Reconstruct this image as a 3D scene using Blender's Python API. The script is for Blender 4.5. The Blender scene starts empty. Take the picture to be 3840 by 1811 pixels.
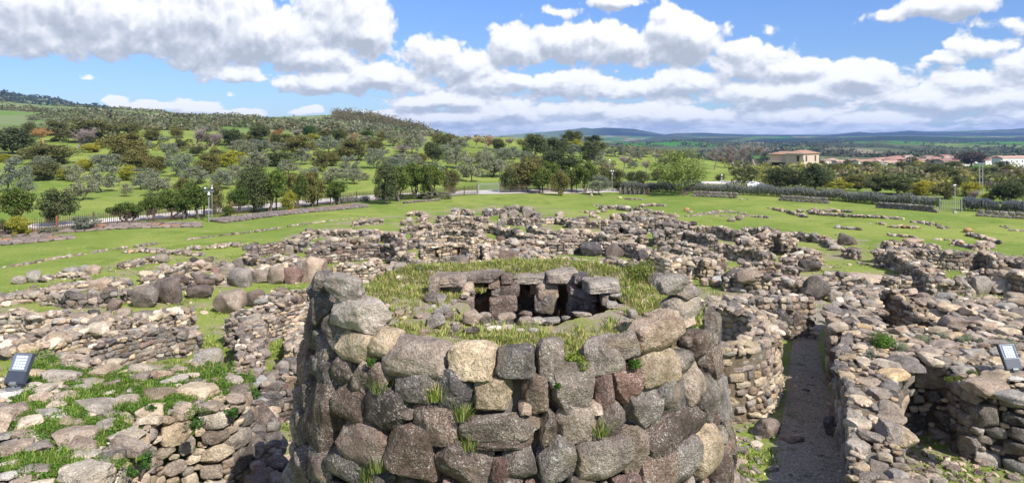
import bpy, math, random
import numpy as np
from mathutils import Vector, noise as mnoise
random.seed(7); RS = np.random.RandomState(7)
S = bpy.context.scene
COL = S.collection
FOC = 2758.0; HZ = 514.0; CX = 1920.0; CAMH = 12.0
PI = math.pi

# ------------------------------------------------------------------ basics
def tag(o, label=None, cat=None, group=None, kind=None):
    if label: o['label'] = label
    if cat: o['category'] = cat
    if group: o['group'] = group
    if kind: o['kind'] = kind
    return o
def empty(name, loc=(0, 0, 0), rz=0.0, parent=None):
    o = bpy.data.objects.new(name, None); COL.objects.link(o)
    o.location = loc; o.rotation_euler = (0, 0, rz); o.empty_display_size = .2
    if parent: o.parent = parent
    return o
def P(px, py, z=0.0):
    """point of the site seen at a photo position, on the level z"""
    D = (CAMH - z) * FOC / (py - HZ)
    return ((px - CX) / FOC * D, D, z)
TILES = {'A': (0, 850, 3.22), 'B': (700, 700, 3.22), 'C': (1400, 700, 3.22), 'D': (2100, 700, 3.22), 'E': (2500, 850, 3.22),
         'F': (3040, 850, 3.22), 'G': (2640, 1200, 3.22), 'R1': (0, 300, 2.025), 'R2': (900, 400, 2.025), 'R3': (1800, 400, 2.025),
         'R4': (2800, 400, 2.025), 'L5': (0, 850, 1.2642), 'T6': (1000, 850, 1.2642), 'T7': (1800, 850, 1.2642), 'T8': (2700, 850, 1.2642),
         'V': (3000, 560, 3.038), 'K': (1600, 1000, 3.22), 'LL': (0, 1200, 1.989), 'RR': (3250, 1200, 4.05), 'H': (2740, 540, 4.293), 'X': (0, 0, 1.0)}
def tp(t, x, y):
    a, b, s = TILES[t]
    return (a + x / s, b + y / s)

class Mesh:
    """collects plain geometry and links it as one mesh object"""
    def __init__(self): self.v = []; self.f = []; self.c = []; self.n = 0
    def add(self, verts, faces, col=None):
        verts = np.asarray(verts, float); b = self.n
        self.v.append(verts); self.f.extend([tuple(i + b for i in f) for f in faces])
        self.c.append(np.tile(np.array(list(col or (1, 1, 1))[:3]), (len(verts), 1)))
        self.n += len(verts)
        return self
    def box(self, x0, x1, y0, y1, z0, z1, col=None, M=None):
        v = np.array([(x, y, z) for z in (z0, z1) for y in (y0, y1) for x in (x0, x1)], float)
        if M is not None: v = M(v)
        return self.add(v, [(0, 2, 3, 1), (4, 5, 7, 6), (0, 1, 5, 4), (2, 6, 7, 3), (0, 4, 6, 2), (1, 3, 7, 5)], col)
    def tube(self, pts, rads, n=8, col=None, cap=True):
        pts = [Vector(p) for p in pts]; vs = []; fs = []
        for i, p in enumerate(pts):
            d = (pts[min(i + 1, len(pts) - 1)] - pts[max(i - 1, 0)])
            if d.length < 1e-9: d = Vector((0, 0, 1))
            d.normalize(); a = d.orthogonal().normalized(); b = d.cross(a)
            r = rads[i] if hasattr(rads, '__len__') else rads
            for k in range(n):
                t = 2 * PI * k / n; vs.append(tuple(p + a * (r * math.cos(t)) + b * (r * math.sin(t))))
        for i in range(len(pts) - 1):
            for k in range(n):
                k2 = (k + 1) % n; fs.append((i * n + k, i * n + k2, (i + 1) * n + k2, (i + 1) * n + k))
        if cap: fs.append(tuple(range(n - 1, -1, -1))); fs.append(tuple((len(pts) - 1) * n + k for k in range(n)))
        return self.add(vs, fs, col)
    def build(self, name, mat, parent=None, loc=(0, 0, 0), smooth=False, col=True):
        me = bpy.data.meshes.new(name)
        v = np.concatenate(self.v) if self.v else np.zeros((0, 3))
        me.from_pydata((v - np.array(loc)).tolist(), [], self.f)
        if col:
            a = me.color_attributes.new('tone', 'FLOAT_COLOR', 'POINT')
            c = np.concatenate(self.c); a.data.foreach_set('color', np.hstack([c, np.ones((len(c), 1))]).ravel().astype(np.float32))
        me.materials.append(mat)
        if smooth: me.polygons.foreach_set('use_smooth', [True] * len(me.polygons))
        o = bpy.data.objects.new(name, me); COL.objects.link(o); o.location = loc
        if parent: o.parent = parent
        return o
def raw_mesh(name, v, quads, tones, mat, parent=None, loc=(0, 0, 0), smooth=True):
    """v Nx3, quads Mx4 (or Mx3) numpy arrays"""
    k = quads.shape[1]
    me = bpy.data.meshes.new(name)
    me.vertices.add(len(v)); me.vertices.foreach_set('co', (v - np.array(loc)).astype(np.float32).ravel())
    me.loops.add(quads.size); me.loops.foreach_set('vertex_index', quads.astype(np.int32).ravel())
    me.polygons.add(len(quads)); me.polygons.foreach_set('loop_start', np.arange(0, quads.size, k, dtype=np.int32))
    me.polygons.foreach_set('loop_total', np.full(len(quads), k, dtype=np.int32))
    if tones is not None:
        a = me.color_attributes.new('tone', 'FLOAT_COLOR', 'POINT')
        a.data.foreach_set('color', np.hstack([tones, np.ones((len(tones), 1))]).astype(np.float32).ravel())
    me.polygons.foreach_set('use_smooth', np.full(len(quads), smooth))
    me.update(calc_edges=True); me.materials.append(mat)
    o = bpy.data.objects.new(name, me); COL.objects.link(o); o.location = loc
    if parent: o.parent = parent
    return o

# ------------------------------------------------------------------ materials
def new_mat(name):
    m = bpy.data.materials.new(name); m.use_nodes = True
    nt = m.node_tree; nt.nodes.clear()
    return m, nt
class NB:
    def __init__(s, nt): s.nt = nt
    def node(s, t, **kw):
        n = s.nt.nodes.new(t)
        for k, v in kw.items():
            if k == 'inp':
                for kk, vv in v.items():
                    if isinstance(vv, bpy.types.NodeSocket): s.nt.links.new(vv, n.inputs[kk])
                    else: n.inputs[kk].default_value = vv
            else: setattr(n, k, v)
        return n
    def m(s, op, a, b=None, c=None, clamp=False):
        n = s.nt.nodes.new('ShaderNodeMath'); n.operation = op; n.use_clamp = clamp
        for i, x in enumerate((a, b, c)):
            if x is None: continue
            if isinstance(x, bpy.types.NodeSocket): s.nt.links.new(x, n.inputs[i])
            else: n.inputs[i].default_value = x
        return n.outputs[0]
    def noise(s, vec, scale, detail=4, rough=.55, dist=0.0, col=False):
        n = s.node('ShaderNodeTexNoise', inp={'Scale': scale, 'Detail': detail, 'Roughness': rough, 'Distortion': dist})
        if vec is not None: s.nt.links.new(vec, n.inputs['Vector'])
        return n.outputs['Color' if col else 'Fac']
    def ramp(s, fac, stops, mode='LINEAR'):
        n = s.nt.nodes.new('ShaderNodeValToRGB'); n.color_ramp.interpolation = mode
        e = n.color_ramp.elements
        while len(e) < len(stops): e.new(.5)
        for i, (p, c) in enumerate(stops):
            e[i].position = p
            e[i].color = (c, c, c, 1) if not hasattr(c, '__len__') else (c[0], c[1], c[2], 1)
        s.nt.links.new(fac, n.inputs[0]); return n.outputs[0]
    def mix(s, fac, a, b, mode='MIX'):
        n = s.nt.nodes.new('ShaderNodeMix'); n.data_type = 'RGBA'; n.blend_type = mode
        for i, x in ((0, fac), (6, a), (7, b)):
            if isinstance(x, bpy.types.NodeSocket): s.nt.links.new(x, n.inputs[i])
            elif hasattr(x, '__len__'): n.inputs[i].default_value = (x[0], x[1], x[2], 1)
            else: n.inputs[i].default_value = x
        return n.outputs[2]
    def step(s, v, lo, hi):
        n = s.nt.nodes.new('ShaderNodeMapRange'); n.interpolation_type = 'SMOOTHSTEP'
        s.nt.links.new(v, n.inputs[0]); n.inputs[1].default_value = lo; n.inputs[2].default_value = hi
        return n.outputs[0]
    def bsdf(s, color, rough=.9, normal=None, spec=.2, metal=0.0, trans=None, emis=None):
        n = s.nt.nodes.new('ShaderNodeBsdfPrincipled')
        if isinstance(color, bpy.types.NodeSocket): s.nt.links.new(color, n.inputs['Base Color'])
        else: n.inputs['Base Color'].default_value = (*color, 1)
        if isinstance(rough, bpy.types.NodeSocket): s.nt.links.new(rough, n.inputs['Roughness'])
        else: n.inputs['Roughness'].default_value = rough
        n.inputs['Specular IOR Level'].default_value = spec; n.inputs['Metallic'].default_value = metal
        if normal is not None: s.nt.links.new(normal, n.inputs['Normal'])
        out = n.outputs[0]
        if trans:
            t = s.nt.nodes.new('ShaderNodeBsdfTranslucent')
            if isinstance(color, bpy.types.NodeSocket): s.nt.links.new(color, t.inputs[0])
            mx = s.nt.nodes.new('ShaderNodeMixShader'); mx.inputs[0].default_value = trans
            s.nt.links.new(out, mx.inputs[1]); s.nt.links.new(t.outputs[0], mx.inputs[2]); out = mx.outputs[0]
        o = s.nt.nodes.new('ShaderNodeOutputMaterial'); s.nt.links.new(out, o.inputs[0])
        return n
    def bump(s, h, strength=.5, dist=.05):
        n = s.node('ShaderNodeBump', inp={'Strength': strength, 'Distance': dist, 'Height': h})
        return n.outputs[0]
def pos(nb): return nb.node('ShaderNodeNewGeometry').outputs['Position']
def tone(nb): return nb.node('ShaderNodeAttribute', attribute_name='tone').outputs['Color']

def mat_stone(name, sc=1.0, lichen=.5, bump=.6):
    m, nt = new_mat(name); nb = NB(nt); p = pos(nb); t = tone(nb)
    n1 = nb.noise(p, 2.3 * sc, 5, .6); n2 = nb.noise(p, 16 * sc, 4, .65); n3 = nb.noise(p, 6.5 * sc, 6, .7, .6)
    c = nb.mix(1.0, t, nb.ramp(n1, [(.25, .52), (.75, 1.38)]), 'MULTIPLY')
    c = nb.mix(1.0, c, nb.ramp(n2, [(.3, .66), (.7, 1.3)]), 'MULTIPLY')
    c = nb.mix(nb.m('MULTIPLY', nb.step(n3, .57, .70), lichen), c, (.44, .42, .37))
    n5 = nb.noise(p, 34 * sc, 3, .6); c = nb.mix(nb.m('MULTIPLY', nb.m('MULTIPLY', nb.step(n5, .56, .64), nb.step(n1, .40, .58)), lichen), c, (.60, .57, .50))
    c = nb.mix(nb.m('MULTIPLY', nb.m('SUBTRACT', 1.0, nb.step(n3, .28, .42)), .55), c, (.05, .042, .036))
    n4 = nb.noise(p, 1.1 * sc, 3, .5)
    c = nb.mix(nb.m('MULTIPLY', nb.step(n4, .55, .7), .35), c, (.36, .27, .17))
    # small open pores of the volcanic rock
    v = nb.node('ShaderNodeTexVoronoi', inp={'Scale': 26 * sc}); nt.links.new(p, v.inputs['Vector'])
    pore = nb.step(v.outputs['Distance'], .05, .34)
    h = nb.m('ADD', nb.m('MULTIPLY', pore, .5), nb.m('ADD', n3, nb.m('MULTIPLY', n2, .8)))
    nb.bsdf(c, .92, nb.bump(h, bump, .09 / sc), .15)
    return m
MS_NEAR = mat_stone('basalt_and_marl_near', 1.0, .75, .9)
MS_MID = mat_stone('basalt_and_marl', .55, .35, .7)

def mat_simple(name, col, rough=.8, nscale=3.0, var=.25, bump=0.0, spec=.2, metal=0.0, use_tone=False):
    m, nt = new_mat(name); nb = NB(nt); p = pos(nb)
    n = nb.noise(p, nscale, 5, .6)
    base = tone(nb) if use_tone else nb.mix(0.0, (*col,), (*col,))
    c = nb.mix(1.0, base, nb.ramp(n, [(.25, 1 - var), (.75, 1 + var)]), 'MULTIPLY')
    nb.bsdf(c, rough, nb.bump(n, bump, .03) if bump else None, spec, metal)
    return m
M_METAL = mat_simple('galvanised_steel', (.42, .43, .44), .45, 4, .12, metal=.6, spec=.5)
M_DARK = mat_simple('dark_grey_casting', (.045, .055, .075), .45, 8, .1, spec=.4)
M_CAST = mat_simple('grey_casting', (.2, .21, .22), .5, 8, .1, spec=.4, metal=.3)
M_WHITE = mat_simple('white_plastic', (.75, .75, .75), .4, 3, .05, spec=.4)
M_WOODF = mat_simple('weathered_fence_wood', (.1, .07, .05), .85, .35, .55)
M_WOODR = mat_simple('reddish_fence_post', (.24, .1, .05), .85, 2, .25)
M_STEELG = mat_simple('grey_gate_steel', (.22, .23, .22), .6, 1, .15, metal=.3)
M_TONE = mat_simple('painted_surface', (1, 1, 1), .75, .8, .12, use_tone=True)
M_TONE_G = mat_simple('car_paint', (1, 1, 1), .22, .8, .02, spec=.6, use_tone=True)
M_GLASSD = mat_simple('dark_glass', (.02, .03, .045), .06, 2, .1, spec=.8)
M_PLASTER = mat_simple('cream_plaster', (.50, .41, .32), .9, .8, .1)
M_BLOCK = mat_simple('grey_block', (1, 1, 1), .95, 5, .4, .5, use_tone=True)
def mat_tiles():
    m, nt = new_mat('red_roof_tiles'); nb = NB(nt); p = pos(nb)
    w = nb.node('ShaderNodeTexWave', inp={'Scale': 1.1, 'Distortion': .4}); nt.links.new(p, w.inputs['Vector'])
    n = nb.noise(p, 1.2, 4, .6)
    c = nb.mix(n, (.30, .17, .12), (.45, .29, .2)); c = nb.mix(1.0, c, nb.ramp(w.outputs['Fac'], [(.1, .6), (.6, 1.1)]), 'MULTIPLY')
    nb.bsdf(c, .9); return m
M_TILES = mat_tiles()
def mat_core():
    m, nt = new_mat('earth_fill'); nb = NB(nt); p = pos(nb)
    n = nb.noise(p, 5, 6, .65); n2 = nb.noise(p, 1.2, 4)
    c = nb.mix(n, (.07, .055, .04), (.26, .2, .13)); c = nb.mix(nb.step(n2, .5, .65), c, (.16, .15, .13))
    nb.bsdf(c, 1.0, nb.bump(n, .8, .08), .05); return m
M_CORE = mat_core()
def mat_leaf(name, trans=.38, rough=.6, spec=.25):
    m, nt = new_mat(name); nb = NB(nt); p = pos(nb)
    n = nb.noise(p, .8, 3, .5); r = nb.node('ShaderNodeObjectInfo').outputs['Random']
    c = nb.mix(1.0, tone(nb), nb.ramp(n, [(.3, .88), (.7, 1.12)]), 'MULTIPLY')
    c = nb.mix(1.0, c, nb.mix(r, (.84, .88, .92), (1.2, 1.12, .95)), 'MULTIPLY')
    nb.bsdf(c, rough, None, spec, trans=trans); return m
M_LEAF = mat_leaf('leaves'); M_BARK = mat_simple('bark', (1, 1, 1), .95, 3, .4, .4, use_tone=True)
M_GRASS = mat_leaf('grass_blades', .35, .7, .15)

# ------------------------------------------------------------------ terrain heights
def lerp_tab(x, tab):
    return np.interp(x, [a for a, b in tab], [b for a, b in tab])
RID_MID = [(-1500, 330), (-600, 360), (0, 386), (200, 398), (395, 411), (592, 419), (647, 433), (840, 436), (938, 441), (1000, 447), (1063, 441), (1176, 434),
           (1255, 429), (1345, 440), (1394, 444), (1492, 470), (1556, 481), (1616, 493), (1670, 504), (1750, 520), (1850, 560), (2100, 590), (2600, 590), (5500, 590)]
RID_FAR = [(-1500, 300), (-600, 335), (0, 357), (207, 379), (346, 399), (395, 407), (500, 430), (700, 480), (1000, 520), (1400, 535), (5500, 540)]
RID_MT = [(-1500, 505), (1700, 520), (1849, 514), (1880, 509), (1948, 503), (2037, 496), (2116, 489), (2165, 483), (2190, 479), (2220, 483), (2269, 479), (2378, 484),
          (2442, 496), (2491, 505), (2541, 500), (2640, 498), (2689, 501), (2800, 505), (2900, 506), (3096, 506), (3146, 503), (3220, 495), (3269, 499), (3343, 496),
          (3412, 490), (3467, 494), (3541, 494), (3600, 492), (3684, 489), (3788, 485), (3840, 481), (4300, 484), (5500, 490)]
def yz(y, D): return CAMH + (HZ - y) * D / FOC
KN = [(0, lambda x: 0 * x), (112, lambda x: 0 * x),
      (160, lambda x: lerp_tab(x, [(-600, .8), (0, .8), (1000, .6), (1500, .2), (1900, 0), (5500, 0)])),
      (230, lambda x: lerp_tab(x, [(-600, 7), (0, 6.5), (960, 5.5), (1500, 4.5), (1900, 3), (2300, 2), (2700, 0), (3200, -1), (5500, -2)])),
      (350, lambda x: lerp_tab(x, [(-600, 17), (0, 15.5), (500, 15), (960, 14.5), (1500, 13), (1900, 11.5), (2200, 8), (2500, 3.5), (2700, 0), (3000, -3), (3840, -6), (5500, -6)])),
      (480, lambda x: lerp_tab(x, [(-600, 22), (0, 21), (960, 19), (1500, 12), (1800, 7), (2100, 1), (2500, -5), (3000, -10), (5500, -12)])),
      (700, lambda x: lerp_tab(x, [(-600, 40), (0, 36), (960, 25), (1500, 12), (1800, 0), (2100, -10), (2500, -13), (3000, -14), (5500, -14)])),
      (1000, lambda x: np.maximum(yz(lerp_tab(x, RID_MID), 1000), -16)),
      (1500, lambda x: lerp_tab(x, [(-600, 62), (0, 50), (395, 38), (1000, 10), (1500, -10), (2000, -19), (5500, -19)])),
      (2600, lambda x: np.maximum(yz(lerp_tab(x, RID_FAR), 2600), -22)),
      (3500, lambda x: lerp_tab(x, [(-600, 100), (400, 50), (1000, -15), (1700, -22), (2500, -24), (5500, -22)])),
      (4400, lambda x: lerp_tab(x, [(-600, 60), (1000, -15), (1700, -25), (2400, -20), (2800, 5), (3300, 8), (5500, 8)])),
      (6000, lambda x: lerp_tab(x, [(-600, 40), (1700, -20), (2200, 20), (2400, 15), (3000, 12), (5500, 16)])),
      (8000, lambda x: yz(lerp_tab(x, RID_MT), 8000)), (9500, lambda x: yz(lerp_tab(x, RID_MT), 8000) * .5), (12000, lambda x: 0 * x - 20)]
def terrain(X, Y):
    X = np.atleast_1d(np.asarray(X, float)); Y = np.atleast_1d(np.asarray(Y, float))
    R = np.hypot(X, Y); az = np.arctan2(X, Y)
    px = CX + FOC * np.tan(np.clip(az, -1.0, 1.0))
    D = R * np.cos(np.clip(az, -1.05, 1.05))      # depth rows, so that the profile follows the lay of the land
    z = np.zeros_like(D)
    ks = [k for k, f in KN]; zs = [f(px) for k, f in KN]
    for i in range(len(ks) - 1):
        m = (D >= ks[i]) & (D < ks[i + 1])
        t = np.clip((D - ks[i]) / (ks[i + 1] - ks[i]), 0, 1)
        t2 = t * t * (3 - 2 * t) if i > 2 else t
        t2 = .55 * t2 + .45 * t if i > 2 else t2
        z = np.where(m, zs[i] * (1 - t2) + zs[i + 1] * t2, z)
    back = Y < 0
    z = np.where(back, 0, z)
    # undulation
    u = .09 * np.sin(X * .21 + 1.3 * np.sin(Y * .13)) + .07 * np.sin(Y * .27 + X * .11)
    u = u * np.clip((D - 40) / 40, .3, 1)
    u2 = (np.sin(X * .035 + np.sin(Y * .021)) + np.sin(Y * .03 + X * .017 + 2)) * .5
    z = z + u + u2 * np.clip((D - 130) / 300, 0, 1.6) * np.clip((9000 - D) / 3000, 0, 1)
    u3 = (np.sin(X * .011 + 1.7 * np.sin(Y * .006)) + np.sin(Y * .009 + X * .005 + 1)) * 2.2
    z = z + u3 * np.clip((D - 1100) / 900, 0, 2.0) * np.clip((7800 - D) / 2500, 0, 1)
    return z
def tz(x, y): return float(terrain(x, y)[0])
def hit(px, py, dmax=3000, dmin=20):
    """first terrain point along the sight line through (px, py)"""
    Ds = np.geomspace(dmin, dmax, 900)
    X = (px - CX) / FOC * Ds; zr = CAMH - (py - HZ) / FOC * Ds; zt = terrain(X, Ds)
    k = np.where(zt >= zr)[0]
    i = k[0] if len(k) else len(Ds) - 1
    return X[i], Ds[i], float(zt[i])
# ------------------------------------------------------------------ camera, sun, sky
cam = bpy.data.cameras.new('camera'); camo = bpy.data.objects.new('camera', cam); COL.objects.link(camo); S.camera = camo
camo.location = (0, 0, CAMH); camo.rotation_euler = (PI / 2, 0, 0)
cam.sensor_width = 36; cam.lens = 36 * FOC / 3840; cam.clip_start = .5; cam.clip_end = 60000
cam.shift_y = -(905.5 - HZ) / 3840
SUN_EL = math.radians(45); SUN_AZ = math.radians(180 - 38)      # compass from +Y, clockwise: behind the viewer and to the right
sd = bpy.data.lights.new('sun', 'SUN'); so = bpy.data.objects.new('sun', sd); COL.objects.link(so)
sd.energy = 4.8; sd.angle = math.radians(.55); sd.color = (1.0, .955, .89)
dv = Vector((math.sin(SUN_AZ) * math.cos(SUN_EL), math.cos(SUN_AZ) * math.cos(SUN_EL), math.sin(SUN_EL)))
so.rotation_euler = dv.to_track_quat('Z', 'Y').to_euler()
S.view_settings.view_transform = 'Standard'; S.view_settings.look = 'None'; S.view_settings.exposure = .57; S.view_settings.gamma = 1

W = bpy.data.worlds.new('World'); S.world = W; W.use_nodes = True
wt = W.node_tree; wt.nodes.clear(); wb = NB(wt)
# cloud banks: azimuth, elevation, half width, height above and depth below the middle (degrees measured on the photograph's sky)
CL = [(180, 20, 760, 210, 205, 1.0), (700, 70, 560, 260, 175, 1.0), (1010, 130, 420, 150, 125, 1.0), (1270, 90, 235, 210, 160, 1.0), (1390, 130, 110, 120, 95, 1.0),
      (880, 290, 150, 45, 38, .6), (1190, 215, 260, 90, 60, .9),
      (1210, 315, 190, 62, 50, 1.0), (1420, 290, 250, 75, 95, 1.0), (1620, 200, 150, 72, 120, 1.0), (1750, 250, 160, 70, 120, .9),
      (1960, 180, 140, 85, 120, 1.0), (2130, 150, 170, 75, 130, 1.0), (2330, 170, 160, 75, 120, 1.0), (2580, 125, 240, 88, 140, 1.1), (2790, 200, 190, 80, 120, .9),
      (2960, 250, 300, 40, 70, .7), (3240, 290, 260, 72, 90, 1.0), (3620, 300, 160, 60, 60, .8), (3830, 260, 220, 80, 90, .8),
      (2000, 310, 420, 70, 80, .8), (2450, 320, 420, 70, 70, .8), (2900, 350, 520, 70, 70, .8), (3500, 380, 620, 60, 60, .75),
      (2350, 420, 900, 55, 60, .75), (3200, 440, 1000, 55, 60, .7), (2000, 470, 900, 28, 30, .7), (3000, 485, 1300, 30, 40, .7),
      (3640, 20, 300, 60, 50, .75), (3790, 80, 150, 50, 55, .7), (3360, 60, 110, 30, 30, .55), (3480, 30, 160, 40, 40, .6), (2900, 120, 60, 40, 40, .5), (3700, 180, 140, 40, 40, .7), (3560, 215, 120, 26, 26, .5), (2300, 10, 200, 34, 30, .5), (2100, 45, 110, 28, 34, .5), (2490, 60, 90, 50, 40, .6),
      (430, 385, 46, 30, 30, .9), (760, 400, 130, 42, 35, 1.0), (900, 418, 130, 22, 22, .9), (560, 402, 70, 20, 20, .9), (1150, 415, 70, 22, 20, .8),
      (1400, 432, 130, 26, 24, .9), (1650, 445, 230, 34, 32, .9), (870, 362, 42, 22, 18, .55), (320, 286, 80, 32, 26, .8), (1640, 375, 240, 34, 34, .9), (1550, 500, 500, 22, 20, .7)]
def azel(x, y):
    a = math.atan2(x - CX, FOC); return a, math.atan((HZ - y) / FOC * math.cos(a))
g = bpy.data.node_groups.new('cloud_banks', 'ShaderNodeTree')
g.interface.new_socket('Vector', in_out='INPUT', socket_type='NodeSocketVector')
g.interface.new_socket('Density', in_out='OUTPUT', socket_type='NodeSocketFloat')
g.interface.new_socket('Height', in_out='OUTPUT', socket_type='NodeSocketFloat')
gb = NB(g); gi = g.nodes.new('NodeGroupInput'); go = g.nodes.new('NodeGroupOutput')
sp = gb.node('ShaderNodeSeparateXYZ'); g.links.new(gi.outputs[0], sp.inputs[0]); az, el = sp.outputs[0], sp.outputs[1]
elw = gb.m('MULTIPLY', gb.m('LOGARITHM', gb.m('MAXIMUM', gb.m('ADD', el, .03), .004), math.e), .15)
cv = gb.node('ShaderNodeCombineXYZ', inp={'X': az, 'Y': elw, 'Z': 0.37}).outputs[0]
n_big = gb.noise(cv, 10, 8, .55)
wv = gb.node('ShaderNodeVectorMath', operation='ADD', inp={0: cv, 1: gb.node('ShaderNodeVectorMath', operation='SCALE', inp={0: gb.noise(cv, 26, 3, .6, col=True), 3: .035}).outputs[0]}).outputs[0]
def billow(sc):
    v = gb.node('ShaderNodeTexVoronoi', inp={'Scale': sc}); g.links.new(wv, v.inputs['Vector']); return gb.m('SUBTRACT', .45, v.outputs['Distance'])
n_med = gb.m('ADD', gb.m('MULTIPLY', billow(15), .62), gb.m('ADD', gb.m('MULTIPLY', billow(38), .46), gb.m('MULTIPLY', billow(95), .27)))
wn = gb.noise(cv, 14, 4, .5, col=True)
ws = gb.node('ShaderNodeSeparateXYZ'); g.links.new(wn, ws.inputs[0])
azd = gb.m('ADD', az, gb.m('MULTIPLY', gb.m('SUBTRACT', ws.outputs[0], .5), .05))
eld = gb.m('ADD', el, gb.m('MULTIPLY', gb.m('SUBTRACT', ws.outputs[1], .5), .025))
best = None; tw = None; wsum = None
for (x, y, rx, ru, rd, k) in CL:
    a, e = azel(x, y); ra = rx / FOC * math.cos(a) ** 2; up = ru / FOC * .97; dn = rd / FOC * .97
    dx = gb.m('MULTIPLY', gb.m('SUBTRACT', azd, a), 1 / ra)
    dy = gb.m('SUBTRACT', eld, e)
    dyn = gb.m('ADD', gb.m('MULTIPLY', gb.m('MAXIMUM', dy, 0.0), 1 / up), gb.m('MULTIPLY', gb.m('MINIMUM', dy, 0.0), 1 / dn))
    q = gb.m('MULTIPLY', gb.m('SUBTRACT', 1.0, gb.m('SQRT', gb.m('MULTIPLY_ADD', dx, dx, gb.m('MULTIPLY', dyn, dyn)))), k)
    best = q if best is None else gb.m('SMOOTH_MAX', best, q, .12)
    w = gb.m('POWER', gb.m('MAXIMUM', gb.m('ADD', q, .15), 0.001), 2.0)
    wt_ = gb.m('MULTIPLY', w, dyn)
    tw = wt_ if tw is None else gb.m('ADD', tw, wt_); wsum = w if wsum is None else gb.m('ADD', wsum, w)
dens = gb.m('ADD', gb.m('MULTIPLY_ADD', best, 1.3, .05), gb.m('ADD', gb.m('MULTIPLY', gb.m('SUBTRACT', n_big, .5), 2.2), n_med))
g.links.new(dens, go.inputs[0]); g.links.new(gb.m('DIVIDE', tw, wsum), go.inputs[1])

tc = wb.node('ShaderNodeTexCoord').outputs['Generated']
sx = wb.node('ShaderNodeSeparateXYZ'); wt.links.new(tc, sx.inputs[0])
azn = wb.m('ARCTAN2', sx.outputs[0], sx.outputs[1]); eln = wb.m('ARCSINE', sx.outputs[2])
def cloud(dx, dy):
    v = wb.node('ShaderNodeCombineXYZ', inp={'X': wb.m('ADD', azn, dx), 'Y': wb.m('ADD', eln, dy), 'Z': 0.0})
    n = wt.nodes.new('ShaderNodeGroup'); n.node_tree = g; wt.links.new(v.outputs[0], n.inputs[0]); return n.outputs[0], n.outputs[1]
d0, h0 = cloud(0, 0); d1, h1 = cloud(.004, .011)
cover = wb.step(d0, -.03, .27)
relief = wb.m('SUBTRACT', d0, d1)
lit = wb.m('ADD', wb.m('ADD', .55, wb.m('MULTIPLY', relief, 1.0)), wb.m('MULTIPLY', wb.m('MAXIMUM', wb.m('MINIMUM', h0, 1.0), -1.2), .27))
lit = wb.m('SUBTRACT', lit, wb.m('MULTIPLY', wb.step(d0, .4, 1.3), .10), clamp=True)
# far down the sky the banks are seen through more air and lose contrast
ccol = wb.ramp(lit, [(0, (.34, .37, .43)), (.3, (.44, .47, .53)), (.52, (.57, .59, .63)), (.75, (.71, .715, .73)), (1, (.76, .76, .765))])
sky = wb.node('ShaderNodeTexSky', sky_type='NISHITA', sun_disc=False, sun_elevation=SUN_EL, sun_rotation=SUN_AZ, air_density=.8, dust_density=0.0, ozone_density=3.5)
skc = wb.mix(1.0, sky.outputs[0], wb.ramp(eln, [(0, (.42, .45, .52)), (.06, (.47, .53, .63)), (.18, (.56, .645, .84)), (.5, (.75, .86, 1.12))]), 'MULTIPLY')
bg = wb.node('ShaderNodeBackground', inp={'Strength': .13}); wt.links.new(skc, bg.inputs[0])
hz = wb.m('MULTIPLY', wb.step(eln, .10, .0), .12)
ccol = wb.mix(hz, ccol, (.53, .58, .65))
bg2 = wb.node('ShaderNodeBackground', inp={'Strength': 1.0}); wt.links.new(ccol, bg2.inputs[0])
front = wb.step(sx.outputs[2], -.005, .004)
# broken cloud added out of view to whiten the ambient, outside the measured banks
away = wb.m('MAXIMUM', wb.step(wb.m('ABSOLUTE', azn), .78, 1.0), wb.step(eln, .30, .42))
nbk = wb.step(wb.noise(tc, 2.6, 6, .6), .44, .56)
cover = wb.m('MAXIMUM', cover, wb.m('MULTIPLY', wb.m('MULTIPLY', away, nbk), .55))
mx = wt.nodes.new('ShaderNodeMixShader'); wt.links.new(wb.m('MULTIPLY', wb.m('MULTIPLY', cover, front), .97), mx.inputs[0])
wt.links.new(bg.outputs[0], mx.inputs[1]); wt.links.new(bg2.outputs[0], mx.inputs[2])
wo = wt.nodes.new('ShaderNodeOutputWorld'); wt.links.new(mx.outputs[0], wo.inputs[0])
W.cycles.sampling_method = 'MANUAL'; W.cycles.sample_map_resolution = 512

# ------------------------------------------------------------------ the land: one sheet to the horizon
azs = np.concatenate([np.linspace(-PI, -.95, 40, endpoint=False), np.linspace(-.95, .95, 620), np.linspace(.95, PI, 41)[1:]])
Rr = np.concatenate([[0.0], np.linspace(4, 110, 120), np.geomspace(111, 14000, 270)])
AA, RR_ = np.meshgrid(azs, Rr)
gx = RR_ * np.sin(AA); gy = RR_ * np.cos(AA); gz = terrain(gx.ravel(), gy.ravel()).reshape(gx.shape)
nr, na = gx.shape
idx = np.arange(nr * na).reshape(nr, na)
q = np.stack([idx[:-1, :-1], idx[:-1, 1:], idx[1:, 1:], idx[1:, :-1]], -1).reshape(-1, 4)[:, ::-1]
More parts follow.
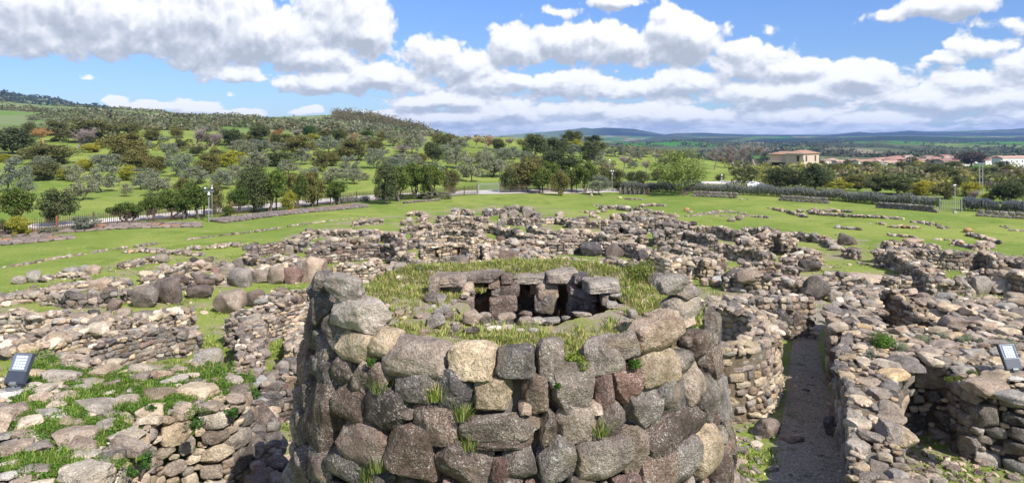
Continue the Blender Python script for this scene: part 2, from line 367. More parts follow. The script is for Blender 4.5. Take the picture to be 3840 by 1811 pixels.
# how much of each place is bare village ground / wild hillside / valley
VIL = [P(*tp('A', 0, 1214)), P(*tp('A', 0, 820)), P(*tp('A', 900, 560)), P(*tp('A', 2000, 300)), P(*tp('B', 700, 800)), P(*tp('B', 1500, 480)), P(*tp('C', 350, 330)), P(*tp('C', 1200, 200)),
       P(*tp('C', 2000, 240)), P(*tp('D', 300, 330)), P(*tp('D', 1300, 380)), P(*tp('E', 900, 60)), P(*tp('E', 2200, 160)), P(*tp('F', 1000, 200)), P(*tp('F', 2576, 330)), (45, 20, 0), (-30, 10, 0)]
def inpoly(x, y, poly):
    x = np.atleast_1d(np.asarray(x, float)); y = np.atleast_1d(np.asarray(y, float)); r = np.zeros(x.shape, bool)
    n = len(poly)
    for i in range(n):
        x1, y1 = poly[i][:2]; x2, y2 = poly[(i + 1) % n][:2]
        if y1 == y2: continue
        c = ((y1 > y) != (y2 > y)) & (x < (x2 - x1) * (y - y1) / (y2 - y1) + x1)
        r ^= c
    return r
fx, fy = gx.ravel(), gy.ravel(); DD = fy
vil = inpoly(fx, fy, VIL).astype(float)
hill = np.clip((DD - 330) / 80, 0, 1) * np.clip((2300 - (CX + FOC * fx / np.maximum(fy, 1))) / 400, 0, 1)
val = np.clip((DD - 420) / 120, 0, 1) * (1 - hill)
M_G, nt = new_mat('land'); nb = NB(nt); p = pos(nb)
zn = nb.node('ShaderNodeSeparateColor'); nt.links.new(nb.node('ShaderNodeAttribute', attribute_name='tone').outputs['Color'], zn.inputs[0])
ps = nb.node('ShaderNodeSeparateXYZ'); nt.links.new(p, ps.inputs[0])
n1 = nb.noise(p, .05, 5, .6); n2 = nb.noise(p, .45, 6, .68); n3 = nb.noise(p, 7, 4, .7); nmid = nb.noise(p, .16, 5, .65, 1.0)
grass = nb.mix(nb.step(n1, .35, .62), (.145, .205, .040), (.225, .262, .062))
grass = nb.mix(nb.m('MULTIPLY', nb.step(n2, .55, .72), .55), grass, (.31, .29, .13))
grass = nb.mix(nb.m('MULTIPLY', nb.step(nmid, .50, .66), .75), grass, (.115, .175, .028))
grass = nb.mix(1.0, grass, nb.ramp(n3, [(.25, .55), (.75, 1.42)]), 'MULTIPLY')
# dry straw streaks and bare soil
n5 = nb.noise(p, .22, 7, .72, .5); n6 = nb.noise(p, 1.6, 6, .7)
soil = nb.mix(n6, (.17, .135, .09), (.36, .30, .22))
bare = nb.m('MULTIPLY', nb.step(n5, .46, .60), zn.outputs[0])
bare = nb.m('MULTIPLY', bare, nb.step(n6, .30, .58))
bare = nb.m('MAXIMUM', bare, nb.m('MULTIPLY', nb.step(nb.noise(p, .075, 6, .7, .8), .60, .70), nb.m('MULTIPLY', nb.step(n6, .42, .6), .7)))
c = nb.mix(bare, grass, soil)
# wild flowers: small yellow and white specks
v = nb.node('ShaderNodeTexVoronoi', inp={'Scale': 3.2, 'Randomness': 1.0}); nt.links.new(p, v.inputs['Vector'])
spk = nb.m('LESS_THAN', v.outputs['Distance'], .17); fl = nb.m('MULTIPLY', spk, nb.step(nb.noise(p, .12, 4, .6), .48, .62))
wsel = nb.node('ShaderNodeSeparateColor'); nt.links.new(v.outputs['Color'], wsel.inputs[0])
c = nb.mix(nb.m('MULTIPLY', fl, .75), c, nb.mix(nb.m('GREATER_THAN', wsel.outputs[0], .7), (.55, .40, .02), (.6, .6, .52)))
# hillside: grey-green pasture, stony soil
nh = nb.noise(p, .02, 7, .65, .6); nh2 = nb.noise(p, .006, 4, .6)
hc = nb.mix(nb.step(nh, .4, .62), (.15, .19, .07), (.18, .21, .105)); hc = nb.mix(nb.step(nh2, .52, .56), hc, (.12, .20, .045))
hc = nb.mix(nb.m('MULTIPLY', nb.step(nb.noise(p, .09, 6, .7), .6, .7), .7), hc, (.30, .26, .19))
c = nb.mix(nb.step(zn.outputs[1], .1, .9), c, hc)
# valley: fields of different greens, hedges, dark woods, blue wooded table lands far off
fv = nb.node('ShaderNodeTexVoronoi', inp={'Scale': 1.0}); mp = nb.node('ShaderNodeMapping'); nt.links.new(nb.node('ShaderNodeVectorMath', operation='ADD', inp={0: p, 1: nb.node('ShaderNodeVectorMath', operation='SCALE', inp={0: nb.noise(p, .004, 3, col=True), 3: 160.0}).outputs[0]}).outputs[0], mp.inputs[0])
mp.inputs['Scale'].default_value = (.0050, .0026, .0); nt.links.new(mp.outputs[0], fv.inputs['Vector'])
fs = nb.node('ShaderNodeSeparateColor'); nt.links.new(fv.outputs['Color'], fs.inputs[0])
fc = nb.ramp(fs.outputs[0], [(0, (.045, .060, .025)), (.22, (.075, .15, .025)), (.42, (.12, .13, .06)), (.56, (.05, .17, .02)), (.7, (.09, .10, .05)), (.82, (.14, .20, .05)), (.92, (.22, .19, .12))], 'CONSTANT')
nv = nb.noise(p, .011, 6, .7)
fc = nb.mix(nb.m('MULTIPLY', nb.step(nv, .50, .62), .8), fc, (.040, .052, .026))
yy = ps.outputs[1]
wood = nb.m('MULTIPLY', nb.step(yy, 3300, 3550), nb.m('SUBTRACT', 1.0, nb.step(yy, 4350, 4500)))
wood = nb.m('MULTIPLY', wood, nb.step(nb.noise(p, .0012, 3), .33, .42))
fc = nb.mix(nb.m('MULTIPLY', wood, .92), fc, (.014, .026, .016))
fc = nb.mix(nb.m('MULTIPLY', nb.step(yy, 5900, 6400), nb.step(nb.noise(p, .0009, 6, .65), .36, .5)), fc, (.010, .019, .022))
c = nb.mix(zn.outputs[2], c, fc)
hgt = nb.m('ADD', n3, nb.m('MULTIPLY', n2, .6))
nb.bsdf(c, 1.0, nb.bump(hgt, .55, .12), .05)
zt = np.stack([vil, hill, val], 1)
land = raw_mesh('ground', np.stack([fx, fy, gz.ravel()], 1), q, zt, M_G, smooth=True); tag(land, kind='structure')

# the bluish air between here and the table lands
hb = Mesh(); hb.box(-13000, 13000, -300, 13000, -60, 190); M_HZ, nt = new_mat('air')
vn = nt.nodes.new('ShaderNodeVolumePrincipled'); vn.inputs['Color'].default_value = (.34, .55, 1, 1); vn.inputs['Density'].default_value = .00007; vn.inputs['Anisotropy'].default_value = 0.1
mo = nt.nodes.new('ShaderNodeOutputMaterial'); nt.links.new(vn.outputs[0], mo.inputs['Volume'])
hzo = hb.build('haze', M_HZ, col=False); tag(hzo, 'thin bluish air fading the far table lands', kind='stuff')
# ------------------------------------------------------------------ stones
def cube_sphere(n):
    vs = {}; V = []; Q = []
    def vid(p):
        k = tuple(int(round(c * n)) for c in p)
        if k not in vs: vs[k] = len(V); V.append([c / n * 2 - 1 if False else c for c in p])
        return vs[k]
    for ax in range(3):
        for sgn in (0, 1):
            for i in range(n):
                for j in range(n):
                    cs = []
                    for a, b in ((i, j), (i + 1, j), (i + 1, j + 1), (i, j + 1)):
                        p = [0, 0, 0]; p[ax] = float(sgn); p[(ax + 1) % 3] = a / n; p[(ax + 2) % 3] = b / n
                        cs.append(vid(p))
                    Q.append(cs if sgn else cs[::-1])
    V = np.array(V) * 2 - 1
    return V, np.array(Q)
def wob(v, rs, f, octs=3, g=.5):
    d = np.zeros(len(v)); a = 1.0
    for o in range(octs):
        for _ in range(4):
            k = rs.normal(size=3); k = k / np.linalg.norm(k) * f * (1.9 ** o) * rs.uniform(.7, 1.3); ph = rs.uniform(0, 6.28)
            d += a * np.sin(v @ k + ph) / 2
        a *= g
    return d
LODS = {3: 3, 5: 5, 9: 9, 22: 22}
ROCK = {}
def make_rocks(seed, n, count, blocky):
    out = []
    cs, Q = cube_sphere(n)
    e = np.tan(cs * (PI / 4))
    nn = e / np.linalg.norm(e, axis=1, keepdims=True)
    for k in range(count):
        rs = np.random.RandomState(seed + k)
        p = blocky * rs.uniform(.8, 1.3)
        v = nn * ((np.abs(nn) ** p).sum(1) ** (-1 / p))[:, None]
        for _ in range(rs.randint(10, 17) if blocky < 6 else 5):
            d = rs.normal(size=3); d /= np.linalg.norm(d)
            s = (v @ d).max() * rs.uniform(.66, .92)
            t = v @ d - s
            v = v - np.outer(np.maximum(t, 0) * rs.uniform(.9, 1.0), d)
        nr = v / np.maximum(np.linalg.norm(v, axis=1, keepdims=True), .01)
        v = v + nr * (wob(v, rs, 2.6, 2) * .035)[:, None]
        if n >= 9: v = v + nr * (wob(v, rs, 7, 2 if n < 20 else 4, .68) * .024)[:, None]
        v -= (v.max(0) + v.min(0)) / 2; v /= (v.max(0) - v.min(0))
        out.append(v)
    return out, Q
for n, cnt in ((3, 24), (5, 24), (9, 20), (22, 14)):
    ROCK[n] = make_rocks(100 * n, n, cnt, 4.2)
PAL = {'g': (.19, .16, .137), 'd': (.098, .081, .071), 'b': (.165, .121, .097), 't': (.47, .37, .25), 'l': (.56, .47, .355), 'r': (.215, .135, .112), 'p': (.34, .295, .245),
       'k': (.375, .29, .22), 'o': (.44, .25, .10), 'y': (.45, .33, .19), 'w': (.58, .54, .47), 'm': (.28, .225, .18), 'c': (.075, .066, .064)}
MIX = {  # shares of stone kinds in a masonry
    'mixed': 'gggmmmmbbkkkkttpplpd', 'dark': 'ggggddbbbmmpprk', 'tan': 'ttttkkkkmmggplyltb', 'tower': 'ggggbbbbdmmp', 'rubble': 'ttkkkkmmmgpplltgm', 'meadow': 'gggppkkkmmtb',
    'grey': 'gggppmmdd', 'orange': 'ggpkkmokt', 'pale': 'llllkkkkpptttm'}
class Stones:
    sharp = 34
    def __init__(s): s.L = []; s.core = Mesh()
    def add(s, c, dims, M=None, tone_='g', lod=None, var=None, jit=.18):
        """c centre, dims (u, v, n), M 3x3 with columns u, v, n"""
        if lod is None:
            D = math.sqrt(c[0] ** 2 + c[1] ** 2 + (c[2] - CAMH) ** 2); px = max(dims) * 735 / max(D, 5)
            lod = 3 if px < 4.5 else 5 if px < 12 else 9 if px < 30 else 22
        b = PAL[tone_] if isinstance(tone_, str) else tone_
        f = math.exp(random.gauss(0, jit)); h = random.gauss(0, .035)
        s.L.append((lod, random.randrange(len(ROCK[lod][0])) if var is None else var % len(ROCK[lod][0]), c, dims, M if M is not None else np.eye(3), (b[0] * f * (1 + h), b[1] * f, b[2] * f * (1 - h))))
    def build(s, name, mat, parent=None, loc=(0, 0, 0)):
        V = []; Q = []; T = []; n = 0
        for lod, var, c, d, M, t in s.L:
            bv, bq = ROCK[lod][0][var], ROCK[lod][1]
            fl = np.array(d) * 1.0
            v = (bv * fl) @ np.asarray(M).T + np.array(c)
            V.append(v); Q.append(bq + n); T.append(np.tile(np.array(t), (len(v), 1))); n += len(v)
        o = raw_mesh(name, np.concatenate(V), np.concatenate(Q), np.concatenate(T), mat, parent, loc)
        o.data.set_sharp_from_angle(angle=math.radians(s.sharp))
        return o
def frame(t, up=(0, 0, 1), roll=0.0, tilt=0.0, yaw=0.0):
    """columns: along, up, outward"""
    t = np.array([t[0], t[1], 0.0]); t /= max(np.linalg.norm(t), 1e-6)
    if yaw: c, s = math.cos(yaw), math.sin(yaw); t = np.array([t[0] * c - t[1] * s, t[0] * s + t[1] * c, 0])
    u = np.array([0, 0, 1.0]); n = np.cross(t, u)
    if roll: c, s = math.cos(roll), math.sin(roll); t, u = t * c + u * s, -t * s + u * c
    if tilt: c, s = math.cos(tilt), math.sin(tilt); u, n = u * c + n * s, -u * s + n * c
    return np.stack([t, u, n], 1)
def rot_rand(amt=1.0):
    a = np.array([random.gauss(0, .25 * amt), random.gauss(0, .25 * amt), random.uniform(0, 2 * PI)])
    cx, sx = math.cos(a[0]), math.sin(a[0]); cy, sy = math.cos(a[1]), math.sin(a[1]); cz, sz = math.cos(a[2]), math.sin(a[2])
    return np.array([[cz, -sz, 0], [sz, cz, 0], [0, 0, 1]]) @ np.array([[cy, 0, sy], [0, 1, 0], [-sy, 0, cy]]) @ np.array([[1, 0, 0], [0, cx, -sx], [0, sx, cx]])

def resample(pts, step):
    pts = [np.array(p[:2], float) for p in pts]
    # smooth the corners a little (Chaikin), then cut at even steps
    for _ in range(1):
        if len(pts) > 2:
            q = [pts[0]]
            for a, b in zip(pts[:-1], pts[1:]): q += [a * .75 + b * .25, a * .25 + b * .75]
            q.append(pts[-1]); pts = q
    seg = [np.linalg.norm(b - a) for a, b in zip(pts[:-1], pts[1:])]; L = sum(seg); n = max(2, int(round(L / step)) + 1)
    ss = np.linspace(0, L, n); cum = np.concatenate([[0], np.cumsum(seg)]); P_ = np.array(pts)
    xy = np.stack([np.interp(ss, cum, P_[:, 0]), np.interp(ss, cum, P_[:, 1])], 1)
    tg = np.gradient(xy, axis=0); tg /= np.maximum(np.linalg.norm(tg, axis=1, keepdims=True), 1e-6)
    return xy, tg, ss, L
def nz(x, s=1.0): return math.sin(x * 1.7 * s + s) * .5 + math.sin(x * 4.1 * s + 2.3) * .3 + math.sin(x * 9.7 * s) * .2
def near_px(c, size): return size * 735 / max(math.hypot(c[0], c[1]), 5)

def masonry(pts, z0, z1, t, s, mix='mixed', ragged=.25, flat=.62, faces=(1, -1), ends=True, top=True, st=None, holes=None, big=0.0):
    """dry-stone wall along pts (XY): courses of stones on both faces, rubble on top, earth in the middle"""
    st = st or Stones(); M = MIX[mix]
    xy, tg, ss, L = resample(pts, .35)
    nrm = np.stack([tg[:, 1], -tg[:, 0]], 1)
    ph = random.uniform(0, 50)
    def at(a): 
        return (np.array([np.interp(a, ss, xy[:, 0]), np.interp(a, ss, xy[:, 1])]), np.array([np.interp(a, ss, tg[:, 0]), np.interp(a, ss, tg[:, 1])]))
    def ztop(a):
        e = min(a, L - a) / max(s * 2.5, .01)
        return z1 + (z1 - z0) * ragged * (nz(a * .5 + ph) - .15) - (z1 - z0) * ragged * max(0, 1 - e) * .8
    for f in faces:
        z = z0 - .1; k = 0
        while z < z1 + (z1 - z0) * ragged + s:
            ch = s * flat * random.uniform(.75, 1.3); a = -random.uniform(0, s)
            while a < L:
                w = s * random.choice((.45, .6, .8, 1, 1.1, 1.4, 1.8, 2.2)) * random.uniform(.85, 1.15)
                am = min(max(a + w / 2, 0), L); zz = z + ch / 2
                if zz < ztop(am) + s * .1 and not (holes and any(h0 < am < h1 and hz0 < zz < hz1 and f == hf for h0, h1, hz0, hz1, hf in holes)):
                    p, d = at(am); nn = np.array([d[1], -d[0]]) * f
                    dep = s * random.uniform(.7, 1.0)
                    off = t / 2 - dep * .42 + random.gauss(0, s * .06) - (zz - z0) * .05
                    c = (p[0] + nn[0] * off, p[1] + nn[1] * off, zz + random.gauss(0, s * .04))
                    st.add(c, (w * 1.06, ch * random.uniform(.95, 1.25), dep), frame(d * f, roll=random.gauss(0, .1), tilt=random.gauss(0, .08), yaw=random.gauss(0, .1)), random.choice(M))
                a += w * .98
            z += ch * .97; k += 1
    if ends:
        for a, sg in ((0, -1), (L, 1)):
            p, d = at(a); z = z0 - .1
            while z < ztop(a) + .05:
                ch = s * flat * random.uniform(.8, 1.3); b = -t / 2
                while b < t / 2:
                    w = s * random.uniform(.7, 1.4); nn = np.array([d[1], -d[0]]); bb = min(b + w / 2, t / 2)
                    c = (p[0] + nn[0] * bb + d[0] * sg * -.3 * s, p[1] + nn[1] * bb + d[1] * sg * -.3 * s, z + ch / 2)
                    st.add(c, (w, ch * 1.1, s * .9), frame(nn * -sg, roll=random.gauss(0, .08)), random.choice(M)); b += w
                z += ch
    if top:
        step = s * .82; n = int(L / step) + 1; m = max(1, int(round(t / step)))
        for i in range(n):
            for j in range(m):
                if random.random() < .06: continue
                a = (i + random.uniform(-.3, .3)) * step; b = (-.5 + (j + .5 + random.uniform(-.3, .3)) / m) * t
                p, d = at(min(max(a, 0), L)); nn = np.array([d[1], -d[0]])
                w = s * random.choice((.4, .6, .8, 1.0, 1.3, 1.7)) * random.uniform(.85, 1.2)
                if big and random.random() < big: w *= random.uniform(1.3, 1.8)
                h = w * random.uniform(.3, .62)
                c = (p[0] + nn[0] * b, p[1] + nn[1] * b, ztop(a) + random.uniform(-.12, .16) * s)
                st.add(c, (w, w * random.uniform(.6, 1), h), rot_rand(.9), random.choice(M))
    # earth core
    V = []; 
    ci = t / 2 - s * .38
    for i in range(len(ss)):
        for sg in (-1, 1):
            for zc in (z0 - .3, max(ztop(ss[i]) - s * .22, z0 + .02)):
                V.append((xy[i, 0] + nrm[i, 0] * ci * sg, xy[i, 1] + nrm[i, 1] * ci * sg, zc))
    F = []
    for i in range(len(ss) - 1):
        b = i * 4; c_ = b + 4
        F += [(b, b + 1, c_ + 1, c_), (b + 2, c_ + 2, c_ + 3, b + 3), (b + 1, b + 3, c_ + 3, c_ + 1)]
    e = (len(ss) - 1) * 4
    F += [(0, 2, 3, 1), (e, e + 1, e + 3, e + 2)]
    st.core.add(V, F)
    return st
def dart_line(L, h0, h1, sizes, tries, ratio=(.55, 1.0)):
    """packs ellipses in a strip (0..L) x (h0..h1), biggest first"""
    out = []; cell = {}
    for smax, n in zip(sizes, tries):
        for _ in range(n):
            w = smax * random.uniform(.75, 1.15); h = w * random.uniform(*ratio); x = random.uniform(0, L); y = random.uniform(h0, h1)
            ok = True; R = 2.0
            for (x2, y2, w2, h2) in out:
                dx = abs(x - x2) / ((w + w2) / 2); dy = abs(y - y2) / ((h + h2) / 2)
                if dx < .93 and dy < .93 and dx ** 3.0 + dy ** 3.0 < .80: ok = False; break
            if ok: out.append((x, y, w, h))
    return out
def dart_poly(poly, sizes, tries, ratio=(.5, 1.0), fixed=()):
    xs = [p[0] for p in poly]; ys = [p[1] for p in poly]; out = list(fixed); n0 = len(out)
    for smax, n in zip(sizes, tries):
        X = RS.uniform(min(xs), max(xs), n); Y = RS.uniform(min(ys), max(ys), n); I = inpoly(X, Y, poly)
        for x, y, i in zip(X, Y, I):
            if not i: continue
            r = smax * random.uniform(.7, 1.15) / 2
            if out:
                o = np.array(out); d2 = (o[:, 0] - x) ** 2 + (o[:, 1] - y) ** 2
                if (d2 < ((o[:, 2] + r) * .86) ** 2).any(): continue
            out.append((x, y, r))
    return out[n0:]
# ------------------------------------------------------------------ naming the many repeats
REG = []
def reg(o, look, cat, px, py, group=None): REG.append((o, look, cat, px, py, group)); return o
ZONES = [  # x0, x1, y0, y1, phrase
    (1150, 2700, 960, 1330, 'on the round tower top'),
    (0, 700, 1330, 1811, 'on the near masonry by the floodlight'), (700, 1000, 1330, 1811, 'by the dark gap beside the tower'),
    (0, 560, 1150, 1330, 'between the near wall remains'), (560, 1180, 1150, 1330, 'beside the grassy lane by the tower'),
    (0, 560, 1000, 1150, 'in the rubble at the village edge'), (560, 1180, 1030, 1150, 'along the grassy lane before the tower'), (560, 1180, 900, 1030, 'in the stony rows by the lawn'),
    (0, 1180, 850, 1000, 'on the lawn by the stone kerb'),
    (1180, 1700, 740, 1000, 'among the far hut ruins by the gate'), (1700, 2200, 740, 1100, 'among the hut ruins behind the tower'),
    (2200, 2700, 740, 1330, 'among the ruins beyond the tower'),
    (2700, 3150, 960, 1811, 'beside the gravel path'), (3150, 3840, 960, 1220, 'behind the floodlit masonry'), (3150, 3840, 1220, 1811, 'in the masonry below the floodlight'),
    (2200, 2900, 700, 960, 'on the lawn below the grey block walls'), (2900, 3400, 700, 960, 'on the lawn before the rosemary hedge'), (3400, 3840, 700, 960, 'on the lawn near the thin lamp post')]
ORD = ['leftmost', 'second from left', 'third from left', 'fourth from left', 'fifth from left', 'sixth from left', 'seventh from left', 'eighth from left', 'ninth from left', 'tenth from left']
def finish_labels():
    for o in COL.objects:
        if o.get('category') and not o.get('kind'): o['kind'] = 'thing'
    buckets = {}
    for o, look, cat, px, py, grp in REG:
        z = next((q[4] for q in ZONES if q[0] <= px < q[1] and q[2] <= py < q[3]), 'on the grass') if isinstance(py, (int, float)) and cat != 'tree' else py
        if z == 'on the round tower top' and cat in ('boulder', 'wall'): z = 'just behind the tower top'
        buckets.setdefault((look, z), []).append((px, o, cat, grp))
    for (look, z), L in buckets.items():
        L.sort(key=lambda a: a[0]); n = len(L)
        for i, (px, o, cat, grp) in enumerate(L):
            if n == 1: lab = f'{look} {z}'
            elif i < 6 or i < n / 2: lab = f'{look} {z}, {ORD[i] if i < 10 else str(i + 1) + "th from left"}'
            else:
                j = n - 1 - i
                lab = f'{look} {z}, {"rightmost" if j == 0 else ORD[j].replace("left", "right") if j < 10 else str(j + 1) + "th from right"}'
            lab = lab.replace('from left', 'from left') if len(lab.split()) <= 16 else lab.replace(' of the ', ' ').replace(' with ', ', ').replace(' the ', ' ')
            if len(lab.split()) > 16: print('LONG', lab)
            tag(o, lab, cat, kind='thing'); tag(o, lab, cat, grp or (cat + 's like this one' if n > 1 else None))

# ------------------------------------------------------------------ the round tower in front
TC = (0.0, 17.2); TZ = 8.15
def tr(z): return 4.6 + (TZ - z) * .125
def cone_hit(px, py, extra=0.0):
    dx = (px - CX) / FOC; dz = -(py - HZ) / FOC; best_ = None
    for t in np.linspace(8, 22, 1400):
        x, y, z = dx * t, t, CAMH + dz * t
        e = math.hypot(x - TC[0], y - TC[1]) - (tr(z) + extra)
        if e <= 0: return (x, y, z)
        if best_ is None or e < best_[0]: best_ = (e, x, y, z)
    return best_[1:]
tower = empty('round_stone_tower', (TC[0], TC[1], 0))
tag(tower, 'great round tower of dark boulders with a grassy top and open chamber', 'tower')
RIMW = [('T6', 330, 285, 205, 120, 'p'), ('T6', 402, 418, 225, 165, 'p'), ('T6', 425, 565, 170, 145, 't'), ('T6', 540, 548, 115, 125, 't'), ('T6', 690, 625, 295, 175, 'm'), ('T6', 970, 632, 235, 165, 't'),
        ('T7', 172, 650, 190, 160, 'g'), ('T7', 345, 625, 128, 190, 'm'), ('T7', 602, 610, 175, 165, 'g'), ('T7', 692, 556, 175, 120, 'm'), ('T7', 872, 508, 205, 150, 'k'),
        ('T7', 945, 425, 175, 90, 'k'), ('T7', 1000, 380, 170, 120, 'p'), ('T7', 950, 262, 150, 90, 'p'), ('T7', 1000, 305, 110, 60, 'm')]
FACE = [('T7', 860, 690, 190, 185, 't'), ('T7', 705, 750, 150, 165, 'r'), ('T7', 598, 770, 80, 185, 'r'), ('T7', 445, 790, 205, 255, 'm'), ('T6', 1068, 805, 185, 165, 't'), ('T7', 272, 795, 135, 175, 'b'),
        ('T7', 360, 735, 62, 62, 'g'), ('T7', 475, 938, 200, 172, 'm'), ('T7', 325, 960, 82, 150, 'b'), ('T6', 1103, 955, 380, 118, 'g'), ('T6', 1115, 1032, 300, 60, 'b'), ('T7', 635, 920, 135, 185, 'b'),
        ('T7', 790, 865, 165, 172, 'g'), ('T7', 915, 800, 155, 180, 'g'), ('T7', 1032, 745, 110, 185, 'k'), ('T7', 985, 640, 120, 100, 'g'), ('T7', 760, 1060, 155, 210, 'm'), ('T7', 608, 1108, 265, 190, 'g'),
        ('T7', 372, 1110, 180, 195, 'g'), ('T7', 190, 1118, 165, 135, 'g'), ('T7', 950, 960, 275, 175, 'b'), ('T7', 1085, 830, 165, 205, 'g'), ('T7', 1100, 1035, 175, 245, 't'), ('T7', 990, 1110, 130, 190, 'g'),
        ('T7', 860, 1165, 160, 170, 'b'), ('T7', 1170, 1160, 100, 200, 'b'), ('T7', 1120, 650, 85, 155, 'b'), ('T7', 1060, 560, 95, 115, 'b'), ('T7', 720, 1215, 130, 70, 'r'), ('T7', 120, 1215, 160, 60, 'b'),
        ('T6', 450, 710, 92, 140, 'b'), ('T6', 360, 665, 112, 145, 'b'), ('T6', 305, 500, 125, 155, 'g'), ('T6', 255, 590, 112, 120, 'g'), ('T6', 232, 400, 85, 125, 'g'), ('T6', 232, 665, 75, 105, 'g'),
        ('T6', 282, 722, 112, 165, 'g'), ('T6', 530, 710, 95, 125, 'b'), ('T6', 380, 842, 155, 195, 'b'), ('T6', 700, 772, 215, 165, 'g'), ('T6', 890, 792, 172, 200, 'd'), ('T6', 560, 882, 190, 200, 'd'),
        ('T6', 788, 940, 225, 200, 'b'), ('T6', 262, 905, 175, 330, 'b'), ('T6', 460, 1032, 232, 185, 'b'), ('T6', 680, 1082, 235, 255, 'b'), ('T6', 932, 1122, 275, 185, 'b'), ('T6', 232, 1110, 155, 175, 'b'),
        ('T6', 365, 1140, 190, 155, 'g'), ('T6', 155, 950, 92, 165, 'b'), ('T6', 190, 800, 82, 125, 'b'), ('T6', 150, 1130, 92, 170, 'b'), ('T6', 525, 1102, 72, 82, 'g'), ('T6', 240, 260, 70, 90, 'g'),
        ('T6', 1110, 1165, 90, 120, 'r'), ('T6', 505, 1200, 120, 70, 'g'), ('T6', 210, 320, 60, 90, 'g'), ('T6', 660, 890, 50, 60, 'b'), ('T7', 550, 860, 60, 50, 'k'), ('T7', 215, 870, 60, 60, 'k')]
def tower_block(st, T, x, y, w, h, tn, lift=0.0, depth=.75):
    px, py = tp(T, x, y); s = TILES[T][2]; c = cone_hit(px, py)
    dist = c[1]; n = np.array([c[0] - TC[0], c[1] - TC[1], 0.0]); n /= np.linalg.norm(n)
    view = np.array([c[0], c[1], 0]); view /= np.linalg.norm(view); ca = max(.62, abs(float(n @ view)))
    wm = w / s / FOC * dist / ca * 1.07; hm = h / s / FOC * dist * (1.06 if lift < 0 else 1.12)
    dm = min(max(.55, depth * min(wm, hm) * 1.1), .95)
    cc = np.array(c) - n * dm * .30; cc[2] += lift
    tdir = (n[1] * -1, n[0]); fr = frame((-n[1], n[0]))       # along, up, outward
    if float(fr[:, 2] @ n) < 0: fr = frame((n[1], -n[0]))
    th = math.atan2(cc[0] - TC[0], -(cc[1] - TC[1]))
    st.add(tuple(cc), (wm, hm, dm), fr, tn, lod=22)
    return th * 4.8, c[2], wm, hm
taken = []
for r in RIMW:
    st = Stones(); taken.append(tower_block(st, *r, lift=-.04, depth=.95))
    c = st.L[0][2]; st.build('rim_boulder', MS_NEAR, tower, (c[0] - TC[0], c[1] - TC[1], c[2])).location = (c[0] - TC[0], c[1] - TC[1], c[2])
    o = tower.children[-1] if tower.children else None
# rim boulders are parented at the tower's base: correct their stored positions
for o in list(COL.objects):
    if o.name.startswith('rim_boulder'):
        me = o.data; n = len(me.vertices); a = np.zeros(n * 3, np.float32); me.vertices.foreach_get('co', a)
        a = a.reshape(-1, 3) - np.array([TC[0], TC[1], 0]); me.vertices.foreach_set('co', a.ravel())
fm = Stones()
for r in FACE: taken.append(tower_block(fm, *r))
# the rest of the facing and the chinking stones between the big blocks
out = list(taken)
def dart_cyl(sizes, tries, z0, z1, half):
    for smax, n in zip(sizes, tries):
        for _ in range(n):
            w = smax * random.uniform(.8, 1.2); h = w * random.uniform(.65, 1.0); x = random.uniform(-half, half); y = random.uniform(z0, z1)
            ok = True
            for (x2, y2, w2, h2) in out:
                dx = abs(x - x2) / ((w + w2) / 2)
                if dx > .9: continue
                dy = abs(y - y2) / ((h + h2) / 2)
                if dy < .9 and dx ** 2.6 + dy ** 2.6 < .78: ok = False; break
            if ok:
                out.append((x, y, w, h)); th = x / 4.8
                r = tr(y) ; n_ = np.array([math.sin(th), -math.cos(th), 0]); dm = max(.25, w * .7)
                c = np.array([TC[0], TC[1], y]) + n_ * (r - dm * .35 - (.10 if w < .3 else 0)); c[2] = y
                fr = frame((math.cos(th), math.sin(th))); 
                if float(fr[:, 2] @ n_) < 0: fr = frame((-math.cos(th), -math.sin(th)))
                fr = fr @ np.array([[math.cos(a_), -math.sin(a_), 0], [math.sin(a_), math.cos(a_), 0], [0, 0, 1]]) if (a_ := random.gauss(0, .12)) else fr
                fm.add(tuple(c), (w * 1.12, h * 1.12, dm), fr, random.choice(MIX['tower'] if w > .3 else 'bmkdr'), lod=(22 if (w > .5 and abs(th) < 1.7 and y > 3) else 9 if abs(th) < 1.8 else 5))
dart_cyl((.95, .7, .5), (500, 700, 900), 2.2, 8.1, PI * 4.8)
dart_cyl((.30, .2), (1100, 2600), 3.6, 8.05, 1.75 * 4.8)
o = fm.build('facing_masonry', MS_NEAR, tower, (TC[0], TC[1], 0)); o.location = (0, 0, 0)
# earth behind the facing
cm = Mesh(); NS = 96; vs = []; fs = []
for zi, z in enumerate((-.5, 4, TZ - .12)):
    for k in range(NS):
        a = 2 * PI * k / NS; r = tr(z) - .36; vs.append((r * math.cos(a), r * math.sin(a), z))
for zi in range(2):
    for k in range(NS): k2 = (k + 1) % NS; fs.append((zi * NS + k, zi * NS + k2, (zi + 1) * NS + k2, (zi + 1) * NS + k))
cm.add(vs, fs); cm.build('earth_core', M_CORE, tower)
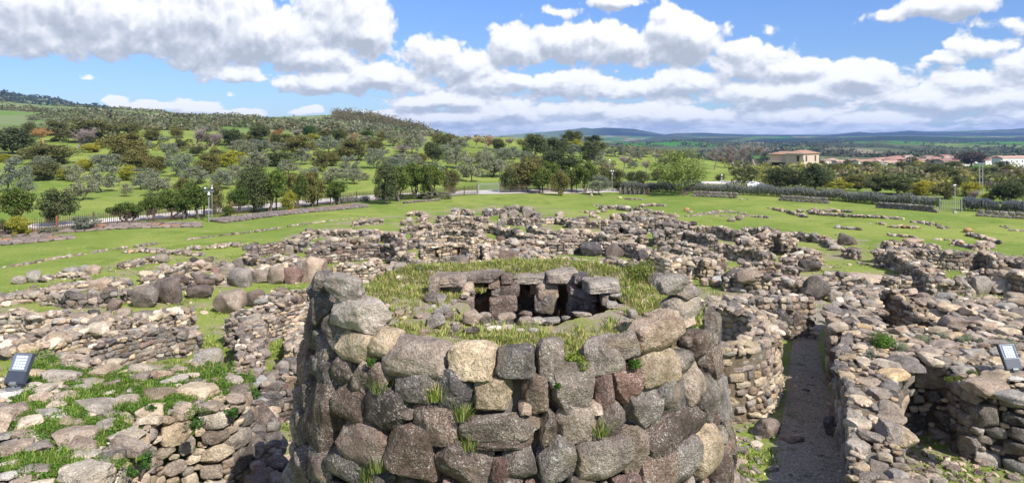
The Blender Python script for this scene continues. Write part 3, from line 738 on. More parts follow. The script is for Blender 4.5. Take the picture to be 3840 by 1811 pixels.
# turf on top with the chamber opening
CH = (0.66 - TC[0], 17.25 - TC[1]); 
def turf_z(x, y):   # tower coordinates
    r = math.hypot(x, y); h = .07 * nz(x * .8 + 3) + .06 * nz(y * .9 + x * .4) - max(0, r - 3.7) * .18
    h += .34 * max(0, min(1, (y - 1.75) / .7)) - max(0, r - 3.95) * (.55 if y > 1.5 else 0)
    # worn hollow between rim and chamber on the near side
    return TZ - .06 + h
vs = []; fs = []; NA = 144; NR = 30
for k in range(NA):
    a = 2 * PI * k / NA; dx, dy = math.cos(a), math.sin(a)
    rin = 1.78 + .08 * math.sin(3 * a + 1) + .06 * math.sin(7 * a) + (.55 if math.sin(a) > .25 else .55 * max(0, math.sin(a)) / .25)
    b = CH[0] * dx + CH[1] * dy; rout = -b + math.sqrt(b * b - (CH[0] ** 2 + CH[1] ** 2 - 4.42 ** 2))
    for j in range(NR + 1):
        r = rin + (rout - rin) * j / NR; x, y = CH[0] + r * dx, CH[1] + r * dy
        vs.append((x, y, turf_z(x, y) + .035 * nz(x * 3.1 + y * 2.3)))
for k in range(NA):
    k2 = (k + 1) % NA
    for j in range(NR): fs.append((k * (NR + 1) + j, k * (NR + 1) + j + 1, k2 * (NR + 1) + j + 1, k2 * (NR + 1) + j))
M_TURF, nt = new_mat('thin_dry_turf'); nb = NB(nt); p = pos(nb)
na_ = nb.noise(p, 1.1, 6, .65); nb_ = nb.noise(p, 14, 5, .7); nc_ = nb.noise(p, .5, 4, .6)
g_ = nb.mix(nb_, (.15, .175, .04), (.44, .44, .16)); s_ = nb.mix(nb_, (.17, .135, .10), (.56, .47, .36))
c = nb.mix(nb.step(na_, .46, .60), s_, g_); nb.bsdf(c, 1.0, nb.bump(nb.m('ADD', nb_, nb.noise(p, 50, 3)), .9, .06), .05)
cm = Mesh(); cm.add(vs, fs); cm.build('turf_top', M_TURF, tower, smooth=True)
# chamber: dark recess with floor, pillars and lintels
cm = Mesh(); vs = []; fs = []; NB_ = 60
for z in (6.0, TZ - .1):
    for k in range(NB_):
        a = 2 * PI * k / NB_; r = 1.95 + 1.05 * max(0, math.sin(a)) ** .5 if math.sin(a) > 0 else 1.95
        vs.append((CH[0] + r * math.cos(a), CH[1] + r * math.sin(a), z))
for k in range(NB_): k2 = (k + 1) % NB_; fs.append((k2, k, NB_ + k, NB_ + k2))
fs.append(tuple(range(NB_))); cm.add(vs, fs); cm.build('chamber_floor', M_CORE, tower)
cw = Stones()
for k in range(260):
    a = random.uniform(0, 2 * PI); far = math.sin(a) > .0; r = (2.92 if far else 1.95) + random.uniform(-.05, .1); z = random.uniform(6.2, TZ - .15)
    w = random.uniform(.3, .55)
    cw.add((TC[0] + CH[0] + r * math.cos(a), TC[1] + CH[1] + r * math.sin(a), z), (w, w * .7, w * .8), frame((-math.sin(a), math.cos(a))), random.choice('gdbm'), lod=9)
CHB = [('pillar_block', 255, 285, 250, 170, 18.9, 'd'), ('pillar_block', 170, 300, 150, 150, 18.5, 'm'), ('lintel', 280, 190, 380, 150, 18.1, 'm'), ('lintel', 705, 140, 415, 140, 18.9, 'm'), ('lintel', 1245, 162, 410, 105, 19.1, 'p'), ('lintel', 1640, 150, 390, 175, 18.9, 'p'), ('lintel', 1875, 168, 185, 110, 18.5, 'd'),  # first block is a dark filler, added for the shade behind the left lintel
       ('lintel', 2130, 262, 400, 160, 17.7, 'p'), ('pillar_block', 975, 160, 135, 120, 19.0, 'b'), ('pillar_block', 400, 300, 320, 185, 18.5, 'k'), ('pillar_block', 430, 450, 275, 145, 18.4, 'm'),
       ('pillar_block', 490, 530, 150, 62, 18.3, 'g'), ('pillar_block', 818, 228, 130, 88, 18.9, 'm'), ('pillar_block', 836, 312, 112, 92, 18.9, 'm'), ('pillar_block', 1005, 285, 232, 152, 19.0, 'b'),
       ('pillar_block', 925, 462, 325, 195, 18.85, 'b'), ('pillar_block', 880, 585, 190, 80, 18.7, 'b'), ('pillar_block', 1450, 300, 260, 182, 19.0, 'k'), ('pillar_block', 1440, 462, 262, 225, 18.95, 'g'),
       ('pillar_block', 1770, 285, 120, 90, 18.6, 'r'), ('pillar_block', 1860, 335, 255, 70, 18.45, 'm'), ('pillar_block', 1820, 405, 180, 175, 18.5, 'b'), ('pillar_block', 2030, 385, 105, 95, 18.1, 'r'),
       ('pillar_block', 1760, 525, 115, 150, 18.4, 'd'), ('pillar_block', 1860, 520, 130, 105, 18.5, 'g'), ('pillar_block', 1960, 470, 120, 130, 18.3, 'g'), ('pillar_block', 2160, 400, 110, 130, 17.8, 'm'),
       ('pillar_block', 1300, 272, 90, 110, 19.7, 'l'), ('pillar_block', 80, 240, 130, 200, 17.9, 'm')]
for nm, x, y, w, h, D, tn in CHB:
    px, py = tp('K', x, y); sc = D / FOC / 3.22
    c = ((px - CX) / FOC * D, D + (.35 if nm == 'lintel' else .2), CAMH - (py - HZ) / FOC * D)
    st = Stones(); ROCK.setdefault('box', make_rocks(700, 18, 10, 7.5)); st.add(c, (w * sc * 1.08, h * sc * 1.14 if nm != 'lintel' else h * sc * 1.0, .85 if nm == 'lintel' else .5), frame((1, random.gauss(0, .12)), roll=(-.3 if (x, y) == (1860, 335) else random.gauss(0, .03))), tn, lod='box', jit=.08)
    st.build(nm, MS_NEAR, tower, (TC[0], TC[1], 0)).location = (0, 0, 0)
cw.build('chamber_wall', MS_NEAR, tower, (TC[0], TC[1], 0)).location = (0, 0, 0)
# loose stones lying on the turf
LST = [(120, 380, 250, 140, 'g'), (185, 530, 200, 130, 'p'), (110, 650, 230, 190, 'p'), (555, 612, 235, 185, 'k'), (265, 582, 120, 95, 'b'), (700, 592, 150, 85, 'p'), (960, 610, 250, 110, 'k'), (1190, 572, 170, 85, 'b'),
       (1185, 650, 180, 110, 'k'), (1340, 650, 260, 100, 'p'), (1505, 655, 240, 85, 'p'), (1680, 622, 110, 65, 'p'), (1870, 582, 240, 90, 'p'), (2235, 460, 170, 90, 'p'), (2270, 350, 170, 90, 'p'), (2490, 562, 130, 115, 'p'),
       (350, 740, 110, 90, 'g'), (540, 770, 180, 85, 'd'), (820, 752, 180, 90, 'l'), (980, 742, 140, 80, 'l'), (1290, 782, 130, 90, 'p'), (1130, 772, 100, 50, 'l'), (250, 85, 120, 62, 'k'), (602, 42, 100, 32, 'l'),
       (410, 112, 100, 55, 'b'), (1030, 82, 90, 52, 'l'), (1145, 77, 95, 52, 'r'), (1240, 92, 90, 42, 'p'), (1330, 82, 150, 42, 'b'), (1600, 47, 80, 52, 'l'), (2240, 150, 70, 60, 'p'), (2380, 190, 80, 60, 'p'), (2070, 35, 290, 95, 'p'),
       (-300, 130, 330, 110, 'm'), (-100, 140, 160, 90, 'k'), (-200, 60, 120, 50, 'p'), (-420, 700, 260, 120, 'm'), (-330, 560, 120, 80, 'k'), (2700, 620, 110, 60, 'p'), (2620, 700, 170, 90, 'l')]
LOOK = {'g': 'grey basalt stone', 'p': 'pale lichened stone', 'k': 'pinkish tan stone', 'b': 'brown stone', 'd': 'dark basalt stone', 'l': 'light tan stone', 'm': 'grey brown stone', 'r': 'reddish stone', 't': 'tan stone', 'o': 'orange lichened stone', 'y': 'ochre stone', 'w': 'whitish stone', 'c': 'blackish stone'}
def loose(T, x, y, w, h, tn, z=0.0, name='loose_stone', flat=1.0, cat='stone', grp='loose stones', look=None, depthk=.8, sink=.1):
    """one free-lying stone whose foot is at the given photo place; w, h as seen"""
    px, py = tp(T, x, y); s = TILES[T][2]; X, Y, _ = P(px, py + h / s * .42, z); sc = Y / FOC / s
    ww, hh = w * sc, h * sc * flat; pitch = (CAMH - z) / Y
    hv = max(hh * .3, (hh - ww * depthk * .6 * pitch))
    st = Stones(); Yc = Y + ww * depthk * .4
    Xc = X * (Yc / Y); zc = z + hv * (.5 - sink)
    st.add((Xc, Yc, zc), (ww * 1.03, hv * 1.1, ww * depthk), frame((1, random.gauss(0, .3)), roll=random.gauss(0, .07), tilt=random.gauss(0, .1)), tn, jit=.1)
    near = Y < 34
    o = st.build(name, MS_NEAR if near else MS_MID, None, (Xc, Yc, z))
    reg(o, look or ('large ' if ww > 1.3 else '') + LOOK[tn], cat, px, py, grp); return o
for x, y, w, h, tn in LST: loose('K', x, y, w, h, tn, z=TZ - .05, grp='stones lying on the tower top')
gr = Stones()
for _ in range(900):
    a = random.uniform(0, 2 * PI); r = 4.3 * math.sqrt(random.random()); x, y = r * math.cos(a), r * math.sin(a)
    if math.hypot(x - CH[0], y - CH[1]) < 1.95: continue
    if nz(x * .9 + y * .3 + 1) + nz(y * 1.1) < .15 and random.random() < .6: continue
    w = random.choice((.05, .07, .1, .14, .2))
    gr.add((TC[0] + x, TC[1] + y, turf_z(x, y) + w * .12), (w, w * .8, w * .5), rot_rand(), random.choice('llkkpmgb'), lod=5)
tag(gr.build('gravel', MS_NEAR, None, (TC[0], TC[1], TZ)), 'small rubble scattered over the tower top', kind='stuff')
# ------------------------------------------------------------------ village walls: (tile, top line, height, thickness, stone size, mix, name, look)
HUTS = 'low remains of the village walls'
def wpts(T, pts, ztop):
    return [P(*tp(T, x, y), ztop)[:2] for x, y in pts]
WALLS = [
 # left of the tower
 ('A', [(1480, 450), (1600, 420), (1730, 390), (1850, 368), (1940, 370)], .5, .9, .42, 'mixed', 'short low rubble wall with a leaning boulder at its end'),
 ('A', [(440, 640), (560, 610), (700, 570), (900, 575), (1000, 620)], .35, 1.3, .42, 'rubble', 'small mound of pale rubble'),
 ('A', [(1720, 580), (1900, 560), (2100, 510), (2290, 450), (2576, 430), (2760, 430)], .75, 1.2, .5, 'mixed', 'thick low wall of mixed stones'),
 ('A', [(-100, 860), (150, 820), (350, 810), (560, 785), (700, 730), (880, 690), (1130, 670), (1300, 650), (1500, 660)], .55, 1.5, .5, 'rubble', 'long sagging wall of pale rubble'),
 ('A', [(600, 800), (750, 820), (900, 850), (1050, 835), (1250, 830), (1400, 815)], .75, .9, .52, 'grey', 'short grey wall with a shaded foot'),
 ('A', [(1500, 770), (1760, 730), (2000, 660), (2160, 640), (2300, 600), (2576, 590), (2800, 570)], .85, 1.1, .45, 'mixed', 'wall of jumbled stones behind the big brown boulders'),
 ('A', [(-60, 1060), (150, 1040), (320, 1030), (440, 1060), (600, 1020), (820, 1010)], 1.2, 1.1, .38, 'pale', 'wall of thin pale slabs'),
 ('A', [(1700, 1120), (1850, 1060), (2000, 1010), (2150, 975), (2270, 1010)], 1.1, 1.0, .38, 'tan', 'curved tan wall ending at the grassy lane'),
 ('A', [(500, 1120), (750, 1130), (1000, 1120), (1250, 1150), (1500, 1110), (1700, 1150)], .7, 1.5, .55, 'rubble', 'broad heap of fallen stones'),
 ('L5', [(120, 560), (300, 520), (450, 470), (600, 450), (760, 430)], .8, 1.3, .45, 'rubble', 'low wall core of mixed rubble'),
 ('L5', [(230, 610), (330, 590), (430, 570), (540, 535), (700, 492), (800, 480), (880, 465), (905, 475)], 1.55, 1.3, .42, 'mixed', 'waist-high wall face of dark rounded and ochre flat stones'),
 ('L5', [(-20, 590), (60, 540), (150, 520), (240, 500), (330, 470), (450, 430)], .5, 1.6, .5, 'rubble', 'spread of fallen slabs'),
 ('L5', [(1085, 412), (1150, 400), (1230, 398), (1300, 375), (1400, 350), (1480, 335)], 1.9, 1.0, .36, 'mixed', 'tall wall of small stones running to the tower'),
 ('L5', [(1225, 415), (1185, 490), (1195, 560), (1200, 620), (1170, 690)], 1.9, 1.2, .36, 'mixed', 'tall wall with a flat pinkish top walking toward the viewer'),
 ('L5', [(1385, 570), (1390, 500), (1420, 440), (1480, 405)], 1.2, .8, .38, 'tan', 'small curved wall of rounded stones against the tower'),
 ('L5', [(1250, 330), (1330, 300), (1400, 305), (1480, 300)], 1.1, 1.0, .42, 'mixed', 'shaded hut wall near the tower'),
 ('L5', [(260, 715), (255, 665), (400, 650), (560, 690), (760, 690), (930, 680)], 1.1, 1.3, .42, 'rubble', 'wall top of pinkish rubble behind the green patch'),
 ('L5', [(1240, 690), (1330, 660), (1430, 650), (1500, 620)], 2.2, 1.2, .5, 'dark', 'shaded wall of big rounded stones across the gap'),
 # centre left
 ('B', [(775, 800), (785, 740), (830, 705), (950, 695), (1080, 675), (1180, 655), (1260, 655), (1340, 670)], 1.15, .9, .42, 'dark', 'curved hut wall of dark stones enclosing grass'),
 ('B', [(720, 850), (800, 880), (900, 890), (1020, 850), (1180, 850), (1330, 880)], .6, 1.0, .45, 'mixed', 'low rubble rim of the dark round hut'),
 ('B', [(760, 990), (900, 985), (1000, 950), (1180, 940), (1330, 900), (1440, 900)], .8, 1.1, .42, 'rubble', 'rubble wall above the reddish boulders'),
 ('B', [(1370, 620), (1460, 565), (1600, 535), (1760, 525), (1870, 540), (2000, 535), (2150, 525), (2230, 590)], .8, 1.1, .5, 'mixed', 'back wall of pale rounded stones facing the lawn'),
 ('B', [(1515, 670), (1600, 645), (1740, 650)], 1.2, .9, .5, 'dark', 'short dark wall stub'),
 ('B', [(1490, 800), (1540, 740), (1700, 735), (1900, 715), (2090, 700), (2250, 695), (2430, 700), (2600, 735)], 1.45, 1.0, .42, 'dark', 'long even wall of rounded grey stones'),
 ('B', [(1740, 620), (1900, 640), (2080, 640), (2230, 620), (2320, 575), (2440, 565)], .9, 1.0, .45, 'mixed', 'inner wall of the twin huts'),
 ('B', [(1760, 930), (1850, 925), (1950, 935), (2060, 930), (2180, 930), (2300, 890)], 1.5, 1.0, .38, 'pale', 'hut corner of pale layered stones'),
 ('B', [(2290, 980), (2400, 960), (2530, 980), (2650, 1020)], .8, 1.1, .42, 'rubble', 'low pale rubble wall before the tower'),
 ('C', [(430, 320), (520, 300), (610, 320), (640, 370), (560, 400)], .4, .9, .42, 'rubble', 'ring of small stones'),
 ('C', [(955, 325), (1030, 295), (1090, 275), (1185, 290)], .7, .9, .5, 'mixed', 'small heap of stones on the lawn edge'),
 ('C', [(780, 375), (900, 370), (1050, 372), (1250, 360), (1360, 385)], .7, 1.1, .45, 'mixed', 'far low rubble wall'),
 ('C', [(1345, 310), (1430, 280), (1560, 270), (1700, 250), (1850, 255), (1910, 295), (2000, 345)], .8, 1.0, .5, 'grey', 'outermost curved wall of big grey stones'),
 ('C', [(1540, 385), (1650, 385), (1750, 400), (1900, 400), (2100, 385), (2250, 375), (2380, 410), (2576, 405), (2700, 410)], .9, 1.2, .45, 'mixed', 'long back wall of the village'),
 ('C', [(340, 495), (500, 480), (700, 470), (820, 445), (1000, 435), (1200, 430), (1300, 450)], .8, 1.0, .42, 'mixed', 'rubble wall in the second row'),
 ('C', [(1300, 470), (1480, 470), (1600, 520), (1800, 560), (1950, 600)], .8, 1.0, .45, 'mixed', 'slanting wall of mixed rubble'),
 ('C', [(480, 570), (650, 555), (800, 535), (1000, 540), (1180, 545), (1330, 560)], 1.3, 1.0, .42, 'mixed', 'wall of pinkish and brown squared stones'),
 ('C', [(400, 665), (470, 645), (650, 660), (800, 670), (950, 660)], .9, .9, .42, 'dark', 'low wall face of dark rounded stones'),
 ('C', [(0, 530), (150, 540), (290, 570), (350, 640)], 1.3, 1.0, .42, 'mixed', 'curved hut wall with a dark doorway'),
 ('C', [(1170, 645), (1300, 640), (1450, 625)], 1.4, 1.0, .4, 'tan', 'tan wall corner above the deep hut'),
 ('C', [(1270, 700), (1350, 735), (1420, 790)], 1.6, 1.0, .4, 'pale', 'pale wall side of the deep hut'),
 ('C', [(290, 820), (380, 815), (450, 860), (600, 895), (750, 910), (930, 900)], 1.2, 1.0, .42, 'tan', 'curved near wall of the niche hut'),
 ('C', [(1225, 890), (1350, 860), (1500, 855)], 1.2, .9, .4, 'pale', 'flat layered pale wall piece'),
 ('C', [(1480, 700), (1600, 685), (1750, 665), (1950, 650), (2150, 660), (2350, 655), (2520, 650)], 1.4, 1.6, .45, 'mixed', 'thick central wall with a rubble crown'),
 ('C', [(1480, 820), (1620, 770), (1800, 760), (1950, 745), (2100, 750)], .9, 1.8, .42, 'rubble', 'broad pinkish rubble bank'),
 ('C', [(1800, 850), (2000, 830), (2200, 850), (2350, 880), (2576, 890)], .9, 1.6, .42, 'rubble', 'rubble bank right behind the tower top'),
 ('C', [(1900, 480), (2050, 520), (2200, 560), (2400, 540), (2550, 520)], 1.0, 1.0, .45, 'mixed', 'crooked cross wall'),
 ('C', [(2000, 600), (2200, 600), (2400, 600), (2560, 590)], .8, 1.2, .42, 'mixed', 'filled rubble wall between two huts'),
 # centre right
 ('D', [(100, 420), (300, 410), (500, 430), (700, 430), (900, 440)], 1.0, 1.2, .45, 'mixed', 'long wall with brown capping stones'),
 ('D', [(550, 570), (600, 500), (700, 460), (800, 470), (870, 510), (1010, 520)], 1.5, 1.5, .6, 'grey', 'high mound of big grey stones'),
 ('D', [(250, 560), (350, 545), (430, 570)], 1.0, .8, .42, 'tan', 'small squared wall corner'),
 ('D', [(480, 610), (650, 590), (850, 600), (1020, 610)], 1.0, 1.2, .5, 'mixed', 'wall ending in an orange-spotted boulder'),
 ('D', [(920, 440), (1050, 440)], .6, .8, .42, 'mixed', 'short stub of wall on the grass'),
 ('D', [(1050, 460), (1150, 445), (1250, 462), (1390, 462)], 1.1, 1.1, .5, 'grey', 'wall piece with upright grey stones'),
 ('D', [(1390, 410), (1500, 430), (1620, 425)], .7, .9, .5, 'mixed', 'line of stones leaning together'),
 ('D', [(1180, 600), (1180, 550), (1230, 530), (1330, 540), (1420, 545), (1500, 530), (1620, 560), (1750, 590), (1860, 625)], 1.2, 1.0, .45, 'grey', 'curved near wall of the grassy round hut'),
 ('D', [(1410, 420), (1530, 475), (1650, 490), (1770, 490), (1900, 500), (2000, 520), (2130, 545), (2260, 560)], 1.1, .9, .42, 'mixed', 'curved far wall of the grassy round hut'),
 ('D', [(1225, 670), (1350, 665), (1500, 685), (1650, 705), (1740, 730)], .9, 1.1, .42, 'mixed', 'sloping wall below the grassy hut'),
 ('D', [(0, 655), (150, 660), (350, 670), (550, 690), (750, 690), (900, 710), (1050, 745)], 1.3, 1.1, .42, 'mixed', 'tall wall set on leaning dark slabs'),
 ('D', [(1050, 750), (1250, 755), (1400, 760), (1600, 790), (1800, 780), (1950, 790)], 1.3, 1.3, .42, 'mixed', 'wide wall of tan and grey stones'),
 ('D', [(1010, 810), (1150, 820), (1300, 860), (1450, 900)], 2.2, 2.2, .42, 'tan', 'broad tan platform beside the deep hut'),
 ('D', [(0, 880), (200, 890), (400, 900), (600, 900), (800, 920), (960, 960)], 1.0, 1.1, .42, 'rubble', 'rubble wall at the back of the tower top'),
 ('D', [(1900, 700), (2050, 700), (2200, 745), (2350, 765), (2520, 800)], 1.2, 1.1, .42, 'mixed', 'even wall of grey and tan stones'),
 ('D', [(1500, 850), (1600, 880), (1750, 900), (1900, 900)], 1.5, 1.2, .42, 'tan', 'tan wall stepping down to the path'),
 ('E', [(930, 10), (1040, 20), (1150, 30), (1350, 42)], .9, .9, .42, 'mixed', 'straight wall piece at the far side'),
 ('E', [(1240, 65), (1400, 72), (1570, 90), (1700, 110), (1850, 125), (1950, 145), (2010, 185)], .7, .9, .5, 'mixed', 'curving line of round stones across the lawn'),
 ('E', [(2050, 95), (2150, 105), (2200, 112)], .3, .5, .42, 'meadow', 'short row of flat stones'),
 ('E', [(920, 160), (1000, 125), (1120, 110), (1300, 95), (1440, 110), (1500, 150)], 1.6, 1.4, .45, 'mixed', 'deep hollow hut wall with a dark inside'),
 ('E', [(1430, 380), (1550, 345), (1680, 335), (1810, 385)], 1.1, 1.2, .42, 'mixed', 'stub of wall with flat tan tops'),
 ('E', [(1530, 250), (1650, 265), (1820, 335)], .5, 1.1, .42, 'rubble', 'low tail of rubble on the bare ground'),
 ('E', [(880, 490), (1000, 445), (1200, 435), (1400, 445), (1560, 475)], 1.2, 1.0, .4, 'mixed', 'wall of small stones with a dark block at the end'),
 ('E', [(2160, 255), (2250, 250), (2300, 290)], .9, .9, .42, 'mixed', 'small square stack of flat stones'),
 ('E', [(720, 560), (850, 570), (1000, 600), (1200, 610), (1400, 600), (1560, 640), (1750, 655), (1950, 600), (2180, 600), (2420, 600)], 1.25, 1.0, .5, 'mixed', 'great enclosure wall of huge dark boulders'),
 # right
 ('F', [(905, 215), (1000, 205), (1130, 200), (1280, 210), (1400, 220), (1510, 235)], .7, 1.1, .5, 'mixed', 'row of broken stones behind the hut corner'),
 ('F', [(830, 310), (960, 290), (1100, 262), (1250, 262), (1400, 275)], 1.1, 1.3, .42, 'mixed', 'rubble-filled wall corner'),
 ('F', [(980, 300), (1100, 335), (1230, 400), (1330, 470), (1440, 540), (1560, 590)], 1.5, 1.5, .42, 'mixed', 'thick wall with a shaded side running down the slope'),
 ('F', [(1430, 285), (1600, 300), (1800, 312), (2000, 300), (2160, 320), (2260, 385)], 1.6, .9, .42, 'mixed', 'back wall with squared lower blocks'),
 ('F', [(2220, 400), (2400, 395), (2600, 440), (2800, 480)], 1.3, 2.2, .42, 'mixed', 'broad corner of stacked flat stones'),
 ('F', [(1915, 510), (2100, 525), (2300, 545), (2600, 600), (2800, 640)], 1.6, 1.2, .5, 'tan', 'tan wall of large squared stones'),
 ('F', [(930, 620), (1100, 610), (1300, 620), (1500, 640), (1700, 670), (1900, 680)], .9, 1.1, .42, 'mixed', 'low curved wall beside the small lawn'),
 ('F', [(850, 770), (1000, 800), (1150, 870), (1300, 910), (1450, 960), (1630, 1000)], 3.0, 1.6, .45, 'mixed', 'deep wall face in half shade'),
 ('F', [(600, 440), (700, 455), (880, 490)], .25, .8, .42, 'meadow', 'row of half-buried slabs'),
 # thin rows on the lawns
 ('F', [(935, 95), (1000, 100), (1150, 112), (1285, 130)], .3, .7, .45, 'meadow', 'short row of grey stones'),
 ('F', [(1510, 150), (1680, 155)], .25, .5, .42, 'orange', 'three orange-spotted stones in a row'),
 ('F', [(1900, 80), (1990, 95), (2100, 125), (2250, 185)], .35, .8, .45, 'orange', 'ragged row with orange lichen'),
 ('F', [(1730, 190), (1900, 215), (2050, 250), (2160, 210)], .4, .9, .5, 'orange', 'broken row of flat and orange stones'),
 ('R4', [(165, 770), (300, 790), (450, 832)], .3, .9, .5, 'meadow', 'ragged stone row farthest along the hedge'),
 ('R4', [(390, 790), (600, 785), (790, 792)], .35, .9, .55, 'meadow', 'straight stone row nearest the block wall'),
 ('R4', [(480, 800), (650, 815), (820, 830), (960, 832), (1180, 850)], .35, 1.1, .55, 'meadow', 'longest stone row of the lawn'),
 ('R4', [(940, 880), (1070, 892)], .25, .7, .5, 'meadow', 'few flat stones in line'),
 ('R4', [(1090, 905), (1190, 912), (1310, 915)], .3, .8, .5, 'orange', 'short brown and orange stone row'),
 ('R4', [(1240, 872), (1340, 878), (1500, 915)], .35, 1.0, .5, 'meadow', 'double row of grey stones'),
 ('R4', [(670, 915), (840, 930)], .25, .6, .5, 'meadow', 'little row ending in an orange stone'),
 ('R4', [(1920, 908), (1990, 925)], .25, .6, .5, 'meadow', 'pair of flat stones'),
 ('R4', [(2000, 940), (2090, 945)], .2, .5, .5, 'orange', 'single line of rusty stones'),
 ('R4', [(0, 830), (140, 840)], .3, .9, .5, 'meadow', 'pale stone row at the lawn middle'),
 ('D', [(390, 220), (460, 222)], .3, .6, .5, 'meadow', 'two low stones on the lawn'),
 ('D', [(490, 245), (600, 242), (700, 240), (820, 260), (980, 262)], .45, .9, .55, 'meadow', 'long far row of grey stones'),
 ('D', [(795, 145), (980, 150)], .3, .6, .5, 'meadow', 'farthest short stone row'),
 ('D', [(990, 228), (1100, 215), (1270, 218)], .35, .8, .5, 'meadow', 'curved row of flat stones'),
 ('D', [(250, 300), (330, 298), (380, 325), (450, 300)], .35, .9, .5, 'meadow', 'bent row of pale stones'),
 ('D', [(390, 352), (480, 362)], .3, .6, .5, 'meadow', 'three stones by the wall'),
 ('D', [(620, 345), (740, 338), (850, 318), (1000, 310), (1100, 295), (1230, 312)], .5, .9, .55, 'meadow', 'arching row of boulders'),
 ('D', [(780, 352), (880, 365), (980, 392), (1140, 382), (1250, 370), (1370, 382)], .6, .9, .65, 'grey', 'row of big boulders below the arch'),
 ('D', [(1080, 342), (1200, 350), (1400, 352)], .4, .8, .5, 'meadow', 'flat row inside the stone arch'),
 ('D', [(1540, 355), (1660, 350), (1760, 330), (1890, 332)], .35, .8, .5, 'meadow', 'uneven row of pale flat stones'),
 ('D', [(1660, 315), (1760, 335), (1900, 300), (2050, 300), (2250, 320)], .35, .8, .5, 'meadow', 'upper row of scattered stones'),
 ('D', [(1900, 352), (2050, 362), (2300, 355), (2480, 375)], .35, .8, .5, 'meadow', 'lower row of scattered stones'),
 ('A', [(1560, 300), (1700, 265), (1850, 285), (1950, 285)], .25, 1.6, .42, 'orange', 'scatter of small pale and orange stones'),
 ('A', [(1980, 310), (2100, 300), (2250, 300), (2400, 330)], .35, 1.2, .42, 'mixed', 'heap of grey stones at the kerb end'),
 ('B', [(-30, 740), (60, 720), (180, 730)], .35, 1.0, .42, 'mixed', 'little cairn on the grass'),
 ('B', [(250, 730), (400, 720), (520, 680), (680, 700)], .2, 1.4, .36, 'rubble', 'spread of small pale stones'),
 ('B', [(2020, 440), (2100, 425), (2200, 410), (2350, 400)], .5, .7, .6, 'mixed', 'isolated straight wall of long blocks on the lawn'),
 ('A', [(-20, 495), (200, 470), (420, 435), (600, 400), (800, 370), (1050, 325)], .13, .32, .42, 'meadow', 'nearer kerb of pale edging stones'),
 ('A', [(1110, 315), (1400, 270), (1640, 240), (1900, 205)], .12, .28, .36, 'meadow', 'middle kerb of pale edging stones'),
 ('B', [(20, 640), (300, 600), (560, 570), (850, 535), (1130, 495)], .12, .28, .36, 'meadow', 'farther kerb of pale edging stones'),
 ('B', [(1200, 480), (1500, 445), (1900, 400), (2180, 370)], .12, .28, .36, 'meadow', 'dotted kerb climbing to the gate'),
]
for i, (T, pts, h, t, s, mix, look) in enumerate(WALLS):
    flatrow = h <= .36
    px, py = tp(T, *pts[len(pts) // 2])
    if T in ('R4',) or flatrow: w = wpts(T, pts, h * .5)
    else: w = wpts(T, pts, h)
    D = w[len(w) // 2][1]
    z0 = 0.0
    if h > .5: s = s * (1.08 if D > 45 else 1.0)
    st = masonry(w, z0, h * (.55 if flatrow else 1.0), t, s, mix, ragged=(.6 if flatrow else .2), faces=(1, -1), big=(.07 if h > .5 else 0), ends=not flatrow, flat=(.8 if flatrow else .66))
    if flatrow:   # single stones in the grass with gaps, no earth core
        st.L = [q for q in st.L if random.random() < .62]; st.core = Mesh()
    X, Y = w[len(w) // 2]; root = empty('stone_row' if flatrow else 'ruined_wall', (X, Y, 0))
    name = root.name
    nearm = MS_NEAR if D < 34 else MS_MID
    if flatrow and len(st.L) <= 13:
        bpy.data.objects.remove(root)
        for q_ in st.L:
            s1 = Stones(); s1.L = [q_]; so1 = s1.build('loose_stone', nearm, None, q_[2]); reg(so1, 'flat stone', 'stone', CX + FOC * q_[2][0] / q_[2][1], HZ + FOC * CAMH / q_[2][1], 'single stones on the lawns')
        continue
    if flatrow:
        bpy.data.objects.remove(root)
        root = st.build('stone_row', nearm, None, (X, Y, 0))
    else:
        o = st.build('stonework', nearm, root, (X, Y, 0)); o.location = (0, 0, 0)
        cb = st.core.build('earth_fill', M_CORE, root, (X, Y, 0)); cb.location = (0, 0, 0)
    reg(root, look, 'stone row' if flatrow else 'wall', px, py, 'stone rows on the lawns' if flatrow else HUTS)

# the hut with two square wall niches
w = wpts('C', [(560, 705), (700, 700), (850, 700), (1000, 690), (1140, 690), (1220, 720)], 1.9)
xy, tg, ss, L = resample(w, .3)
def s_at(zx): 
    X = (tp('C', zx, 0)[0] - CX) / FOC
    k = np.argmin(np.abs(xy[:, 0] / xy[:, 1] - X)); return ss[k]
fside = 1 if np.array([tg[len(tg) // 2][1], -tg[len(tg) // 2][0]])[1] < 0 else -1
hl = [(s_at(700), s_at(800), .75, 1.6, fside), (s_at(990), s_at(1045), .95, 1.6, fside)]
st = masonry(w, 0, 1.9, 1.1, .38, 'tan', ragged=.1, holes=hl)
nh = empty('niche_hut_wall', (w[2][0], w[2][1], 0)); o = st.build('stonework', MS_MID, nh, (w[2][0], w[2][1], 0)); o.location = (0, 0, 0)
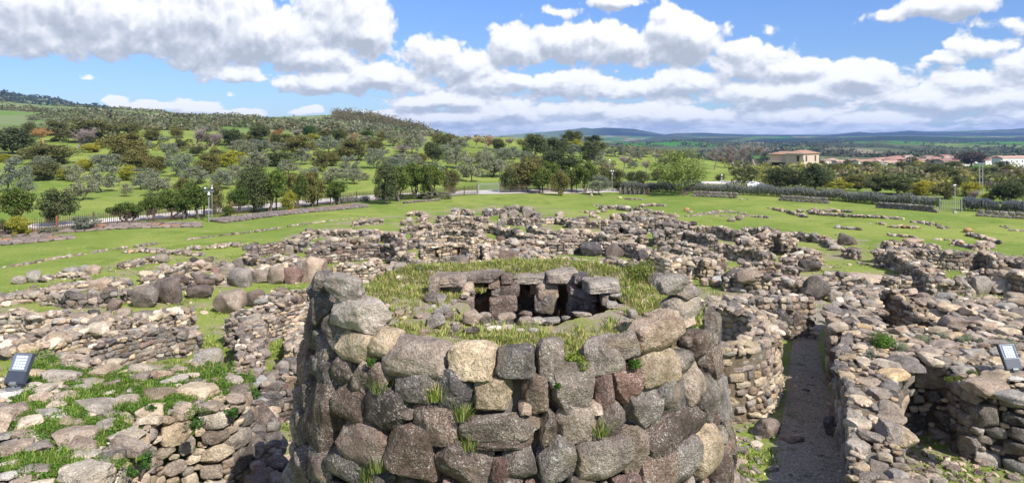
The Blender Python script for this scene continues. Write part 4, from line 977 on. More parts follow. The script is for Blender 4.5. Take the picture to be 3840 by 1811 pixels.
# core split round the recesses: a thinner core sits behind them
cm = Mesh(); nr_ = np.stack([tg[:, 1], -tg[:, 0]], 1) * fside
for i in range(len(ss) - 1):
    a, b = xy[i], xy[i + 1]
    ins = any(h[0] < ss[i] < h[1] for h in hl); f0 = -.05 if ins else .36
    v = [(*(p_ + n_ * o_), z) for z in (-.2, 1.72) for p_, n_ in ((a, nr_[i]), (b, nr_[i + 1])) for o_ in (-.4, f0)]
    cm.add(v, [(0, 1, 3, 2), (4, 6, 7, 5), (0, 4, 5, 1), (2, 3, 7, 6), (1, 5, 7, 3), (0, 2, 6, 4)])
    if ins:
        for z0_, z1_ in ((-.2, .76), (1.62, 1.74)):
            v = [(*(p_ + n_ * o_), z) for z in (z0_, z1_) for p_, n_ in ((a, nr_[i]), (b, nr_[i + 1])) for o_ in (-.04, .40)]
            cm.add(v, [(0, 1, 3, 2), (4, 6, 7, 5), (0, 4, 5, 1), (2, 3, 7, 6), (1, 5, 7, 3), (0, 2, 6, 4)])
o = cm.build('earth_fill', M_CORE, nh, (w[2][0], w[2][1], 0)); o.location = (0, 0, 0)
for h in hl:
    a = (h[0] + h[1]) / 2; c = np.array([np.interp(a, ss, xy[:, 0]), np.interp(a, ss, xy[:, 1])]); d = np.array([np.interp(a, ss, tg[:, 0]), np.interp(a, ss, tg[:, 1])])
    n_ = np.array([d[1], -d[0]]) * fside; st = Stones(); st.add((c[0] + n_[0] * .3, c[1] + n_[1] * .3, 1.72), ((h[1] - h[0]) * 1.5, .22, .8), frame(d), 'l', lod=9)
    o = st.build('lintel', MS_MID, nh, (w[2][0], w[2][1], 0)); o.location = (0, 0, 0)
tag(nh, 'tan stone hut wall with two dark square niches behind the tower', 'wall', HUTS)

# ------------------------------------------------------------------ boulders lying by themselves
BLD = [('A', 1750, 880, 300, 240, 'g'), ('A', 2040, 810, 330, 270, 'b'), ('A', 2430, 680, 330, 140, 'b'), ('A', 2410, 810, 300, 150, 'b'), ('A', 1240, 710, 310, 130, 'k'), ('A', 1390, 965, 150, 120, 'b'), ('A', 1135, 535, 160, 100, 'k'),
       ('A', 1022, 512, 110, 72, 'p'), ('A', 865, 522, 200, 55, 'p'), ('A', 230, 650, 150, 80, 'p'), ('A', 405, 615, 145, 125, 'p'), ('A', 1955, 400, 130, 100, 'm'), ('A', 1330, 795, 140, 90, 'b'), ('A', 805, 832, 190, 90, 'l'),
       ('A', 320, 825, 310, 95, 'p'), ('A', 1130, 930, 150, 80, 'l'), ('A', 1130, 1075, 160, 110, 'c'), ('A', 1270, 1130, 145, 140, 'm'), ('A', 930, 1150, 320, 130, 'k'), ('A', 1740, 1130, 265, 165, 'g'), ('A', 1460, 1145, 210, 130, 'k'),
       ('A', 750, 1105, 210, 120, 'm'), ('A', 540, 1090, 230, 80, 't'), ('A', 1500, 1040, 160, 90, 'm'), ('A', 60, 940, 120, 60, 'l'), ('A', 700, 910, 200, 90, 'p'),
       ('B', 1530, 1040, 270, 260, 'k'), ('B', 1290, 1090, 200, 190, 'r'), ('B', 1090, 1095, 200, 190, 'k'), ('B', 1370, 985, 150, 120, 'g'), ('B', 885, 1105, 240, 140, 'm'), ('B', 660, 1125, 290, 200, 'm'),
       ('B', 180, 1150, 360, 150, 'b'), ('B', 620, 965, 140, 130, 'g'), ('B', 480, 1025, 170, 130, 'm'), ('B', 345, 1055, 90, 105, 'r'), ('B', 1310, 680, 140, 75, 't'), ('B', 1230, 780, 110, 110, 'k'), ('B', 90, 900, 90, 70, 'c'), ('B', 265, 890, 110, 60, 'c'),
       ('B', 2510, 900, 160, 70, 'c'), ('B', 1410, 715, 90, 70, 'c'), ('B', 1325, 625, 90, 30, 'c'), ('B', 2270, 415, 150, 50, 'm'),
       ('C', 1030, 925, 240, 140, 'g'), ('C', 1685, 880, 320, 150, 'b'), ('C', 1530, 655, 100, 80, 'r'), ('C', 1540, 465, 80, 80, 'g'), ('C', 2250, 345, 100, 65, 'p'), ('C', 2260, 430, 100, 95, 'k'), ('C', 1860, 330, 120, 120, 'm'),
       ('C', 1690, 335, 130, 75, 'm'), ('C', 1570, 375, 100, 80, 'm'), ('C', 365, 440, 70, 60, 'm'), ('C', 430, 412, 75, 60, 'p'), ('C', 1270, 575, 130, 75, 'g'), ('C', 220, 895, 120, 55, 'c'), ('C', 1150, 325, 110, 45, 'g'), ('C', 2420, 425, 110, 60, 'b'),
       ('D', 275, 400, 150, 60, 'b'), ('D', 1840, 985, 150, 130, 'b'), ('D', 1310, 975, 220, 120, 'c'), ('D', 1720, 885, 110, 100, 'p'), ('D', 1870, 1080, 160, 80, 'w'), ('D', 1920, 1140, 180, 90, 'w'), ('D', 1345, 385, 70, 60, 'b'), ('D', 1960, 985, 100, 90, 'b'),
       ('D', 2255, 1040, 170, 130, 'b'), ('D', 2260, 865, 170, 50, 'p'), ('D', 980, 625, 120, 60, 'o'), ('D', 1530, 280, 60, 40, 'o'), ('D', 1570, 305, 60, 30, 'k'), ('D', 530, 295, 60, 35, 'm'), ('D', 1925, 300, 40, 30, 'o'),
       ('D', 2070, 410, 90, 45, 'm'), ('D', 2160, 395, 80, 50, 'm'), ('D', 380, 112, 36, 36, 'k'), ('D', 510, 102, 30, 18, 'p'), ('D', 720, 133, 50, 18, 'l'), ('D', 2195, 157, 36, 14, 'p'), ('D', 2270, 154, 34, 14, 'p'),
       ('D', 490, 590, 90, 60, 't'), ('D', 370, 785, 250, 165, 'c'), ('D', 655, 800, 210, 155, 'b'), ('D', 535, 765, 110, 90, 't'), ('D', 900, 800, 150, 130, 'd'), ('D', 1000, 870, 110, 150, 'c'), ('D', 210, 730, 120, 90, 'b'), ('D', 130, 800, 110, 80, 'p'), ('D', 720, 940, 230, 100, 'm'), ('D', 880, 980, 220, 110, 'm'), ('D', 630, 950, 110, 110, 'b'),
       ('E', 1230, 375, 160, 90, 'p'), ('E', 2150, 185, 150, 110, 'd'), ('E', 2255, 190, 80, 90, 'd'), ('E', 2040, 262, 120, 60, 'p'), ('E', 1730, 500, 230, 130, 'd'), ('E', 970, 375, 160, 55, 'g'), ('E', 1240, 85, 90, 30, 'o'),
       ('E', 800, 670, 250, 220, 'c'), ('E', 965, 575, 180, 130, 'b'), ('E', 1130, 715, 340, 150, 'b'), ('E', 1460, 690, 280, 150, 'b'), ('E', 1790, 775, 320, 260, 'd'), ('E', 2050, 635, 260, 130, 'g'), ('E', 2030, 745, 190, 110, 'g'),
       ('E', 1570, 655, 120, 80, 'p'), ('E', 1280, 612, 120, 65, 'k'), ('E', 1370, 585, 110, 100, 'k'), ('E', 1490, 595, 130, 80, 'k'), ('E', 2040, 860, 180, 110, 'p'), ('E', 590, 690, 130, 70, 'k'), ('E', 450, 680, 100, 80, 'k'),
       ('F', 700, 660, 480, 130, 'k'), ('F', 1750, 765, 470, 130, 'p'), ('F', 2045, 735, 250, 200, 'p'), ('F', 2310, 750, 300, 180, 'p'), ('F', 2480, 875, 230, 120, 'p'), ('F', 1250, 195, 220, 75, 'k'), ('F', 1050, 215, 120, 50, 'm'),
       ('F', 1905, 45, 100, 50, 'o'), ('F', 1785, 205, 110, 70, 'k'), ('F', 1860, 455, 100, 45, 'l'), ('F', 1860, 553, 80, 30, 'l'), ('F', 1820, 620, 130, 40, 'p'), ('F', 2060, 195, 110, 40, 'l'), ('F', 2140, 215, 90, 45, 'l'), ('F', 470, 465, 50, 30, 'l'),
       ('F', 2540, 430, 90, 80, 'r'), ('F', 980, 510, 80, 25, 'l'), ('F', 1540, 470, 80, 40, 'p'), ('L5', 1095, 370, 140, 100, 'm'), ('L5', 1215, 350, 80, 75, 'b'), ('L5', 985, 650, 120, 100, 'p'), ('L5', 690, 440, 105, 55, 'g'),
       ('L5', 370, 460, 120, 70, 'm'), ('L5', 500, 450, 60, 45, 'l'), ('L5', 690, 560, 60, 55, 'g'), 
       ('G', 1050, 240, 30, 30, 'c'), ('T8', 345, 1010, 95, 45, 'k'), ('T8', 225, 965, 120, 85, 'g'), ('T8', 548, 965, 95, 90, 'd'), ('T8', 565, 880, 80, 150, 'm')]
for T, x, y, w, h, tn in BLD:
    big = w / TILES[T][2] > 40
    loose(T, x, y, w * 1.08, h * 1.08, tn, z=0.0, name='boulder', cat='boulder', grp='boulders among the ruins', look=('big ' if big else 'small ') + LOOK[tn].replace('stone', 'boulder'), flat=1.2, depthk=.8)

# ------------------------------------------------------------------ near masonry: built as bodies with stone faces and a slabby top
def mass(name, label, poly, z, facelines, sizes, mix, fmix, tris, fz0=0.0, slabs=(), soil=M_CORE, ztilt=0.0, fsizes=(1.0, .7, .45, .28), ftries=(140, 260, 500, 900)):
    cx_ = sum(p[0] for p in poly) / len(poly); cy_ = sum(p[1] for p in poly) / len(poly)
    root = empty(name, (cx_, cy_, 0)); tag(root, label, 'masonry')
    st = Stones(); fixed = []
    zz = lambda x, y: z + .08 * nz(x * .9 + y * .6) + ztilt * (y - cy_)
    for (x, y, w, h, tn) in slabs: fixed.append((x, y, max(w, h) * .42))
    for x, y, r in dart_poly(poly, sizes, tris, fixed=tuple(fixed)):
        w = 2 * r * random.uniform(.95, 1.2); h = w * random.uniform(.55, .95)
        st.add((x, y, zz(x, y) + random.uniform(-.06, .05) * w), (w, h, w * random.uniform(.3, .5)), rot_rand(.6), random.choice(MIX[mix]))
    for (x, y, w, h, tn) in slabs:
        R_ = frame((1, random.gauss(0, .3)), tilt=-PI / 2 + random.gauss(0, .08)); st.add((x, y, zz(x, y) + .02), (w, h, min(w, h) * .4), R_, tn, jit=.1)
    o = st.build('top_stones', MS_NEAR, root, (cx_, cy_, 0)); o.location = (0, 0, 0)
    fs_ = Stones()
    for line in facelines:
        seg = [np.array(p[:2], float) for p in line]
        xy, tg, ss, L = resample(line, .25)
        H0, H1 = fz0, z - .05
        k = L * (H1 - H0) / 12
        items = dart_line(L, H0, H1, fsizes, [int(n * max(1, k)) for n in ftries], (.5, .95))
        for a, b, w, h in items:
            p = np.array([np.interp(a, ss, xy[:, 0]), np.interp(a, ss, xy[:, 1])]); d = np.array([np.interp(a, ss, tg[:, 0]), np.interp(a, ss, tg[:, 1])])
            fr = frame(d, roll=random.gauss(0, .12), tilt=random.gauss(0, .06)); n_ = fr[:, 2]
            if inpoly(p[0] + n_[0] * .2, p[1] + n_[1] * .2, poly)[0]: fr = frame(-d, roll=random.gauss(0, .12)); n_ = fr[:, 2]
            dep = max(.2, min(w, h) * .9); c = p - n_[:2] * (dep * .3)
            fs_.add((c[0], c[1], b), (w * 1.1, h * 1.1, dep), fr, random.choice(MIX[fmix] if w > .35 else MIX[mix]))
    if fs_.L:
        o = fs_.build('face_stones', MS_NEAR, root, (cx_, cy_, 0)); o.location = (0, 0, 0)
    cm = Mesh(); n = len(poly)
    vs = []; pa = np.array([p[:2] for p in poly]); inn = []
    for i in range(n):
        e = pa[(i + 1) % n] - pa[i - 1]; e /= max(np.linalg.norm(e), .01); nn = np.array([-e[1], e[0]])
        if not inpoly(*(pa[i] + nn * .12), poly)[0]: nn = -nn
        inn.append(pa[i] + nn * .24)
    for zq in (-.3, 1):
        for q in inn:
            vs.append((q[0], q[1], zq if zq < 0 else zz(*q) - .07))
    fsx = [tuple(range(n, 2 * n)), tuple(range(n - 1, -1, -1))] + [(k, (k + 1) % n, n + (k + 1) % n, n + k) for k in range(n)]
    cm.add(vs, fsx); o = cm.build('earth_fill', soil, root, (cx_, cy_, 0)); o.location = (0, 0, 0)
    return root, zz
def PP(L, z): return [P(x, y, z)[:2] for x, y in L]
M_SOILG, nt = new_mat('soil_with_moss'); nb = NB(nt); p = pos(nb)
a_ = nb.noise(p, 1.4, 6, .6); b_ = nb.noise(p, 20, 4, .7)
nb.bsdf(nb.mix(nb.step(a_, .42, .55), nb.mix(b_, (.14, .11, .08), (.36, .29, .21)), nb.mix(b_, (.03, .055, .012), (.13, .20, .04))), 1, nb.bump(b_, .8, .05), .05)
# left lobe: flat slabs with green between, a tall face toward the gap
LZ = 4.0
def LL(x, y): return tp('LL', x, y)
lobe = PP([LL(-500, 700), LL(-300, 500), LL(60, 420), LL(400, 420), LL(800, 390), LL(1300, 370), LL(1750, 395), LL(1880, 470), LL(1860, 560), LL(1650, 650), LL(1480, 640), LL(1350, 680), LL(1200, 720), LL(1050, 850), LL(900, 1010), LL(700, 1300), LL(500, 1700), LL(-900, 1900)], LZ)
SL = [(720, 640, 360, 120, 'p'), (345, 720, 220, 100, 'p'), (560, 880, 320, 190, 'k'), (120, 980, 230, 200, 'k'), (300, 960, 180, 150, 'm'), (110, 690, 270, 170, 'k'), (790, 780, 150, 120, 'p'), (295, 540, 150, 110, 'l'), (800, 1030, 170, 150, 'g'),
      (280, 1130, 240, 110, 'p'), (480, 600, 220, 90, 'k'), (1300, 470, 160, 90, 'l'), (1030, 505, 90, 80, 'k'), (1470, 470, 140, 50, 'p'), (1140, 505, 90, 45, 'l'), (680, 460, 330, 60, 'k'), (960, 620, 200, 90, 'l'), (640, 1030, 210, 130, 'l'),
      (480, 720, 110, 110, 'w'), (60, 1180, 140, 80, 'w'), (590, 520, 170, 70, 'l'), (1790, 540, 170, 110, 'g'), (460, 1130, 120, 90, 'k'), (940, 860, 200, 140, 'l'), (930, 430, 130, 40, 'l'), (30, 880, 120, 80, 'p'), (180, 870, 200, 60, 'p')]
slabs = []
for x, y, w, h, tn in SL:
    px, py = LL(x, y); X, Y, _ = P(px, py, LZ); k = Y / FOC / 1.989; slabs.append((X, Y, w * k, h * k / ((CAMH - LZ) / Y) * .8, tn))
fl = PP([LL(1895, 520), LL(1860, 575), LL(1650, 660), LL(1480, 650), LL(1350, 690), LL(1180, 740), LL(1030, 860), LL(900, 1010), LL(760, 1250), LL(650, 1500)], LZ)
lroot, lz = mass('flat_topped_masonry', 'broad flat-topped masonry of pale slabs with green plants, beside the tower', lobe, LZ, [fl[::-1]], (1.2, .8, .5, .3, .18), 'pale', 'rubble', (500, 900, 2200, 4000, 6000), slabs=slabs, soil=M_SOILG, fsizes=(.85, .6, .4, .26), ftries=(60, 220, 500, 1100))
fl2 = PP([LL(1895, 520), LL(1890, 440), LL(1860, 400)], LZ)
w = [P(985, 1370, 3.1)[:2], P(1000, 1480, 3.1)[:2], P(1000, 1640, 3.1)[:2], P(1005, 1811, 3.1)[:2], P(1010, 2000, 3.1)[:2]]
st = masonry(w, 0, 2.1, 1.0, .5, 'dark', ragged=.12); root = empty('ruined_wall', (w[2][0], w[2][1], 0)); o = st.build('stonework', MS_NEAR, root, (w[2][0], w[2][1], 0)); o.location = (0, 0, 0)  # shade of the gap put into the stone tones by the dark mix
o = st.core.build('earth_fill', M_CORE, root, (w[2][0], w[2][1], 0)); o.location = (0, 0, 0); tag(root, 'wall of rounded boulders toned dark for shade in the narrow gap left of the tower', 'wall', HUTS)
# right mass with the sunken room
RZ = 3.0
def T8(x, y): return tp('T8', x, y)
mr = PP([T8(640, 470), T8(800, 470), T8(1080, 480), T8(1500, 510), T8(2100, 560), T8(2100, 900), T8(1700, 800), T8(1441, 770), T8(1340, 745), T8(1160, 720), T8(1080, 655), T8(960, 622), T8(850, 640), T8(830, 740), T8(840, 900), T8(855, 1080), T8(920, 1400), T8(760, 1500), T8(620, 1200), T8(612, 900), T8(600, 740), T8(540, 640), T8(560, 560)], RZ)
RS_ = [(885, 655, 150, 85, 'g'), (1020, 635, 120, 65, 'l'), (990, 600, 140, 40, 'p'), (1250, 755, 190, 95, 'k'), (1150, 680, 110, 60, 'p'), (770, 660, 90, 50, 'l'), (680, 645, 60, 50, 'l'), (1200, 600, 120, 50, 'p'), (1340, 600, 110, 45, 'p'), (1420, 640, 100, 40, 'l'), (1300, 560, 130, 40, 'm'),
       (1400, 720, 120, 55, 'k'), (1060, 560, 130, 45, 'k'), (1400, 820, 130, 90, 'p')]
slabs = []
for x, y, w, h, tn in RS_:
    px, py = T8(x, y); X, Y, _ = P(px, py, RZ); k = Y / FOC / 1.264; slabs.append((X, Y, w * k, h * k / ((CAMH - RZ) / Y) * .7, tn))
face_room = PP([T8(2100, 905), T8(1700, 805), T8(1441, 775), T8(1340, 750), T8(1160, 725), T8(1080, 660), T8(960, 627), T8(855, 645), T8(835, 740), T8(845, 900), T8(860, 1080), T8(925, 1400)], RZ)
face_path = PP([T8(760, 1500), T8(622, 1200), T8(612, 900), T8(600, 740), T8(540, 640), T8(560, 560), T8(640, 470)], RZ)
rroot, rz_ = mass('path_side_masonry', 'high rubble-topped masonry around a sunken round room, right of the gravel path', mr, RZ, [face_room[::-1], face_path[::-1]], (1.0, .7, .45, .3, .2), 'tan', 'grey', (260, 700, 2200, 4000, 5000), slabs=slabs, fz0=-.3, soil=M_CORE)
# rubble plateau behind it
pl = PP([tp('F', 600, 700), tp('F', 850, 720), tp('F', 1150, 830), tp('F', 1500, 850), tp('F', 2000, 870), tp('F', 2650, 880), tp('F', 3000, 1000), tp('F', 3000, 1250), tp('F', 2576, 1230), tp('F', 1660, 1190), tp('F', 1640, 1000), tp('F', 1450, 960), tp('F', 1200, 890), tp('F', 900, 800)], 2.8)
mass('rubble_platform', 'wide platform heaped with flat pale rubble behind the floodlit masonry', pl, 2.8, [], (1.1, .8, .5, .34, .22), 'rubble', 'mixed', (300, 900, 2500, 4000, 5000))
st_ = PP([tp('F', 560, 720), tp('F', 820, 760), tp('F', 860, 900), tp('F', 870, 1050), tp('F', 780, 1214), tp('F', 250, 1214), tp('F', 200, 1100), tp('F', 190, 1000), tp('F', 300, 900), tp('F', 420, 810)], 2.9)
mass('rubble_platform', 'high wall top of layered stones at the bend of the gravel path', st_, 2.9, [[st_[i] for i in (5, 6, 7, 8, 9, 0)][::-1]], (.9, .65, .42, .28), 'rubble', 'mixed', (200, 500, 1500, 3000), fz0=0)
# hut on the left side of the path: ring wall 3 m high, outer face toward the viewer
ringp = [P(2640, 1130, 3)[:2], P(2700, 1140, 3)[:2], P(2780, 1156, 3)[:2], P(2850, 1180, 3)[:2], P(2880, 1225, 3)[:2], P(2850, 1275, 3)[:2], P(2790, 1302, 3)[:2], P(2710, 1305, 3)[:2], P(2640, 1290, 3)[:2]]
st = masonry(ringp, 0, 3.0, 1.5, .46, 'tan', ragged=.04, flat=.66)
X, Y = ringp[4]; root = empty('round_hut_wall', (X, Y, 0)); o = st.build('stonework', MS_NEAR, root, (X, Y, 0)); o.location = (0, 0, 0)
o = st.core.build('earth_fill', M_CORE, root, (X, Y, 0)); o.location = (0, 0, 0)
tag(root, 'tall curved hut wall of tan stones between the tower and the gravel path', 'wall', HUTS)
# wall above it, along the far bend of the path
w = wpts('E', [(500, 860), (700, 880), (900, 870), (1100, 850), (1300, 830), (1500, 830), (1610, 870)], 2.4)
st = masonry(w, 0, 2.4, 2.0, .46, 'mixed', ragged=.06); root = empty('ruined_wall', (w[3][0], w[3][1], 0)); o = st.build('stonework', MS_NEAR, root, (w[3][0], w[3][1], 0)); o.location = (0, 0, 0)
o = st.core.build('earth_fill', M_CORE, root, (w[3][0], w[3][1], 0)); o.location = (0, 0, 0)
tag(root, 'wide rubble-topped wall with leaning dark slabs at the path bend', 'wall', HUTS)
for (x, y, w_, h_, tn, rl) in ((1400, 1110, 250, 170, 'c', .7), (1570, 1120, 120, 170, 'b', 0)):
    px, py = tp('E', x, y); D = 37.6; k = D / FOC / 3.22; c = ((px - CX) / FOC * D, D, CAMH - (py - HZ) / FOC * D)
    s2 = Stones(); s2.add(c, (w_ * k, h_ * k, .5), frame((1, .15), roll=-rl), tn, lod=9); o = s2.build('leaning_slab', MS_NEAR, root, (w[3][0], w[3][1], 0)); o.location = (0, 0, 0)
# gravel path between the high walls
M_PATH, nt = new_mat('gravel_path'); nb = NB(nt); p = pos(nb)
v = nb.node('ShaderNodeTexVoronoi', inp={'Scale': 22}); nt.links.new(p, v.inputs['Vector']); vs_ = nb.node('ShaderNodeSeparateColor'); nt.links.new(v.outputs['Color'], vs_.inputs[0])
c = nb.mix(vs_.outputs[0], (.15, .125, .095), (.43, .365, .285)); n_ = nb.noise(p, 1.3, 5, .65); c = nb.mix(nb.step(n_, .5, .75), c, (.10, .12, .05))
nb.bsdf(c, 1, nb.bump(v.outputs['Distance'], .7, .04), .05)
lft = [P(2810, 1900), P(2830, 1811), P(2860, 1700), P(2900, 1580), P(2925, 1490), P(2940, 1400), P(2950, 1330), P(2960, 1270), P(2990, 1220), P(3015, 1160), P(3000, 1135), P(2960, 1110)]
rgt = [P(3270, 1900), P(3240, 1811), P(3200, 1700), P(3170, 1580), P(3140, 1490), P(3110, 1400), P(3090, 1330), P(3085, 1270), P(3100, 1220), P(3115, 1160), P(3110, 1120), P(3080, 1085)]
cm = Mesh(); vs = []; fs = []
for a, b in zip(lft, rgt):
    for k in range(7):
        t = k / 6; x = a[0] * (1 - t) + b[0] * t; y = a[1] * (1 - t) + b[1] * t; vs.append((x, y, tz(x, y) + .03 + (.0 if 0 < k < 6 else -.10)))
for i in range(len(lft) - 1):
    for k in range(6): q0 = i * 7 + k; fs.append((q0, q0 + 1, q0 + 8, q0 + 7))
cm.add(vs, fs); tag(cm.build('gravel_path', M_PATH, smooth=True), kind='structure')
# ------------------------------------------------------------------ trees and bushes
def leaf_cards(C, R, n, size, tones, rs, up=.35, squash=1.0):
    """n leaf-sized faces spread through clumps: C centres (k,3), R radii"""
    k = rs.randint(0, len(C), n)
    d = rs.normal(size=(n, 3)); d /= np.linalg.norm(d, axis=1, keepdims=True)
    r = rs.uniform(.55, 1.0, n) ** .6
    c = C[k] + d * (R[k] * r)[:, None] * np.array([1, 1, squash])
    nrm = d * .8 + rs.normal(size=(n, 3)) * .7 + np.array([0, 0, up]); nrm /= np.linalg.norm(nrm, axis=1, keepdims=True)
    a = np.cross(nrm, rs.normal(size=(n, 3))); a /= np.maximum(np.linalg.norm(a, axis=1, keepdims=True), 1e-6); b = np.cross(nrm, a)
    s = size * rs.uniform(.6, 1.5, n)[:, None]
    v = np.stack([c - a * s, c - b * s * .55, c + a * s, c + b * s * .55], 1).reshape(-1, 3)
    q = np.arange(n * 4).reshape(n, 4)
    t = np.array(tones)[rs.randint(0, len(tones), n)] * rs.uniform(.86, 1.16, (n, 1))
    ct = rs.uniform(.86, 1.14, len(C))[k][:, None]        # clumps differ a little: older and younger shoots
    return v, q, np.repeat(t * ct, 4, axis=0)
def crown_clumps(rs, k, w=.5, z0=.3, z1=1.0, rmin=.10, rmax=.2, shape='round', gap=.0):
    C = []; R = []
    tries = 0
    while len(C) < k and tries < 5000:
        tries += 1
        u = rs.uniform(-1, 1, 3)
        if np.linalg.norm(u) > 1: continue
        if np.linalg.norm(u) < .45 and rs.rand() < .7: continue
        z = z0 + (z1 - z0) * (u[2] * .5 + .5)
        f = 1.0
        if shape == 'flat': f = 1.0 if u[2] > -.2 else .8
        if shape == 'cone': f = 1.05 - .8 * (u[2] * .5 + .5)
        if shape == 'vase': f = .65 + .4 * (u[2] * .5 + .5)
        r = rs.uniform(rmin, rmax)
        lim = max(w - r * .7, .02)
        c = np.array([u[0] * lim * f * 1.15, u[1] * lim * f * 1.15, min(z, z1 - r * .6)])
        if gap and rs.rand() < gap and (math.sin(c[0] * 9 + 2) * math.sin(c[1] * 8 + c[2] * 7)) > .2: continue
        C.append(c); R.append(r)
    return np.array(C), np.array(R)
KIND = {  # tones, clump count, leaves, leaf size, crown z0, shape, clump radii, trunk
 'O': dict(t=[(0.246, 0.263, 0.179), (0.179, 0.202, 0.123), (0.336, 0.342, 0.258)], k=30, n=3000, s=.021, z0=.12, rr=(.08, .17), tr=.5, gap=.35, look='silvery olive tree', nm='olive_tree'),
 'D': dict(t=[(.10, .125, .045), (.07, .09, .03), (.15, .165, .065)], k=40, n=4200, s=.022, z0=.14, rr=(.1, .2), tr=.4, gap=.15, look='dark evergreen oak', nm='oak_tree'),
 'B': dict(t=[(0.161, 0.161, 0.05), (0.105, 0.119, 0.036), (0.238, 0.21, 0.077)], k=36, n=4000, s=.021, z0=.08, rr=(.1, .2), tr=.3, gap=.15, look='brown green mastic bush', nm='mastic_bush'),
 'Y': dict(t=[(0.364, 0.364, 0.042), (0.252, 0.28, 0.042), (0.448, 0.392, 0.056)], k=30, n=3400, s=.023, z0=.06, rr=(.1, .2), tr=.3, gap=.2, look='yellow green shrub', nm='shrub'),
 'F': dict(t=[(0.084, 0.14, 0.025), (0.14, 0.196, 0.035), (0.084, 0.14, 0.025), (0.14, 0.196, 0.035), (0.049, 0.084, 0.02), (0.084, 0.14, 0.025), (.2, .19, .05)], k=34, n=3800, s=.023, z0=.3, rr=(.09, .17), tr=.9, gap=.3, look='glossy laurel tree', nm='laurel_tree'),
 'P': dict(t=[(0.224, 0.28, 0.062), (0.157, 0.213, 0.045), (0.291, 0.325, 0.101)], k=60, n=6000, s=.013, z0=.2, rr=(.07, .14), tr=1.0, gap=.6, look='big pale green spring tree', nm='spring_tree'),
 'C': dict(t=[(0.063, 0.084, 0.028), (0.042, 0.056, 0.021), (0.14, 0.119, 0.049)], k=26, n=3400, s=.02, z0=.35, rr=(.08, .15), tr=1.0, gap=.3, look='dark flat-topped cedar', nm='cedar_tree', shape='flat'),
 'G': dict(t=[(0.077, 0.147, 0.031), (0.056, 0.105, 0.025)], k=34, n=4000, s=.022, z0=.1, rr=(.1, .2), tr=.4, gap=.1, look='round deep green tree', nm='round_tree'),
 'R': dict(t=[(0.105, 0.081, 0.063), (0.07, 0.059, 0.048), (0.14, 0.105, 0.077)], k=44, n=4600, s=.02, z0=.25, rr=(.1, .18), tr=.6, gap=.3, look='broad brownish pine', nm='pine_tree', shape='flat'),
 'N': dict(t=[(0.042, 0.063, 0.028), (0.028, 0.045, 0.021)], k=26, n=2400, s=.03, z0=.02, rr=(.1, .2), tr=.4, gap=0, look='slim dark cypress', nm='cypress_tree', shape='cone')}
def bare_mesh(rs, col, dens=1.0, spread=.5, broom=False):
    m = Mesh()
    def br(p, d, L, r, lev):
        n = 3; pts = [p]; q = p.copy(); dd = d.copy()
        for i in range(n):
            dd = dd + rs.normal(size=3) * .16; dd[2] += .05; dd /= np.linalg.norm(dd); q = q + dd * L / n; pts.append(q.copy())
        m.tube([tuple(x) for x in pts], [r * (1 - .5 * i / n) for i in range(n + 1)], 3 if lev > 1 else 5, col, cap=False)
        if lev >= 4: return
        k = [0, 6, 5, 6, 6][lev] if lev else (7 if broom else 4)
        for j in range(int(k * dens + .5)):
            a = pts[rs.randint(1, n + 1)] if lev else pts[-1] if not broom else pts[rs.randint(1, n + 1)]
            nd = dd * .75 + rs.normal(size=3) * (.55 if lev else .6); nd[2] = abs(nd[2]) * .8 + .15; nd /= np.linalg.norm(nd)
            br(a, nd, L * rs.uniform(.55, .8), r * .5, lev + 1)
    br(np.array([0, 0, 0.]), np.array([rs.normal() * .1, rs.normal() * .1, 1.]), .22 if not broom else .15, .022, 0)
    v = np.concatenate(m.v); hx = max(abs(v[:, 0]).max(), abs(v[:, 1]).max())
    m.v = [v * np.array([.5 / hx, .5 / hx, 1 / v[:, 2].max()])]
    m.c = [np.concatenate(m.c)]
    return m
TREEM = {}
